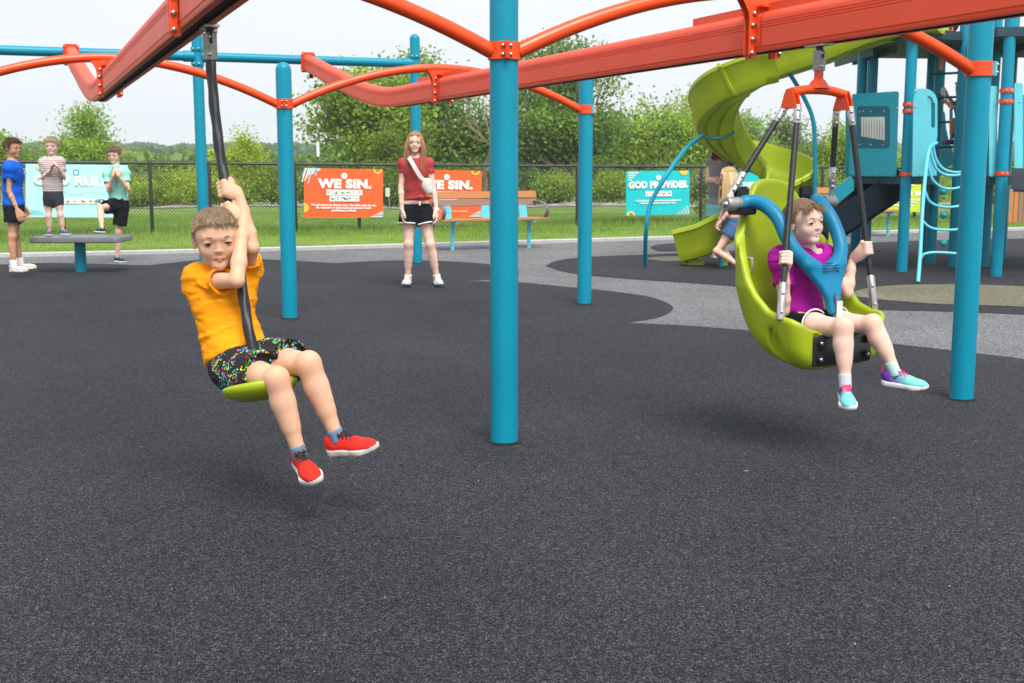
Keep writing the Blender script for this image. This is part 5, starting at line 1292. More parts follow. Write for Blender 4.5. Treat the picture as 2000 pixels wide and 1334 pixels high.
def hair_short(parent, O, M, H, colr, tips, seed, hairline=.25, length=.035, n=5200, fringe=None, nape=-.28, vol=.02, part=None, width=.0012, side=-.05, mess=.2, curl=.25, liftk=.5, crown=(.03, -.25, .50)):
    """cap of hair with a layer of strands combed forward from the crown"""
    Wv = lambda X: (X-O)@M/H; W = lambda x, y, z: O+M@(np.array([x, y, z])*H)
    b = Blob(); b.ell(W(0, -.075, .135), np.array([.385+vol, .45+vol, .395+vol])*H, M, .03*H).ell(W(0, .10, .16), np.array([.33+vol, .27+vol*.6, .30+vol])*H, M, .05*H)
    # clear the face and below the ears
    def face(X):
        q = (X-O)@M/H; front = q[..., 1]; z = q[..., 2]; xx = np.abs(q[..., 0])
        line = np.where(front > .02, hairline-.06*np.clip((xx-.15)/.2, 0, 1), 0)
        line = np.interp(front, [-.6, -.25, -.12, -.02, .08, .16, .3], [nape, nape, side-.05, side+.02, side+.16, hairline-.03, hairline])
        return (z-line)*H*.8
    b.p.append((lambda X: -face(X), None, None, .012*H, 'i'))
    V, Q = b.mesh(.0055 if H > .15 and n > 3000 else .009); V = smoothv(V, Q, 2, .5); N = vnormals(V, Q)
    cl = fbm(V/H*9*np.array([1, 1, 1]), 2, seed); V2 = V+N*(cl*(.004 if mess > .1 else .0015))[:, None]*(H/.2)
    C = np.tile(np.array(colr)*.62, (len(V2), 1))*(1+.10*cl[:, None])
    r = np.random.default_rng(seed); q = Wv(V); ok = np.where((N@M[:, 1] > -2))[0]; idx = r.choice(ok, n); roots = V[idx]-N[idx]*.002; qn = q[idx]; nn = N[idx]
    crown = np.array(crown); flow = qn-crown; flow[:, 1] += .25*np.clip(qn[:, 2], 0, 1); 
    if part is not None: flow[:, 0] += part*np.clip(qn[:, 2]-.2, 0, 1)*2
    fl = flow@M.T; fl -= nn*np.sum(fl*nn, 1)[:, None]; fl /= np.linalg.norm(fl, axis=1)[:, None]+1e-9
    clump = np.floor(qn*11); cr_ = np.stack([vnoise(clump*3.1+i*17.3, seed) for i in range(3)], 1)
    lift = .22+.25*np.clip(qn[:, 2], 0, .5)
    d = fl+nn*lift[:, None]*liftk+mess*cr_+(.015+.35*mess)*r.normal(size=(n, 3)); d /= np.linalg.norm(d, axis=1)[:, None]
    Ls = length*r.uniform(.5, 1.25, n)*np.interp(qn[:, 2], [-.2, .1, .4], [.35, .75, 1.1])
    cc = haircols(n, colr, seed, .35, tips)*(1+.14*cr_[:, :1]); cc = np.clip(cc, .004, 1)
    coll = [(W(0, -.07, .125), np.array([.37, .435, .38])*H, M)]
    VS, FS, CS = strands('s', roots, d, Ls, None, cc, width, 4, curl, .35, seed, coll)
    if fringe is not None:
        fr, fd_, fL, fn_ = fringe; 
        rr_ = fr+0; vv, ff, c2 = strands('f', O+(fr*H)@M.T, fd_@M.T, fL, None, haircols(len(fr), colr, seed+1, .3, tips), width*1.1, 6, .22, .5, seed+2, coll); FS = np.concatenate([FS, ff+len(VS)]); VS = np.concatenate([VS, vv]); CS = np.concatenate([CS, c2])
    V3 = np.concatenate([V2, VS]); F3 = np.concatenate([Q, FS+len(V2)]); C3 = np.concatenate([C, CS])
    return fastmesh('hair', V3, F3, HAIR, parent, C3, smooth=True)
def hair_long(parent, O, M, H, colr, tips, seed, length, n=2600, width=.0016, parting=0.0, back=True, spread=.55, front=True, cut=0.0):
    Wv = lambda X: (X-O)@M/H; W = lambda x, y, z: O+M@(np.array([x, y, z])*H)
    b = Blob(); b.ell(W(0, -.085, .13), np.array([.385, .45, .395])*H, M, .03*H).ell(W(0, .10, .15), np.array([.345, .315, .31])*H, M, .05*H).cap(W(0, -.28, .0), W(0, -.28, -.40), .22*H, .18*H, .1*H)
    def face(X):
        q = (X-O)@M/H; line = np.interp(q[..., 1], [-.6, -.12, .0, .1, .2, .32], [-2, -2, -.30, .10, .27, .30]); return (q[..., 2]-line)*H*.8
    b.p.append((lambda X: -face(X), None, None, .012*H, 'i')); V, Q = b.mesh(.008); V = smoothv(V, Q, 2, .5); N = vnormals(V, Q)
    C = np.tile(np.array(colr)*.6, (len(V), 1)); r = np.random.default_rng(seed); q = Wv(V)
    idx = r.choice(np.where(q[:, 2] > -.15)[0], n); qn = q[idx]; roots = V[idx]
    coll = [(W(0, -.07, .125), np.array([.385, .44, .39])*H, M), (W(0, .05, -.15), np.array([.30, .30, .34])*H, M)]
    side = np.sign(qn[:, 0]-parting); flow = np.stack([side*.55*np.clip(qn[:, 2]+.2, 0, .7), -.25-.35*(qn[:, 1] > .0)*np.clip(.5-qn[:, 2], 0, 1), -.5-.6*np.abs(qn[:, 0])], 1)
    d = flow@M.T; d -= N[idx]*np.sum(d*N[idx], 1)[:, None]*.9; d /= np.linalg.norm(d, axis=1)[:, None]
    zend = O[2]-length*(1+cut*r.uniform(-1, 1, n)); Ls = np.clip(roots[:, 2]-zend, .05, None)*r.uniform(.92, 1.1, n)
    cc = haircols(n, colr, seed, .3, tips); wob = vnoise(qn*6, seed)[:, None]; cc = np.clip(cc*(1+.3*wob), .004, 1)
    VS, FS, CS = strands('l', roots, d, Ls, None, cc, width, 9, .12, 6.0, seed, coll)
    q = (VS-O)@M/H; wd = np.interp(q[:, 2], [-.8, -.3, .10, .28], [.26, .30, .27, .02]); mk = (q[:, 1] > .02) & (q[:, 2] < .28) & (np.abs(q[:, 0]) < wd); sd = np.repeat(np.sign(qn[:, 0]-parting+1e-6), len(VS)//n)
    q[mk, 0] = sd[mk]*(wd[mk]+.05*r.uniform(0, 1, mk.sum())); q[mk, 1] = np.minimum(q[mk, 1], .30-.35*np.clip(.1-q[mk, 2], 0, .5)); VS = (q*H)@M.T+O
    V3 = np.concatenate([V, VS]); F3 = np.concatenate([Q, FS+len(V)]); C3 = np.concatenate([C, CS])
    return fastmesh('hair', V3, F3, HAIR, parent, C3, smooth=True)
def frame(fwd, up=(0, 0, 1)):
    f = unit(fwd); u = unit(np.asarray(up, float)-f*np.dot(up, f)); return np.stack([np.cross(f, u), f, u], 1)
def folds(amp, freq, seed, stretch=(1, 1, 1), ridge=True):
    def f(V):
        q = V*freq*np.array(stretch); q = q+.6*np.stack([fbm(V*freq*.7+i*9, 2, seed+i) for i in range(3)], 1); a = vnoise(q, seed); b = vnoise(q*2.1, seed+5)
        return amp*(((1-np.abs(a)*2.2)*.6 if ridge else a)+b*.25)
    return f

def torso(b, J, s, infl=0, k=.04, chest=(.125, .085), waist=(.105, .080), hip=(.120, .090), fchest=None, fhip=None):
    """J: pelvis, waist, chest, neck, shL, shR; s scale; ellipsoids oriented by the shoulder line and pelvis line"""
    sh = unit(J['shR']-J['shL']); hp = unit(J['hipR']-J['hipL']); up1 = unit(J['neck']-J['waist']); up0 = unit(J['waist']-J['pelvis'])
    def fr(side, up): u = unit(up); x = unit(side-u*np.dot(side, u)); return np.stack([x, np.cross(u, x), u], 1)
    M1 = fr(sh, up1); M0 = fr(hp, up0); Mm = fr(sh+hp, up1+up0)
    Lc = np.linalg.norm(J['neck']-J['waist']); i = infl
    b.ell(J['chest'], [chest[0]*s+i, chest[1]*s+i, Lc*.56+i], M1, k).ell(J['waist'], [waist[0]*s+i, waist[1]*s+i, Lc*.42+i], Mm, k).ell(J['pelvis'], [hip[0]*s+i, hip[1]*s+i, .115*s+i], M0, k)
    nb = J['neck']; mid_ = (J['shL']+J['shR'])/2
    for q in ('shL', 'shR'):
        b.cap(nb*.35+J[q]*.65-up1*.012*s, J[q], .038*s+i, .036*s+i, k); b.cap(nb-up1*.03*s, J[q], .034*s+i, .034*s+i, k); b.cap(J['chest']*.6+J[q]*.4, J[q], .055*s+i, .038*s+i, k)
    return M1, M0
# ================================================================== PEOPLE
def lerp(a, b, t): return np.asarray(a, float)*(1-t)+np.asarray(b, float)*t
SK1 = (.80, .475, .31); SK2 = (.82, .56, .455); SK3 = (.56, .30, .185); SK4 = (.80, .50, .38)
def person(label, J, s, H, fwd, skin, spec, hup=(0, 0, 1), group=None, vox=.0055, hvox=.0026, handvox=.0028, lean=None):
    o = thing('person', label, 'person', spec.get('base', J['pelvis']*np.array([1, 1, 0])), group)
    J = {k: (np.array(v, float) if isinstance(v, (list, tuple, np.ndarray)) else v) for k, v in J.items()}
    J.setdefault('waist', lerp(J['neck'], J['pelvis'], .62)); J.setdefault('chest', lerp(J['neck'], J['pelvis'], .30))
    M = frame(fwd, hup); O = J['head']
    b = Blob(); M1, M0 = torso(b, J, s, -.004, **spec.get('torso', {}))
    headbase = O+M@(np.array([0, -.12, -.30])*H); b.cap(J['neck']-np.array([0, 0, .02*s]), headbase, .047*s, .046*s, .03)
    cb = []
    for q in 'LR':
        if 'el'+q in J:
            sh, el, wr = J['sh'+q], J['el'+q], J['wr'+q]; ar = spec.get('arm', 1.0)
            b.chain([sh, lerp(sh, el, .45), el], [.034*s*ar, .032*s*ar, .0255*s*ar], .02); fa = lerp(el, wr, .28)
            b.chain([el, fa, lerp(el, wr, .7), wr], [.0255*s*ar, .0285*s*ar, .0225*s*ar, .0185*s*ar], .012)
            b.ell(el+unit(el-lerp(sh, wr, .5))*.008*s, [.016*s]*3, None, .015); cb.append((el+unit(el-lerp(sh, wr, .5))*.02*s, [.05*s]*3, np.array(skin)*np.array([.95, .72, .66]), .4))
        if 'kn'+q in J:
            hp, kn, an = J['hip'+q], J['kn'+q], J['an'+q]; lg = spec.get('leg', 1.0)
            b.chain([hp, lerp(hp, kn, .4), kn], [.066*s*lg, .058*s*lg, .0385*s*lg], .03)
            sh_ = unit(an-kn); back = -unit(lerp(hp, an, .5)-kn)*-1; calf = lerp(kn, an, .3)
            bk = unit(lerp(hp, an, .5)-kn) if np.linalg.norm(lerp(hp, an, .5)-kn) > .03*s else -frame(spec.get('body_fwd', fwd))[:, 1]
            b.chain([kn, calf+bk*.007*s, lerp(kn, an, .65), an], [.0385*s*lg, .0395*s*lg, .0305*s*lg, .0245*s*lg], .02)
            b.ell(kn-bk*.013*s, np.array([.024, .024, .030])*s, None, .03); cb.append((kn-bk*.04*s, [.065*s]*3, np.array(skin)*np.array([.98, .74, .66]), .45))
            if spec.get('knee_extra') and q == spec['knee_extra']: cb.append((kn-bk*.045*s-np.array([0, 0, .01]), [.012*s]*3, np.array([.35, .06, .05]), .8))
    for q in 'LR':
        if 'kn'+q in J:
            bk = unit(lerp(J['hip'+q], J['an'+q], .5)-J['kn'+q]); b.cap(J['kn'+q]-bk*.012*s, lerp(J['kn'+q], J['an'+q], .5)-bk*.006*s, .031*s*lg, .029*s*lg, .03)
    if spec.get('foot_skin'):
        for q in spec['foot_skin']:
            an = J['an'+q]; t = unit(J['toe'+q]-an); b.chain([an, an+t*.05*s-np.array([0, 0, .03*s]), J['toe'+q]], [.028*s, .026*s, .018*s], .02)
            b.ell(an-t*.02*s-np.array([0, 0, .03*s]), [.026*s]*3, None, .015)
    hb = Blob(); head_sdf(hb, O, M, H, spec.get('mouth', 'shut'), spec.get('lids', .5), True); hb.cap(headbase, lerp(headbase, J['neck'], .5), .046*s, .045*s, .03)
    parts = [b.mesh(vox)]; parts[0] = (smoothv(*parts[0], 1, .4), parts[0][1]); hv = hb.mesh(hvox); parts.append((smoothv(*hv, 1, .3), hv[1]))
    for fn in spec.get('hands', []):
        h = Blob(); fn(h); hv = h.mesh(handvox); parts.append((smoothv(*hv, 1, .3), hv[1]))
    V, Q = join(parts); cf = skincol(skin, face_blobs(O, M, H, skin)+cb+spec.get('blobs', []))
    body = fastmesh('body', V, Q, SKIN, o, cf(V), smooth=True)
    if spec.get('face', True): face_parts(o, O, M, H, spec.get('lids', .5), spec.get('mouth', 'shut'), spec.get('gaze', (0, 0)), brow=spec.get('brow', (.16, .10, .05)))
    return o, J, M, O, M1, M0
def shirt(o, J, s, m, sleeve=.62, hem=None, hemn=None, infl=.014, neckr=.062, neckdrop=.02, vox=.006, fl=None, name='tshirt', sl_r=(.052, .056), tor={}, armless=False, straps=False, k=.045, col=None, extra=None, tilt=None):
    b = Blob(); torso(b, J, s, infl, k, **tor); up = unit(J['neck']-J['waist'])
    if hem is not None: b.plane(hem, -unit(hemn if hemn is not None else up), .006)
    if extra: extra(b)
    if not armless:
        for q in 'LR':
            if 'el'+q in J:
                sh, el = J['sh'+q], J['el'+q]; e = lerp(sh, el, sleeve); b.cone(lerp(sh, J['chest'], .12), e, sl_r[0]*s, sl_r[1]*s, .03)
                b.cone(lerp(sh, el, sleeve-.10), lerp(sh, el, sleeve+.1), sl_r[1]*s-.008, sl_r[1]*s-.005, .004, 's')
    nb = J['neck']; t = tilt if tilt is not None else np.zeros(3); b.cap(nb-up*.012*s+t, nb+up*.25*s+t*.2, neckr*s, neckr*s*1.5, .012, 's')
    V, Q = b.mesh(vox); V = smoothv(V, Q, 2, .4)
    if fl is not None: V = V+vnormals(V, Q)*fl(V)[:, None]
    sh = fastmesh(name, V, Q, m, o, col(V) if col else None, smooth=True)
    return sh
def shorts(o, J, s, m, length=.6, waist=None, r0=.088, r1=.080, vox=.006, fl=None, name='shorts', infl=.012, col=None, lens=None, tor={}):
    b = Blob(); hp = unit(J['hipR']-J['hipL']); up = unit(J['waist']-J['pelvis']); x = unit(hp-up*np.dot(hp, up)); M0 = np.stack([x, np.cross(up, x), up], 1); hh = tor.get('hip', (.120, .090))
    b.ell(J['pelvis'], [hh[0]*s+infl, hh[1]*s+infl, .12*s+infl], M0, .03); b.ell(lerp(J['pelvis'], J['waist'], .5), [hh[0]*s*.92+infl, hh[1]*s*.95+infl, .09*s+infl], M0, .03)
    for q in 'LR':
        l_ = (lens or {}).get(q, length); hpj, kn = J['hip'+q], J['kn'+q]; e = lerp(hpj, kn, l_)
        b.cone(lerp(J['pelvis'], hpj, .8), e, r0*s, r1*s, .035)
        b.cone(lerp(hpj, kn, l_-.06), lerp(hpj, kn, l_+.06), r1*s-.007, r1*s-.004, .003, 's')
    if waist is not None: b.plane(lerp(J['pelvis'], J['waist'], waist), up, .006)
    V, Q = b.mesh(vox); V = smoothv(V, Q, 2, .4)
    if fl is not None: V = V+vnormals(V, Q)*fl(V)[:, None]
    return fastmesh(name, V, Q, m, o, col(V) if col else None, smooth=True)
def sock(o, an, kn, m, s, up=.20, r=.031, name='sock'):
    b = Blob(); e = lerp(an, kn, up); b.cone(an-unit(kn-an)*.035*s, e, r*s, (r+.002)*s, .004); V, Q = b.mesh(.005); V = smoothv(V, Q, 1, .4); return fastmesh(name, V, Q, m, o, None, smooth=True)

# ---------------------------------------------------------------- zip seat ridden by the boy
zs = thing('disc_seat_ride', 'lime disc seat on a thick black rope, ridden by the boy in orange', 'zip seat', P(505, 770, 4.42)*np.array([1, 1, 0]))
rope = arc_path([P(411, 112, 4.85), P(417, 190, 4.80), P(430, 300, 4.72), P(445, 382, 4.66), P(461, 470, 4.60), P(473, 560, 4.53), P(485, 640, 4.46), P(499, 700, 4.42), P(508, 752, 4.40)], 64)
rb = MB(); T = np.gradient(rope, axis=0); 
# rope cover with a slow twist: three lobes
rings = []; Lc = np.concatenate([[0], np.cumsum(np.linalg.norm(np.diff(rope, axis=0), axis=1))])
for p, t, l in zip(rope, T, Lc):
    B = basis(t, (1, 0, 0)); th = np.linspace(0, 2*np.pi, 24, endpoint=False); rr = .0195+.0013*np.cos(3*(th-l*14))+.0008*math.sin(l*40); rings.append([p+B@np.array([math.cos(a)*r_, math.sin(a)*r_, 0]) for a, r_ in zip(th, rr)])
rb.loft(rings).build('rope', BLACKR, zs, smooth=True, auto=80)
ra = rope[-1]; rd = unit(rope[-1]-rope[-8]); B = basis(-rd, (1, 0, 0)); th = np.linspace(0, 2*np.pi, 40, endpoint=False)
prof_ = [(.0, .006), (.05, .004), (.10, .006), (.124, .010), (.134, .007), (.138, -.004), (.132, -.020), (.112, -.036), (.08, -.050), (.04, -.056), (.0, -.057)]
MB().loft([[ra+B@np.array([math.cos(a)*max(r_, .001), math.sin(a)*max(r_, .001), z]) for a in th] for r_, z in prof_]).build('seat_disc', LIME, zs, smooth=True, auto=60)
def trolley(parent, c, d, s_, topz):
    """hanger block under the track: plate, clevis and steel sleeve ending at c"""
    up = np.array([0, 0, 1.]); top = np.array([c[0], c[1], topz]); ax_ = unit(top-c)
    MB().box(top+up*-.004, (.030, .075, .005), np.stack([s_, d, up], 1)).build('trolley_plate', STEEL, parent, bevel=.002)
    MB().tube([top+up*.05, top-up*.03], .016, 10).build('trolley_pin', DARKST, parent, smooth=True)
    L_ = np.linalg.norm(top-c); a = c; e = c+ax_*(L_-.028)
    x = unit(np.cross(ax_, d)); y = np.cross(x, ax_)
    M = np.stack([x, y, ax_], 1)
    n = 28; th = np.linspace(0, 2*np.pi, n, endpoint=False); ln = np.linalg.norm(e-a); hs = []
    mb = MB()
    # sleeve with two slots at the top: build as outer wall strips
    zlev = [0, ln*.62, ln*.66, ln]
    for i in range(n):
        a0, a1 = th[i], th[(i+1) % n]+(2*np.pi if i == n-1 else 0)
        slot = abs(math.cos((a0+a1)/2)) < .30
        top_ = ln*.60 if slot else ln
        q = [a+M@np.array([math.cos(t)*r_, math.sin(t)*r_, z]) for z in (0, top_) for r_ in (.0275, .020) for t in (a0, a1)]
        mb.add(q, [(0, 1, 5, 4), (2, 6, 7, 3), (4, 5, 7, 6), (0, 2, 3, 1), (0, 4, 6, 2), (1, 3, 7, 5)])
    o = mb.build('sleeve', STEELM, parent, smooth=False)
    MB().tube([a+ax_*.0, a+ax_*ln*.5], .020, 12).build('rope_core', BLACKR, o, smooth=True)
    MB().box(a+ax_*(ln*.85), (.010, .018, ln*.28), M).build('swivel', DARKST, parent, bevel=.003)
    fr_ = unit(np.array([.15, -1, 0]))
    for z in (ln*.2, ln*.86): bolt(a+ax_*z+fr_*.027, fr_, .009, o)
trolley(zs, rope[0]+np.array([0, 0, -.01]), TA[1], TA[2], zfl+.0)

# ---------------------------------------------------------------- BOY IN ORANGE
J = dict(head=P(423, 466, 4.58), neck=P(431, 541, 4.68), pelvis=P(468, 706, 4.56),
         shR=P(391, 549, 4.64), elR=P(463, 548, 4.47), wrR=P(454, 447, 4.55),
         shL=P(476, 528, 4.72), elL=P(492, 484, 4.60), wrL=P(464, 408, 4.63),
         hipR=P(450, 716, 4.53), knR=P(540, 742, 4.30), anR=P(582, 878, 4.30),
         hipL=P(500, 700, 4.60), knL=P(602, 712, 4.36), anL=P(655, 846, 4.36))
def dist(a, b): return round(float(np.linalg.norm(J[a]-J[b])), 3)
print('boy', {k: dist(*k.split()) for k in ('shR elR', 'elR wrR', 'shL elL', 'elL wrL', 'hipR knR', 'knR anR', 'hipL knL', 'knL anL', 'neck pelvis', 'shL shR', 'head neck')})
J['chest'] = P(438, 598, 4.63); J['waist'] = P(452, 662, 4.60)
def rope_at(py):
    k = np.argmin([abs((CY-FPX*np.dot(p-CAMP, UPV)/np.dot(p-CAMP, FWD))-py) for p in rope]); return rope[k], unit(rope[max(k-1, 0)]-rope[k])
oR, aR = rope_at(415); oL, aL = rope_at(372)
Hb = .222; fb = unit((.30, -.94, -.14)); s = 1.04
hands = [lambda h: hand_grip(h, J['wrR'], oR, aR, np.array([.25, .45, .86]), .0170, .95, flip=1),
         lambda h: hand_grip(h, J['wrL'], oL, aL, np.array([-.75, .1, .65]), .0170, .95, flip=1)]
# a grip: thumbs up, backs of the hands towards the camera
def grip_auto(h, wr, O_, a_, rr, s_=.95, view=CAMP):
    hd = unit(O_-wr); hd = unit(hd-a_*np.dot(hd, a_)*.9); n = unit(O_-view); side = np.cross(a_, hd)
    fl = 1 if np.dot(side, n) > 0 else -1
    hand_grip(h, wr, O_, a_, hd, rr, s_, fl)
def place_wrist(O_, a_, h0, view=CAMP):
    h = unit(h0-a_*np.dot(h0, a_)); n = unit(O_-view); n = unit(n-a_*np.dot(n, a_)-h*np.dot(n, h)); return O_-h*.040-n*.026-a_*.038, h
J['wrR'], hR = place_wrist(oR, aR, np.array([-.75, -.1, .1])); J['wrL'], hL = place_wrist(oL, aL, np.array([-.9, -.15, .1]))
def grip_h(h, wr, O_, a_, hd, rr, s_=.95, view=CAMP):
    n = unit(O_-view); hand_grip(h, wr, O_, a_, hd, rr, s_, 1 if np.dot(np.cross(a_, hd), n) > 0 else -1)
hands = [lambda h: grip_h(h, J['wrR'], oR, aR, hR, .0200), lambda h: grip_h(h, J['wrL'], oL, aL, hL, .0200)]
boy, J, Mh, Oh, M1, M0 = person('boy in orange T-shirt and speckled shorts riding the disc seat', J, s, Hb, fb, SK1,
    dict(hands=hands, lids=.12, mouth='shut', gaze=(.15, -.3), brow=(.20, .12, .06), base=P(505, 770, 4.42)*np.array([1, 1, 0]), torso=dict(chest=(.092, .075), waist=(.085, .072), hip=(.102, .085)), body_fwd=(.3, -1, 0)), hup=(-.06, 0, 1))
ORSH = cloth('orange_knit', (1.0, .35, .004), rough=.7)
shirt(boy, J, s, ORSH, sleeve=.60, hem=P(470, 690, 4.55), hemn=unit(J['neck']-J['pelvis'])+np.array([-.12, 0, .0]), infl=.018, fl=lambda V: folds(.008, 11, 3, (.8, .8, 2.0))(V)+folds(.004, 26, 9, (.7, .7, 2.4))(V), sl_r=(.047, .050), vox=.005, tor=dict(chest=(.096, .078), waist=(.090, .076), hip=(.104, .088)), neckr=.066)
# speckled shorts
m, n, b_ = nodes('speckled_black_cloth'); t = n.nodes.new('ShaderNodeTexCoord'); v = n.nodes.new('ShaderNodeTexVoronoi'); v.inputs['Scale'].default_value = 125; n.links.new(t.outputs['Object'], v.inputs['Vector'])
hs = n.nodes.new('ShaderNodeHueSaturation'); hs.inputs['Saturation'].default_value = 2.0; hs.inputs['Value'].default_value = 1.0; n.links.new(v.outputs['Color'], hs.inputs['Color'])
lt = n.nodes.new('ShaderNodeMath'); lt.operation = 'LESS_THAN'; lt.inputs[1].default_value = .48; n.links.new(v.outputs['Distance'], lt.inputs[0])
nz_ = noise(n, 16, 3); g = n.nodes.new('ShaderNodeMath'); g.operation = 'GREATER_THAN'; g.inputs[1].default_value = .49; n.links.new(nz_.outputs[0], g.inputs[0])
sp_ = n.nodes.new('ShaderNodeSeparateColor'); n.links.new(v.outputs['Color'], sp_.inputs[0]); g2 = n.nodes.new('ShaderNodeMath'); g2.operation = 'GREATER_THAN'; g2.inputs[1].default_value = .22; n.links.new(sp_.outputs[1], g2.inputs[0])
m1_ = n.nodes.new('ShaderNodeMath'); m1_.operation = 'MULTIPLY'; n.links.new(lt.outputs[0], m1_.inputs[0]); n.links.new(g.outputs[0], m1_.inputs[1]); m2_ = n.nodes.new('ShaderNodeMath'); m2_.operation = 'MULTIPLY'; n.links.new(m1_.outputs[0], m2_.inputs[0]); n.links.new(g2.outputs[0], m2_.inputs[1])
mxc = n.nodes.new('ShaderNodeMixRGB'); mxc.inputs[1].default_value = (.008, .009, .014, 1); n.links.new(m2_.outputs[0], mxc.inputs[0]); n.links.new(hs.outputs[0], mxc.inputs[2]); n.links.new(mxc.outputs[0], b_.inputs['Base Color']); b_.inputs['Roughness'].default_value = .8
SPECK = m
BLKCL = cloth('black_cloth', (.010, .011, .014)); 
shorts(boy, J, s, SPECK, .62, waist=.15, r0=.088, r1=.086, fl=folds(.006, 14, 8), vox=.0055, tor=dict(hip=(.104, .086)), lens=dict(R=.68, L=.66))
# plain dark side panel hanging off the seat edge, waist string
MB().tube(arc_path([P(482, 680, 4.46), P(487, 688, 4.44), P(494, 695, 4.43)], 8), .006, 6).build('waist_string', mat('green_cord', (.02, .42, .12), .6), boy, smooth=True)
hair_short(boy, Oh, Mh, Hb, (.31, .21, .12), (.56, .42, .27), 5, hairline=.27, length=.026, n=9500, vol=.004, width=.0010, side=.0, mess=.07)
REDU = cloth('red_mesh', (.80, .030, .018), rough=.55); SOLEW = mat('white_foam', (.62, .60, .55), .6, var=.1, nscale=20); LACEB = mat('black_lace', (.01, .01, .012), .7); SOCKB = cloth('grey_blue_sock', (.16, .24, .36)); TONG = cloth('brown_tongue', (.10, .025, .022))
for q, toe, up in (('R', P(612, 948, 4.05)-P(576, 905, 4.24), (-.05, -.55, .83)), ('L', P(726, 885, 4.26)-P(632, 893, 4.36), (.10, -.30, .95))):
    an = J['an'+q]; sock(boy, an, J['kn'+q], SOCKB, s, .06, .0265)
    shoe(boy, an+np.array([.0, 0, -.012]), toe, up, .232, REDU, SOLEW, lace=LACEB, tongue=TONG, vox=.004)

# ---------------------------------------------------------------- bucket swing seat
SO = np.array([1.39, 5.295, 0]); SR = unit([.848, .53, 0]); SF = np.array([SR[1], -SR[0], 0]); SU = np.array([0, 0, 1.])
def S(l, f, z): return SO+SR*l+SF*f+SU*z
SM = np.stack([SR, SF, SU], 1)
sw = thing('bucket_swing_seat', 'lime high-backed moulded swing seat with blue Y harness hanging from the right track', 'swing seat', S(0, -.1, 0))
def bucket(X):
    q = (X-SO)@SM; l, f, z = q[..., 0], q[..., 1], q[..., 2]
    def plan(l, f, z, inf):
        # half width and fore/aft limits change with height
        tz = np.clip((z-.39)/.35, 0, 1); hw = (.235+.075*tz**.6)-inf; fb = -.26-.12*tz**.7-.03*np.clip((z-.8)/.3, 0, 1)+inf; ff = .095-inf*.0
        hw = hw-.07*np.clip((z-.95)/.25, 0, 1)
        c = (fb+ff)/2; h = (ff-fb)/2; r = np.where(f < c, .19-inf*.5, .06); r = np.minimum(r, .19)
        ax_ = np.abs(l)-hw+r; ay = np.abs(f-c)-h+r; return np.hypot(np.maximum(ax_, 0), np.maximum(ay, 0))+np.minimum(np.maximum(ax_, ay), 0)-r
    outer = plan(l, f, z, 0)
    zb = np.interp(f, [-.42, -.38, -.30, -.2, -.1, .0, .1], [.80, .66, .52, .445, .41, .39, .385])+.35*np.clip(np.abs(l)-.12, 0, 1)**1.4*1.2
    rim = np.interp(f, [-.42, -.33, -.29, -.25, -.2, -.15, -.08, .0, .05, .12], [1.12, 1.10, 1.05, .90, .79, .715, .655, .632, .628, .60])
    side = np.clip((np.abs(l)-.10)/.14, 0, 1); rimc = np.interp(f, [-.42, -.33, -.2, -.1, .02, .06, .12], [1.215, 1.205, 1.1, .6, .585, .575, .54]); rim2 = rim*side+rimc*(1-side)
    rim2 = rim2-.12*np.clip((np.abs(l)-.0)/.26, 0, 1)**2*(f < -.27)
    D = outer
    def smax(a, b, k): return -smin(-a, -b, k)
    D = smax(D, zb-z, .09); D = smax(D, z-rim2, .028)
    inner = plan(l, f-.0, z, .036); inn = smax(inner-np.where(f > .04, .0, 0), (zb+.085)-z, .10)
    # seat cavity is open at the top; front lip stays solid
    inn = smax(inn, f-.055-(z-.50)*.35, .03); D = smax(D, -inn, .022)
    # oval recess on the flank and front panel recess
    rec = ((f+.045-(z-.5)*-.22)/.036)**2+((z-.500)/.072)**2; rec = (np.sqrt(rec)-1)*.03; D = smax(D, -np.maximum(rec, (.203+.068*np.clip((z-.39)/.35, 0, 1)**.6-np.abs(l))), .012)
    pr = np.maximum(np.maximum(np.abs(l)-.185, np.abs(z-.482)-.075), .083-f); D = smax(D, -pr, .006)
    return D
bb = Blob(); lo = S(0, -.15, .75)-np.array([.47, .47, .42]); hi = S(0, -.15, .75)+np.array([.47, .47, .52]); bb.func(bucket, lo, hi, .001)
V, Q = bb.mesh(.0065, lo, hi); V = smoothv(V, Q, 2, .45); buck = fastmesh('bucket', V, Q, LIME, sw, None, smooth=True)
# black front panel
fp_ = MB(); ring = lambda f_, k: [S(x*k, f_-.10*(abs(x)/.18)**2*.12, .482+z*k) for x, z in rrect(.178, .068, .018)]
pnl = fp_.loft([ring(.078, 1), ring(.099, 1), ring(.105, .95)]).build('front_panel', BLACKP, sw, smooth=True, auto=45)
for x in (-.145, .145):
    for z in (-.035, .035): 
        rr_ = MB(); c = S(x, .103, .482+z); th = np.linspace(0, 2*np.pi, 16, endpoint=False); rr_.loft([[c+SR*math.cos(t)*r_+SU*math.sin(t)*r_+SF*d_ for t in th] for r_, d_ in ((.019, -.008), (.019, .001), (.014, .002), (.012, -.002), (.0, -.002))]).build('bolt_recess', BLACKP, pnl, smooth=True, auto=40); bolt(c-SF*.001, SF, .009, pnl)
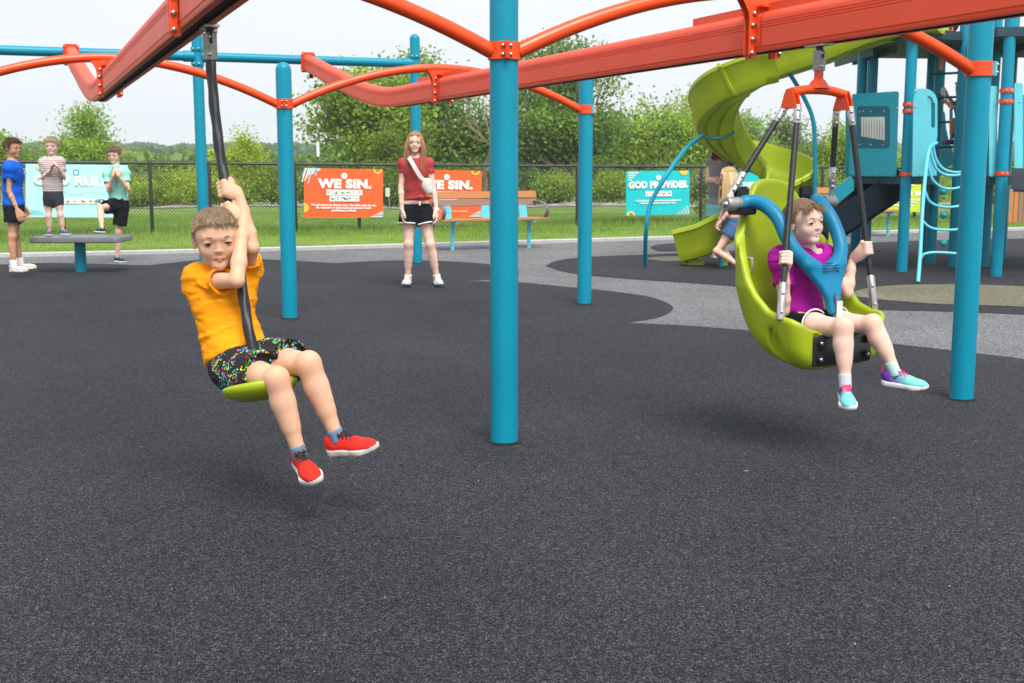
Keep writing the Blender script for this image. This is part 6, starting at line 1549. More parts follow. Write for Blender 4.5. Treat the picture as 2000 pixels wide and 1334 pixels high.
# embossed script mark
mk = MB(); 
for a in (0, 1, 2, 3): mk.tube(arc_path([S(-.045+a*.026, .107, .470), S(-.030+a*.026, .107, .51+.01*(a % 2)), S(-.038+a*.026, .107, .52), S(-.042+a*.026, .107, .49), S(-.022+a*.026, .107, .468)], 14), .0016, 4)
mk.box(S(0, .107, .455), (.048, .0012, .0018), SM).box(S(0, .107, .447), (.03, .0012, .0012), SM); mk.build('embossed_mark', mat('embossed_black', (.03, .03, .032), .5), pnl, fix=False)
# small D handle on the inner back
MB().tube(arc_path([S(-.272, -.245, .86), S(-.262, -.215, .865), S(-.262, -.21, .82), S(-.272, -.235, .785)], 14), .006, 8).build('handle', STEEL, sw, smooth=True)
# harness
hn_ = Blob()
for q in (-1, 1):
    hp_ = arc_path([S(q*.265, -.31, 1.095), S(q*.215, -.305, 1.108), S(q*.175, -.25, 1.10), S(q*.160, -.17, 1.045), S(q*.158, -.115, .965), S(q*.140, -.075, .90), S(q*.100, -.050, .855), S(q*.05, -.040, .82)], 28)
    hn_.chain(hp_, np.interp(np.arange(len(hp_)), [0, 6, len(hp_)-6, len(hp_)-1], [.027, .031, .030, .034]), .006)
def slab(X):
    q = (X-SO)@SM; l, f, z = q[..., 0], q[..., 1], q[..., 2]; hw = np.interp(z, [.60, .63, .69, .74, .79, .84, .87], [.024, .034, .040, .062, .10, .125, .13]); fc = np.interp(z, [.6, .7, .82], [.045, .015, -.035])
    a = np.abs(l)-hw+.02; b_2 = np.abs(f-fc)-.022+.018; c = np.abs(z-.725)-.125+.02+np.clip(.10-np.abs(l), 0, 1)*.25; return np.sqrt(np.maximum(a, 0)**2+np.maximum(b_2, 0)**2+np.maximum(c, 0)**2)+np.minimum(np.maximum(np.maximum(a, b_2), c), 0)-.019
hn_.func(slab, S(0, 0, .73)-.2, S(0, 0, .73)+.2, .035)
hn_.rbox(S(0, .052, .665), (.013, .022, .05), SM, .006, .004, 's')
hob = blobobj('harness', hn_, .0055, BLUEP, sw, sm=2)
MB().box(S(0, .042, .65), (.010, .006, .058), SM).build('buckle_tongue', STEEL, hob, bevel=.003)
MB().box(S(0.004, .058, .640), (.017, .0012, .046), SM).build('instruction_label', WHITE, hob)
Mt = Matrix((( SR[0], SU[0], SF[0], 0), (SR[1], SU[1], SF[1], 0), (SR[2], SU[2], SF[2], 0), (0, 0, 0, 1)))
for i, tx in enumerate(('CAUTION', 'CHECK THAT THE HARNESS', 'IS LOCKED BEFORE USE', 'ONE RIDER AT A TIME')):
    p = S(.0, -.008+.004*i, .845-i*.011); MM = Mt.copy(); MM.translation = Vector(p); text(tx, .010, MM, mat('moulded_blue_text', (.002, .06, .14), .5), hob, 'moulded_text', .0002, extrude=.0006)
# pivots, plates
for q in (-1, 1):
    a = S(q*.335, -.31, 1.10); b2 = S(q*.262, -.31, 1.10); pv = MB().tube([a, lerp(a, b2, .1), b2], [.027, .031, .031], 20).build('pivot_sleeve', STEELM, sw, smooth=True); bolt(a, -SR if q < 0 else SR, .014, pv)
    MB().box(S(q*.235, -.315, 1.07), (.05, .045, .018), SM).build('pivot_bracket', BLACKP, sw, bevel=.006); MB().box(S(q*.20, -.36, 1.125), (.045, .012, .05), SM).build('pivot_bracket', BLACKP, sw, bevel=.01)
# hanger bar
DH = 5.58; hc = P(1598, 178, DH); hw_ = .165; zt = hc[2]
bar = arc_path([hc-SR*hw_+SU*-.010, hc-SR*hw_*.5+SU*.003, hc+SU*.006, hc+SR*hw_*.5+SU*.003, hc+SR*hw_-SU*.010], 24)
hb_ = MB().tube(bar, .021, 18).build('hanger_bar', ORANGE, sw, smooth=True)
MB().loft([[hc+SR*x*k+SF*y*k+SU*z for x, y in rrect(1, 1, .5)] for k, z in ((.045, .012), (.026, .045), (.017, .055), (.017, .095))]).build('hanger_gusset', ORANGE, sw, smooth=True, auto=40)
trolley(sw, hc+SU*.09, TB[1], TB[2], zfl)
ends = {}
for q in (-1, 1):
    e = hc+SR*q*hw_-SU*.010; ringp = [(-.060, -.085), (-.048, -.100), (-.030, -.088), (.030, -.088), (.048, -.100), (.060, -.085), (.036, -.01), (.020, .020), (-.020, .020), (-.036, -.01)]
    for off in (-.014, .014):
        A = [e+SF*y*.85+SU*z*.8+SR*(off-.003) for y, z in ringp]; Bq = [p+SR*.006 for p in A]; MB().loft([A, Bq]).build('end_plate', ORANGE, sw, bevel=.002)
    ends[q] = {'f': e+SF*.042-SU*.070, 'b': e-SF*.042-SU*.070}
def twisted(parent, a, b_, r_=.0125, name='rope', twist=75, n=None):
    L_ = np.linalg.norm(b_-a); n = n or int(L_/.012); B = basis(b_-a, (1, 0, 0)); th = np.linspace(0, 2*np.pi, 18, endpoint=False); rings = []
    for t in np.linspace(0, 1, n): l = t*L_; rr = r_*(1+.30*np.abs(np.cos(2*(th-l*twist)))-.14); rings.append([lerp(a, b_, t)+B@np.array([math.cos(x)*y, math.sin(x)*y, 0]) for x, y in zip(th, rr)])
    return MB().loft(rings).build(name, ROPEM, parent, smooth=True, auto=80)
def ferrule(parent, a, b_, r_=.0165):
    d_ = unit(b_-a); o = MB().tube([a, a+d_*.004, b_-d_*.004, b_], [r_*.9, r_, r_, r_*.9], 18).build('ferrule', STEEL, parent, smooth=True)
    fr_ = unit(np.cross(d_, np.cross(np.array([0, -1., 0]), d_)))
    for t in (.3, .8): bolt(lerp(a, b_, t)+fr_*r_*.95, fr_, .008, o)
for q in (-1, 1):
    top = ends[q]['f']; bot = S(q*.29, .0, .625); d_ = unit(bot-top); L_ = np.linalg.norm(bot-top)
    ferrule(sw, top-d_*.012, top+d_*.075); twisted(sw, top+d_*.07, bot-d_*.15); ferrule(sw, bot-d_*.155, bot+d_*.01, .0175)
    top = ends[q]['b']; bot = S(q*.315, -.31, 1.135); d_ = unit(bot-top); ferrule(sw, top-d_*.012, top+d_*.075); twisted(sw, top+d_*.07, bot-d_*.12); ferrule(sw, bot-d_*.125, bot-d_*.045, .0165)
    MB().box(bot-d_*.02, (.009, .016, .035), basis(d_)).build('shackle', STEELM, sw, bevel=.003); bolt(bot-d_*.035+np.array([0, -.018, 0]), (0, -1, 0), .009, sw)

# ---------------------------------------------------------------- GIRL IN THE SWING
J = dict(head=P(1571, 434, 5.40), neck=P(1581, 497, 5.46), pelvis=S(.0, -.17, .565), shR=S(-.125, -.165, .855), shL=S(.125, -.165, .855),
         hipR=S(-.07, -.12, .565), hipL=S(.07, -.12, .565), knR=P(1646, 640, 5.10), knL=P(1703, 634, 5.22), anR=P(1651, 742, 5.06), anL=P(1745, 716, 5.16))
def r2at(q, py):
    top = ends[q]['f']; bot = S(q*.29, .0, .625); best = min(np.linspace(0, 1, 200), key=lambda t: abs((CY-FPX*np.dot(lerp(top, bot, t)-CAMP, UPV)/np.dot(lerp(top, bot, t)-CAMP, FWD))-py)); return lerp(top, bot, best), unit(top-bot)
oR, aR = r2at(-1, 506); oL, aL = r2at(1, 486)
J['elR'] = P(1531, 606, 5.32); J['wrR'] = oR+np.array([.012, .045, -.055]); J['elL'] = P(1655, 572, 5.50); J['wrL'] = oL+np.array([-.055, .035, -.055])
J['waist'] = S(0, -.175, .66); J['chest'] = S(0, -.175, .785)
print('girl', {k: dist(*k.split()) for k in ('shR elR', 'elR wrR', 'shL elL', 'elL wrL', 'hipR knR', 'knR anR', 'hipL knL', 'knL anL', 'neck pelvis', 'head neck')})
s = .93; Hg = .198
hands = [lambda h: grip_auto(h, J['wrR'], oR, aR, .0125, .88), lambda h: grip_auto(h, J['wrL'], oL, aL, .0125, .88)]
girl, J, Mh, Oh, M1, M0 = person('girl in purple T-shirt strapped in the lime swing seat', J, s, Hg, (.54, -.84, .05), SK2, dict(hands=hands, lids=.10, gaze=(.15, .0), mouth='open', brow=(.22, .13, .07), base=S(0, -.1, 0), torso=dict(chest=(.100, .072), waist=(.092, .072), hip=(.105, .085)), knee_extra='R', body_fwd=SF), hup=(-.12, 0, 1))
PURP = cloth('purple_knit', (.42, .012, .33)); shirt(girl, J, s, PURP, sleeve=.52, hem=S(0, -.17, .60), hemn=(0, 0, 1), infl=.014, fl=lambda V: folds(.008, 12, 11, (.8, .8, 2.0))(V)+folds(.0035, 26, 19, (.7, .7, 2.4))(V), sl_r=(.045, .049), vox=.005, tor=dict(chest=(.102, .074), waist=(.096, .076), hip=(.108, .088)), neckr=.056)
shorts(girl, J, s, BLKCL, .42, waist=.6, r0=.085, r1=.082, fl=folds(.004, 14, 12), tor=dict(hip=(.112, .09)))
for q in 'LR':   # white piping on the hem
    e = lerp(J['hip'+q], J['kn'+q], .41); B = basis(J['kn'+q]-J['hip'+q]); th = np.linspace(0, 2*np.pi, 28); MB().tube([e+B@np.array([math.cos(t)*.080*s, math.sin(t)*.080*s, 0]) for t in th], .0035, 6, cap=False).build('hem_piping', WHITE, girl, smooth=True)
rg = np.random.default_rng(4); nf = 420; tt_ = rg.uniform(-1, 1, nf); fr = np.stack([tt_*.24+.02, .27+.05*rg.uniform(-1, 1, nf)+.0*tt_, .40+.05*rg.uniform(-1, 1, nf)-.08*np.abs(tt_)], 1)
fd_ = np.stack([tt_*.5+.35*np.sign(tt_-.1), .75+0*tt_, -.30+0*tt_], 1)+rg.normal(size=(nf, 3))*.14; fd_ /= np.linalg.norm(fd_, axis=1)[:, None]
hair_short(girl, Oh, Mh, Hg, (.27, .16, .09), (.46, .31, .19), 15, hairline=.33, length=.030, n=10500, fringe=(fr, fd_, rg.uniform(.03, .05, nf), None), nape=-.50, vol=.012, width=.0010, side=-.03, mess=.0, curl=.03, liftk=.02, crown=(.16, .10, .50))
MINT = (.16, .62, .56); VIO = (.16, .03, .42)
def shoecol(W, L):
    o_, f_ = W(0, 0, 0), unit(W(0, 1, 0)-W(0, 0, 0))
    def c(V):
        t = np.clip(((V-o_)@f_)/L, 0, 1); t2 = np.clip((t-.22)/.34+.12*vnoise(V*160, 3), 0, 1)[:, None]; return np.array(VIO)*(1-t2)+np.array(MINT)*t2
    return c
SHM = mat('mint_violet_mesh', (1, 1, 1), .6, attr=True, var=.05); SOCKG = cloth('pale_sock', (.55, .62, .66)); SOCKM = cloth('mint_sock', (.42, .66, .66)); LACEP = mat('pink_lace', (.85, .07, .20), .6); STRV = mat('violet_strap', (.06, .05, .42), .5); SOLE2 = mat('clean_white_foam', (.72, .70, .68), .5, var=.06)
for q, toe, up, sm_ in (('R', P(1664, 795, 4.90)-P(1652, 768, 5.06), (-.12, -.62, .78), SOCKG), ('L', P(1812, 765, 5.10)-P(1735, 755, 5.18), (.03, -.12, .99), SOCKM)):
    an = J['an'+q]+np.array([0, 0, -.012]); sock(girl, an, J['kn'+q], sm_, s, .17, .0275)
    us, W = shoe(girl, an+np.array([0, 0, -.012]), toe, up, .206, SHM, SOLE2, lace=LACEP, vox=.004, strap=STRV, toecol=shoecol)
    MB().box(W(0, .02, .34), (.006, .004, .014), basis(unit(W(0, 0, 1)-W(0, 0, 0)))).build('pull_tab', LACEP, us)
# ================================================================== BACKGROUND PEOPLE
FAR = dict(vox=.0095, hvox=.006, handvox=.006)
def jp(D, d):
    return {k: P(v[0], v[1], D+(v[2] if len(v) > 2 else 0)) for k, v in d.items()}
def relaxed(J, q, pn, thumb, s, curl=.4):
    return lambda h: hand_open(h, J['wr'+q], unit(J['wr'+q]-J['el'+q])+np.array([0, 0, -.3]), np.array(pn, float), np.array(thumb, float), s, curl)
WSH = mat('white_canvas', (.70, .69, .67), .7, var=.05); 
# --- woman
D = G(820, 560)[1]
J = jp(D, dict(head=(811, 278), neck=(812, 308, .03), pelvis=(813, 402, .02), waist=(812, 368, .02), chest=(812, 334, .02), shR=(789, 320, .02), shL=(836, 320, .02), elR=(783, 365, 0), elL=(846, 366, 0), wrR=(785, 408, -.06), wrL=(852, 408, -.05),
   hipR=(800, 412, .02), hipL=(826, 412, .02), knR=(798, 477, -.03), knL=(840, 477, -.03), anR=(797, 540, .02), anL=(853, 540, .02)))
s = 1.28
HS = dict(chest=(.098, .070), waist=(.082, .064), hip=(.105, .078))
wom, J, Mh, Oh, _, _ = person('young woman with strawberry blonde hair, red T-shirt and black shorts', J, s, .218, (.03, -1, -.03), SK2, dict(hands=[relaxed(J, 'R', (1, .2, 0), (.2, -1, 0), 1.2), relaxed(J, 'L', (-1, .2, 0), (-.2, -1, 0), 1.2)], lids=.5, brow=(.35, .2, .1), torso=HS, leg=.92, arm=.86, base=G(822, 560), body_fwd=(0, -1, 0)), **FAR)
REDT = cloth('dusty_red_knit', (.42, .055, .058)); MASK = cloth('cream_cloth', (.66, .64, .60))
shirt(wom, J, s, REDT, sleeve=.46, hem=P(812, 391, D), hemn=(0, 0, 1), infl=.006, fl=folds(.006, 9, 21), sl_r=(.038, .044), vox=.009, tor=HS, neckr=.05, k=.035)
kn_ = Blob().ell(P(822, 384, D-.12), [.03, .025, .022], None, .01); kn_.chain([P(800, 388, D-.10), P(822, 385, D-.13), P(842, 387, D-.09)], [.012, .02, .012], .02); blobobj('shirt_knot', kn_, .007, REDT, wom)
shorts(wom, J, s, BLKCL, .40, waist=.12, r0=.088, r1=.090, fl=folds(.003, 9, 22), vox=.009, tor=dict(hip=(.104, .078)))
for q in 'LR':
    e = lerp(J['hip'+q], J['kn'+q], .39); B = basis(J['kn'+q]-J['hip'+q]); th = np.linspace(0, 2*np.pi, 24); MB().tube([e+B@np.array([math.cos(t)*.089*s, math.sin(t)*.089*s, 0]) for t in th], .008, 6, cap=False).build('hem_piping', WHITE, wom, smooth=True)
hair_long(wom, Oh, Mh, .218, (.56, .29, .14), (.74, .50, .28), 31, .30, n=4200, width=.0028)
for q in 'LR':
    sock(wom, J['an'+q], J['kn'+q], MASK, s, .06, .030)
    shoe(wom, J['an'+q]+np.array([0, 0, -.0]), (-.10 if q == 'R' else .30, -1, 0), (0, 0, 1), .25, WSH, WSH, lace=WHITE, vox=.008, tongue=WSH)
MB().box(P(820, 397, D-.16), (.008, .004, .022)).build('waist_string', WHITE, wom)
bag = thing('sling_bag', 'small cream sling bag worn across the woman\'s chest', 'bag', P(834, 362, D-.16))
bs = Blob().ell(P(834, 360, D-.155), [.052, .03, .066], frame((0, -1, 0), (.25, 0, 1)), .02).ell(P(838, 372, D-.15), [.042, .028, .045], None, .03); blobobj('pouch', bs, .007, MASK, bag, disp=folds(.004, 20, 5))
st = arc_path([P(797, 305, D+.02), P(800, 309, D-.09), P(812, 330, D-.145), P(823, 347, D-.15), P(831, 352, D-.15)], 20); rings = [[p+np.array([a*.019, b_*.003, a*.009]) for a, b_ in ((-1, -1), (1, -1), (1, 1), (-1, 1))] for p in st]
MB().loft(rings).build('strap', MASK, bag, smooth=True)
wt = MB().tube([J['wrL']+np.array([0, 0, .012]), J['wrL']+np.array([0, 0, -.012])], .031, 14).build('wristwatch', WHITE, None, smooth=True); tag(wt, 'white wristwatch on the woman\'s left wrist', 'watch')

# --- boy in blue at the left edge
D = G(40, 540)[1]
J = jp(D, dict(head=(26, 289), neck=(25, 318), pelvis=(27, 400), waist=(25, 372), chest=(25, 340), shR=(18, 328, -.12), shL=(30, 326, .12), elR=(18, 374, -.14), elL=(37, 372, .14), wrR=(34, 410, -.15), wrL=(47, 404, .12),
   hipR=(25, 408, -.07), hipL=(29, 408, .07), knR=(24, 462, -.08), knL=(31, 460, .08), anR=(27, 520, -.08), anL=(40, 515, .10)))
s = 1.18; T2_ = dict(chest=(.112, .082), waist=(.095, .075), hip=(.11, .085)); fw = (.93, -.30, 0)
bb_, J, Mh, Oh, _, _ = person('tall boy in bright blue T-shirt and white clogs at the left edge', J, s, .215, (.90, -.42, -.05), SK3, dict(hands=[relaxed(J, 'R', (-.3, 1, 0), (1, .3, 0), 1.1), relaxed(J, 'L', (0, -1, 0), (1, 0, 0), 1.1)], lids=.45, brow=(.05, .03, .02), torso=T2_, leg=.82, arm=.86, base=G(40, 540), body_fwd=fw), **FAR)
BLUET = cloth('bright_blue_knit', (.005, .105, .62), rough=.6); blt = shirt(bb_, J, s, BLUET, sleeve=.52, hem=P(27, 401, D), hemn=(0, 0, 1), infl=.018, fl=folds(.006, 9, 31), sl_r=(.044, .050), vox=.009, tor=T2_, k=.035)
# pale crossed-arcs chest mark
cm = MB(); c = P(39, 334, D-.02)
for q in (-1, 1):
    cm.tube(arc_path([c+np.array([.072+.004, -.05+.026*x, .020*q+.012*q*(1-abs(x))*-1+.0]) for x in (-1.2, -.6, 0, .6, 1.2)], 10), .006, 5)
cm.build('chest_mark', mat('pale_print', (.55, .60, .70), .6), blt, smooth=True)
shorts(bb_, J, s, BLKCL, .52, waist=.2, r0=.082, r1=.078, fl=folds(.004, 9, 32), vox=.009, tor=dict(hip=(.11, .085)))
hair_short(bb_, Oh, Mh, .215, (.085, .042, .020), (.17, .09, .045), 33, hairline=.30, length=.035, n=3800, vol=.02, width=.0026, nape=-.25)
CLOG = mat('cream_foam_clog', (.66, .62, .54), .55)
for q, tdir in (('R', (.98, -.22, 0)), ('L', (.96, .1, 0))):
    sock(bb_, J['an'+q], J['kn'+q], WHITE, s, .20, .034); us, W = shoe(bb_, J['an'+q]+np.array([0, 0, .01]), tdir, (0, 0, 1), .245, CLOG, CLOG, vox=.008, clog=True)
    MB().tube(arc_path([W(-.125, .36, .17), W(-.13, .15, .26), W(0, .01, .27), W(.13, .15, .26), W(.125, .36, .17)], 16), .008, 6).build('heel_strap', CLOG, us, smooth=True)

# --- small blond boy standing on the table
D = tc_[1]+.02
J = jp(D, dict(head=(101, 285), neck=(102, 309), pelvis=(104, 384), waist=(103, 362), chest=(102, 334), shR=(86, 318), shL=(118, 317), elR=(83, 348, -.03), elL=(125, 347, -.03), wrR=(101, 331, -.15), wrL=(114, 328, -.15),
   hipR=(95, 388), hipL=(113, 388), knR=(95, 422, -.02), knL=(118, 420, -.02), anR=(97, 451), anL=(123, 450)))
s = .92; T3_ = dict(chest=(.118, .082), waist=(.108, .08), hip=(.112, .085))
def together(J, q, s): return lambda h: hand_open(h, J['wr'+q], unit(np.array([.25 if q == 'R' else -.25, -.12, .55])), np.array([.8 if q == 'R' else -.8, -.3, .1]), np.array([0, -.5, .8]), s, 1.1)
bk, J, Mh, Oh, _, _ = person('small blond boy in striped T-shirt standing on the table', J, s, .205, (.12, -1, -.04), SK2, dict(hands=[together(J, 'R', .85), together(J, 'L', .85)], lids=.4, brow=(.45, .3, .16), torso=T3_, base=P(104, 462, D), leg=.85, body_fwd=(0, -1, 0)), **FAR)
m, n, b_ = nodes('striped_cloth'); tcn = n.nodes.new('ShaderNodeTexCoord'); sp_ = n.nodes.new('ShaderNodeSeparateXYZ'); n.links.new(tcn.outputs['Object'], sp_.inputs[0]); nzz = noise(n, 7, 2)
ad = n.nodes.new('ShaderNodeMath'); ad.operation = 'MULTIPLY_ADD'; ad.inputs[1].default_value = .02; n.links.new(nzz.outputs[0], ad.inputs[0]); n.links.new(sp_.outputs[2], ad.inputs[2])
md = n.nodes.new('ShaderNodeMath'); md.operation = 'FRACT'; ml = n.nodes.new('ShaderNodeMath'); ml.operation = 'MULTIPLY'; ml.inputs[1].default_value = 14; n.links.new(ad.outputs[0], ml.inputs[0]); n.links.new(ml.outputs[0], md.inputs[0])
rp = ramp(n, [(0, (.62, .58, .56)), (.12, (.06, .06, .09)), (.20, (.62, .58, .56)), (.34, (.60, .56, .55)), (.40, (.60, .22, .20)), (.54, (.62, .3, .27)), (.56, (.62, .58, .56)), (.78, (.06, .06, .09)), (.86, (.62, .58, .56))]); rp.color_ramp.interpolation = 'CONSTANT'
n.links.new(md.outputs[0], rp.inputs[0]); n.links.new(rp.outputs[0], b_.inputs['Base Color']); b_.inputs['Roughness'].default_value = .85
shirt(bk, J, s, m, sleeve=.62, hem=P(103, 375, D), hemn=(0, 0, 1), infl=.018, fl=folds(.006, 10, 41), sl_r=(.048, .056), vox=.008, tor=T3_, k=.035)
shorts(bk, J, s, cloth('charcoal_cloth', (.045, .045, .058)), .46, waist=.5, r0=.070, r1=.066, fl=folds(.003, 10, 42), vox=.008, tor=dict(hip=(.112, .085)))
hair_short(bk, Oh, Mh, .205, (.46, .33, .18), (.66, .52, .32), 43, hairline=.24, length=.032, n=3200, vol=.02, width=.0026)
BLS = cloth('blue_shoe_cloth', (.01, .12, .36)); ORL = mat('orange_lace', (.9, .14, .02), .6)
for q, td in (('R', (.1, -1, 0)), ('L', (.85, -.5, 0))): shoe(bk, J['an'+q]+np.array([0, 0, .0]), td, (0, 0, 1), .175, BLS, WSH, lace=ORL, tongue=ORL, vox=.007)

# --- boy in mint shirt, one foot on the table
D = G(232, 512)[1]
J = jp(D, dict(head=(223, 303), neck=(227, 330), pelvis=(232, 398), waist=(230, 376), chest=(228, 351), shR=(210, 340), shL=(245, 338), elR=(212, 372, -.12), elL=(250, 370, -.10), wrR=(221, 343, -.22), wrL=(231, 343, -.22),
   hipR=(223, 403), hipL=(240, 403), knR=(196, 406, -.30), knL=(232, 452, -.02), anR=(199, 446, -.50), anL=(229, 503)))
s = 1.04; T4_ = dict(chest=(.115, .082), waist=(.104, .078), hip=(.112, .085))
def atmouth(J, q, s): return lambda h: hand_open(h, J['wr'+q], unit(np.array([.2 if q == 'R' else -.2, .1, 1])), np.array([.6 if q == 'R' else -.6, .8, 0]), np.array([.3 if q == 'R' else -.3, .5, .2]), s, .9)
bm, J, Mh, Oh, _, _ = person('boy in mint T-shirt holding its collar to his mouth, foot on table', J, s, .21, (-.10, -1, -.12), SK4, dict(hands=[atmouth(J, 'R', .95), atmouth(J, 'L', .95)], lids=.4, brow=(.10, .05, .03), torso=T4_, base=G(232, 512), leg=.88, body_fwd=(-.3, -1, 0)), **FAR)
MINTC = cloth('mint_knit', (.30, .66, .55))
def pulled(b): b.chain([P(226, 340, D-.08), P(226, 328, D-.16)], [.07, .045], .05)
shirt(bm, J, s, MINTC, sleeve=.60, hem=P(232, 391, D), hemn=(.05, 0, 1), infl=.018, fl=folds(.007, 10, 51), sl_r=(.046, .054), vox=.008, tor=T4_, k=.035, extra=pulled, neckr=.045)
shorts(bm, J, s, BLKCL, .70, waist=.55, r0=.088, r1=.084, fl=folds(.005, 10, 52), vox=.008, tor=dict(hip=(.112, .085)), lens=dict(R=.62, L=.78))
hair_short(bm, Oh, Mh, .21, (.17, .085, .045), (.34, .19, .11), 53, hairline=.26, length=.032, n=3200, vol=.015, width=.0026)
NVS = cloth('navy_shoe_cloth', (.02, .035, .07)); 
for q, td, up in (('R', (-.35, -.9, .08), (-.1, 0, 1)), ('L', (.88, -.45, 0), (0, 0, 1))): shoe(bm, J['an'+q]+np.array([0, 0, .0]), td, up, .205, NVS, WSH, lace=mat('green_cord', (.02, .42, .12), .6), vox=.007)

# --- blonde girl leaning on the slide exit
D = 14.75
J = jp(D, dict(head=(1421, 343, .0), neck=(1431, 374), pelvis=(1432, 436), waist=(1433, 418), chest=(1432, 395), shR=(1430, 386, .13), shL=(1430, 388, -.13), elR=(1414, 412, .15), elL=(1424, 414, -.14), wrR=(1404, 432, .1), wrL=(1408, 432, -.10),
   hipR=(1432, 443, .07), hipL=(1432, 443, -.07), knR=(1408, 486, .10), knL=(1400, 490, -.08), anR=(1440, 520, .12), anL=(1450, 524, -.08)))
s = 1.02; T5_ = dict(chest=(.112, .078), waist=(.10, .074), hip=(.112, .085))
bg_, J, Mh, Oh, _, _ = person('long-haired blonde girl in peach top leaning on the green slide exit', J, s, .21, (-.97, -.15, .0), SK4, dict(hands=[relaxed(J, 'R', (0, 0, -1), (-.3, -1, 0), .92, .7), relaxed(J, 'L', (0, 0, -1), (-.3, 1, 0), .92, .7)], lids=.45, brow=(.4, .26, .12), torso=T5_, base=G(1432, 520), leg=.86, body_fwd=(-1, 0, 0)), **FAR)
shirt(bg_, J, s, mat('peach_tie_dye', (.80, .32, .24), .85, var=.35), sleeve=.30, hem=P(1432, 434, D), hemn=(0, 0, 1), infl=.012, fl=folds(.005, 9, 61), sl_r=(.050, .054), vox=.008, tor=T5_)
shorts(bg_, J, s, mat('denim_cloth', (.04, .10, .23), .85, var=.4), .42, waist=.7, r0=.084, r1=.086, fl=folds(.005, 12, 62), vox=.008, tor=dict(hip=(.112, .085)))
hair_long(bg_, Oh, Mh, .21, (.68, .47, .22), (.85, .70, .42), 63, .38, n=3600, width=.0034)
for q in 'LR': shoe(bg_, J['an'+q], (-.6, 0, -.75), (-.75, 0, .6), .20, WSH, WSH, vox=.008)

# --- woman in grey tank top behind the slide
D = 16.6
J = jp(D, dict(head=(1408, 283), neck=(1405, 308), pelvis=(1402, 402), waist=(1402, 368), chest=(1404, 335), shR=(1389, 318, .05), shL=(1421, 318, -.05), elR=(1383, 352, .0), elL=(1428, 350), wrR=(1404, 352, -.16), wrL=(1410, 350, -.17),
   hipR=(1394, 408), hipL=(1410, 408), knR=(1394, 458, -.02), knL=(1411, 458), anR=(1394, 500), anL=(1412, 500)))
s = 1.3; T6_ = dict(chest=(.108, .082), waist=(.10, .078), hip=(.112, .09))
wg, J, Mh, Oh, _, _ = person('woman in grey tank top and aqua shorts standing behind the slide', J, s, .22, (.6, -.8, 0), SK4, dict(hands=[relaxed(J, 'R', (0, 1, 0), (0, 0, 1), 1.15, 1.0), relaxed(J, 'L', (0, 1, 0), (0, 0, 1), 1.15, 1.0)], torso=T6_, base=G(1402, 502)*np.array([1, 1, 0]), leg=.9, arm=1.15, brow=(.1, .04, .02)), **FAR)
shirt(wg, J, s, cloth('grey_knit', (.24, .23, .245)), armless=True, hem=P(1402, 400, D), hemn=(0, 0, 1), infl=.012, fl=folds(.005, 9, 71), vox=.010, tor=T6_, neckr=.08)
shorts(wg, J, s, cloth('aqua_cloth', (.20, .52, .50)), .36, waist=.15, r0=.09, r1=.092, vox=.010, tor=dict(hip=(.112, .09)))
hair_long(wg, Oh, Mh, .22, (.16, .035, .02), (.28, .08, .04), 73, .22, n=1800, width=.004)
for q in 'LR': shoe(wg, J['an'+q], (.2, -1, 0), (0, 0, 1), .25, WSH, WSH, vox=.010)
MB().tube([J['wrR']+np.array([-.02, 0, 0]), J['wrR']+np.array([-.045, 0, 0])], .033, 12).build('wristband', BLACKP, wg, smooth=True)

# --- two children on the tower ladder
D = 15.25
J = jp(D, dict(head=(1880, 172), neck=(1880, 196), pelvis=(1880, 262), waist=(1880, 240), chest=(1880, 215), shR=(1872, 205, .1), shL=(1888, 205, -.1), elR=(1866, 208, .14), elL=(1860, 210, -.08), wrR=(1850, 186, .15), wrL=(1846, 197, .15),
   hipR=(1876, 268, .05), hipL=(1880, 268, -.05), knR=(1862, 238, .04), knL=(1872, 292, 0), anR=(1858, 273, .1), anL=(1874, 330, 0)))
s = .95; T7_ = dict(chest=(.11, .078), waist=(.10, .074), hip=(.11, .085))
c1, J, Mh, Oh, _, _ = person('child climbing the tower ladder behind the thick right post, purple shoes', J, s, .2, (-1, 0, .1), SK3, dict(hands=[relaxed(J, 'R', (0, 1, 0), (0, 0, 1), .9, .8), relaxed(J, 'L', (0, 1, 0), (0, 0, 1), .9, .8)], torso=T7_, base=P(1880, 330, D)*np.array([1, 1, 0]), leg=.85), **FAR)
shirt(c1, J, s, cloth('teal_knit', (.02, .2, .25)), sleeve=.3, hem=P(1880, 262, D), hemn=(0, 0, 1), vox=.010, tor=T7_); shorts(c1, J, s, BLKCL, .4, waist=.15, vox=.010, tor=dict(hip=(.11, .085))); hair_short(c1, Oh, Mh, .2, (.03, .02, .015), None, 83, n=1500, width=.004)
PSH = mat('purple_shoe', (.13, .05, .26), .6); shoe(c1, J['anR']+np.array([0, 0, .0]), (-1, -.1, 0), (0, 0, 1), .19, PSH, PSH, vox=.008); shoe(c1, J['anL'], (-1, 0, 0), (0, 0, 1), .19, PSH, PSH, vox=.009)
cup = blobobj('drinking_cup', Blob().cone(P(1842, 186, 15.36), P(1842, 176, 15.36)+np.array([0, 0, .03]), .026, .034, .004), .006, WSH, None); tag(cup, 'small white cup held by the child on the tower ladder', 'cup')
D = 15.3
J = jp(D, dict(head=(1850, -62), neck=(1850, -38), pelvis=(1852, 30), waist=(1852, 8), chest=(1850, -15), shR=(1840, -28), shL=(1862, -28), elR=(1836, -2, -.03), elL=(1866, -2, -.03), wrR=(1838, 25, -.1), wrL=(1864, 25, -.1),
   hipR=(1846, 36), hipL=(1858, 36), knR=(1842, 68, -.22), knL=(1856, 60, -.15), anR=(1838, 122, -.12), anL=(1855, 92, -.02)))
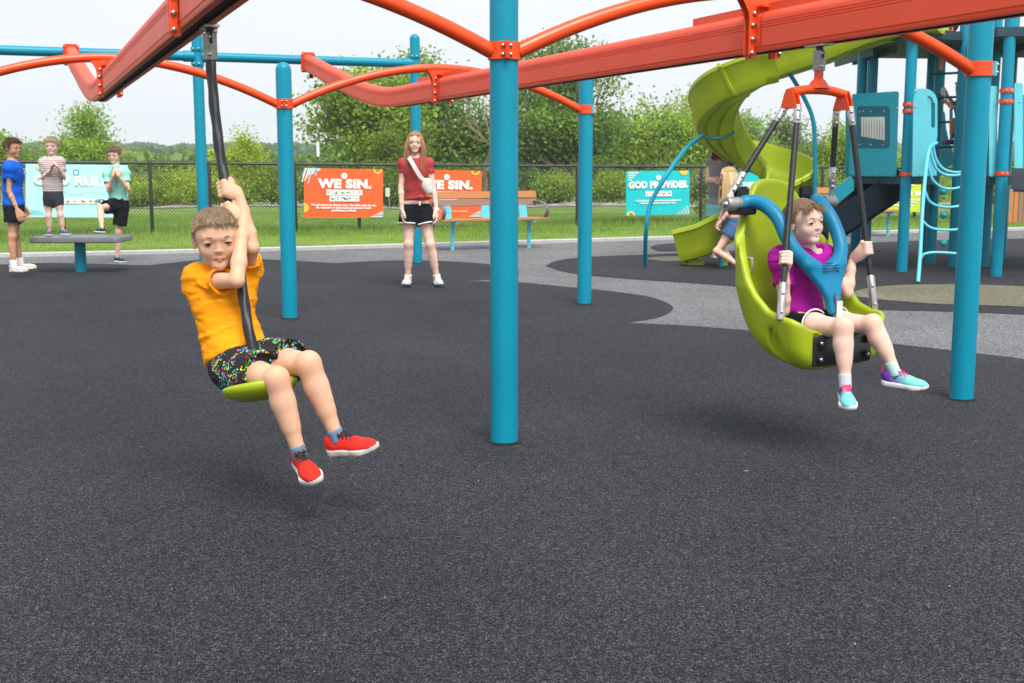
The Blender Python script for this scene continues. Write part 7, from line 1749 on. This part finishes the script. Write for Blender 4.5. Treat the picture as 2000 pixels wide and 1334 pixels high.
J['toeR'] = J['anR']+np.array([-.03, -.08, -.09]); J['toeL'] = J['anL']+np.array([-.02, -.13, -.03])
c2, J, Mh, Oh, _, _ = person('child in pink shorts with dangling bare legs at the top of the ladder', J, s, .2, (0, -1, 0), SK3, dict(hands=[relaxed(J, 'R', (0, 1, 0), (1, 0, 0), .9), relaxed(J, 'L', (0, 1, 0), (-1, 0, 0), .9)], torso=T7_, base=P(1852, 36, D)*np.array([1, 1, 0]), leg=.8, foot_skin='LR'), **FAR)
shirt(c2, J, s, cloth('teal_knit', (.02, .2, .25)), sleeve=.4, hem=P(1852, 34, D), hemn=(0, 0, 1), vox=.010, tor=T7_); shorts(c2, J, s, cloth('pink_cloth', (.5, .06, .16)), .75, waist=.15, vox=.010, r0=.09, r1=.1, tor=dict(hip=(.11, .085))); hair_short(c2, Oh, Mh, .2, (.03, .02, .015), None, 84, n=1500, width=.004)

# ================================================================== SMALL GROUND LITTER
r_ = np.random.default_rng(77); V = []; F = []
for k in range(26):
    px, py = r_.uniform(20, 1980), 540+(r_.uniform(0, 1)**.8)*760; g_ = G(px, py); sz = r_.uniform(.0015, .0035); k0 = len(V); a = r_.uniform(0, 6.28)
    for t in (0, 2.1, 4.2): V.append(g_+np.array([math.cos(a+t)*sz, math.sin(a+t)*sz, .006]))
    V.append(g_+np.array([0, 0, .006+sz*.7])); F += [(k0, k0+1, k0+3), (k0+1, k0+2, k0+3), (k0+2, k0, k0+3)]
kind(fastmesh('pale_grit', V, F, mat('pale_chip', (.5, .5, .48), .8)), 'stuff')
V = []; F = []
for k in range(26):
    px, py = r_.uniform(20, 1980), r_.uniform(540, 1000); g_ = G(px, py); L_ = r_.uniform(.008, .02); a = r_.uniform(0, 6.28); k0 = len(V); d = np.array([math.cos(a), math.sin(a), 0]); n_ = np.array([-d[1], d[0], 0])
    V += [g_-d*L_+np.array([0, 0, .007]), g_+n_*L_*.3+np.array([0, 0, .012]), g_+d*L_+np.array([0, 0, .008]), g_-n_*L_*.3+np.array([0, 0, .007])]; F.append((k0, k0+1, k0+2, k0+3))
kind(fastmesh('dry_leaf_litter', V, F, mat('dry_leaf', (.14, .11, .07), .9)), 'stuff')
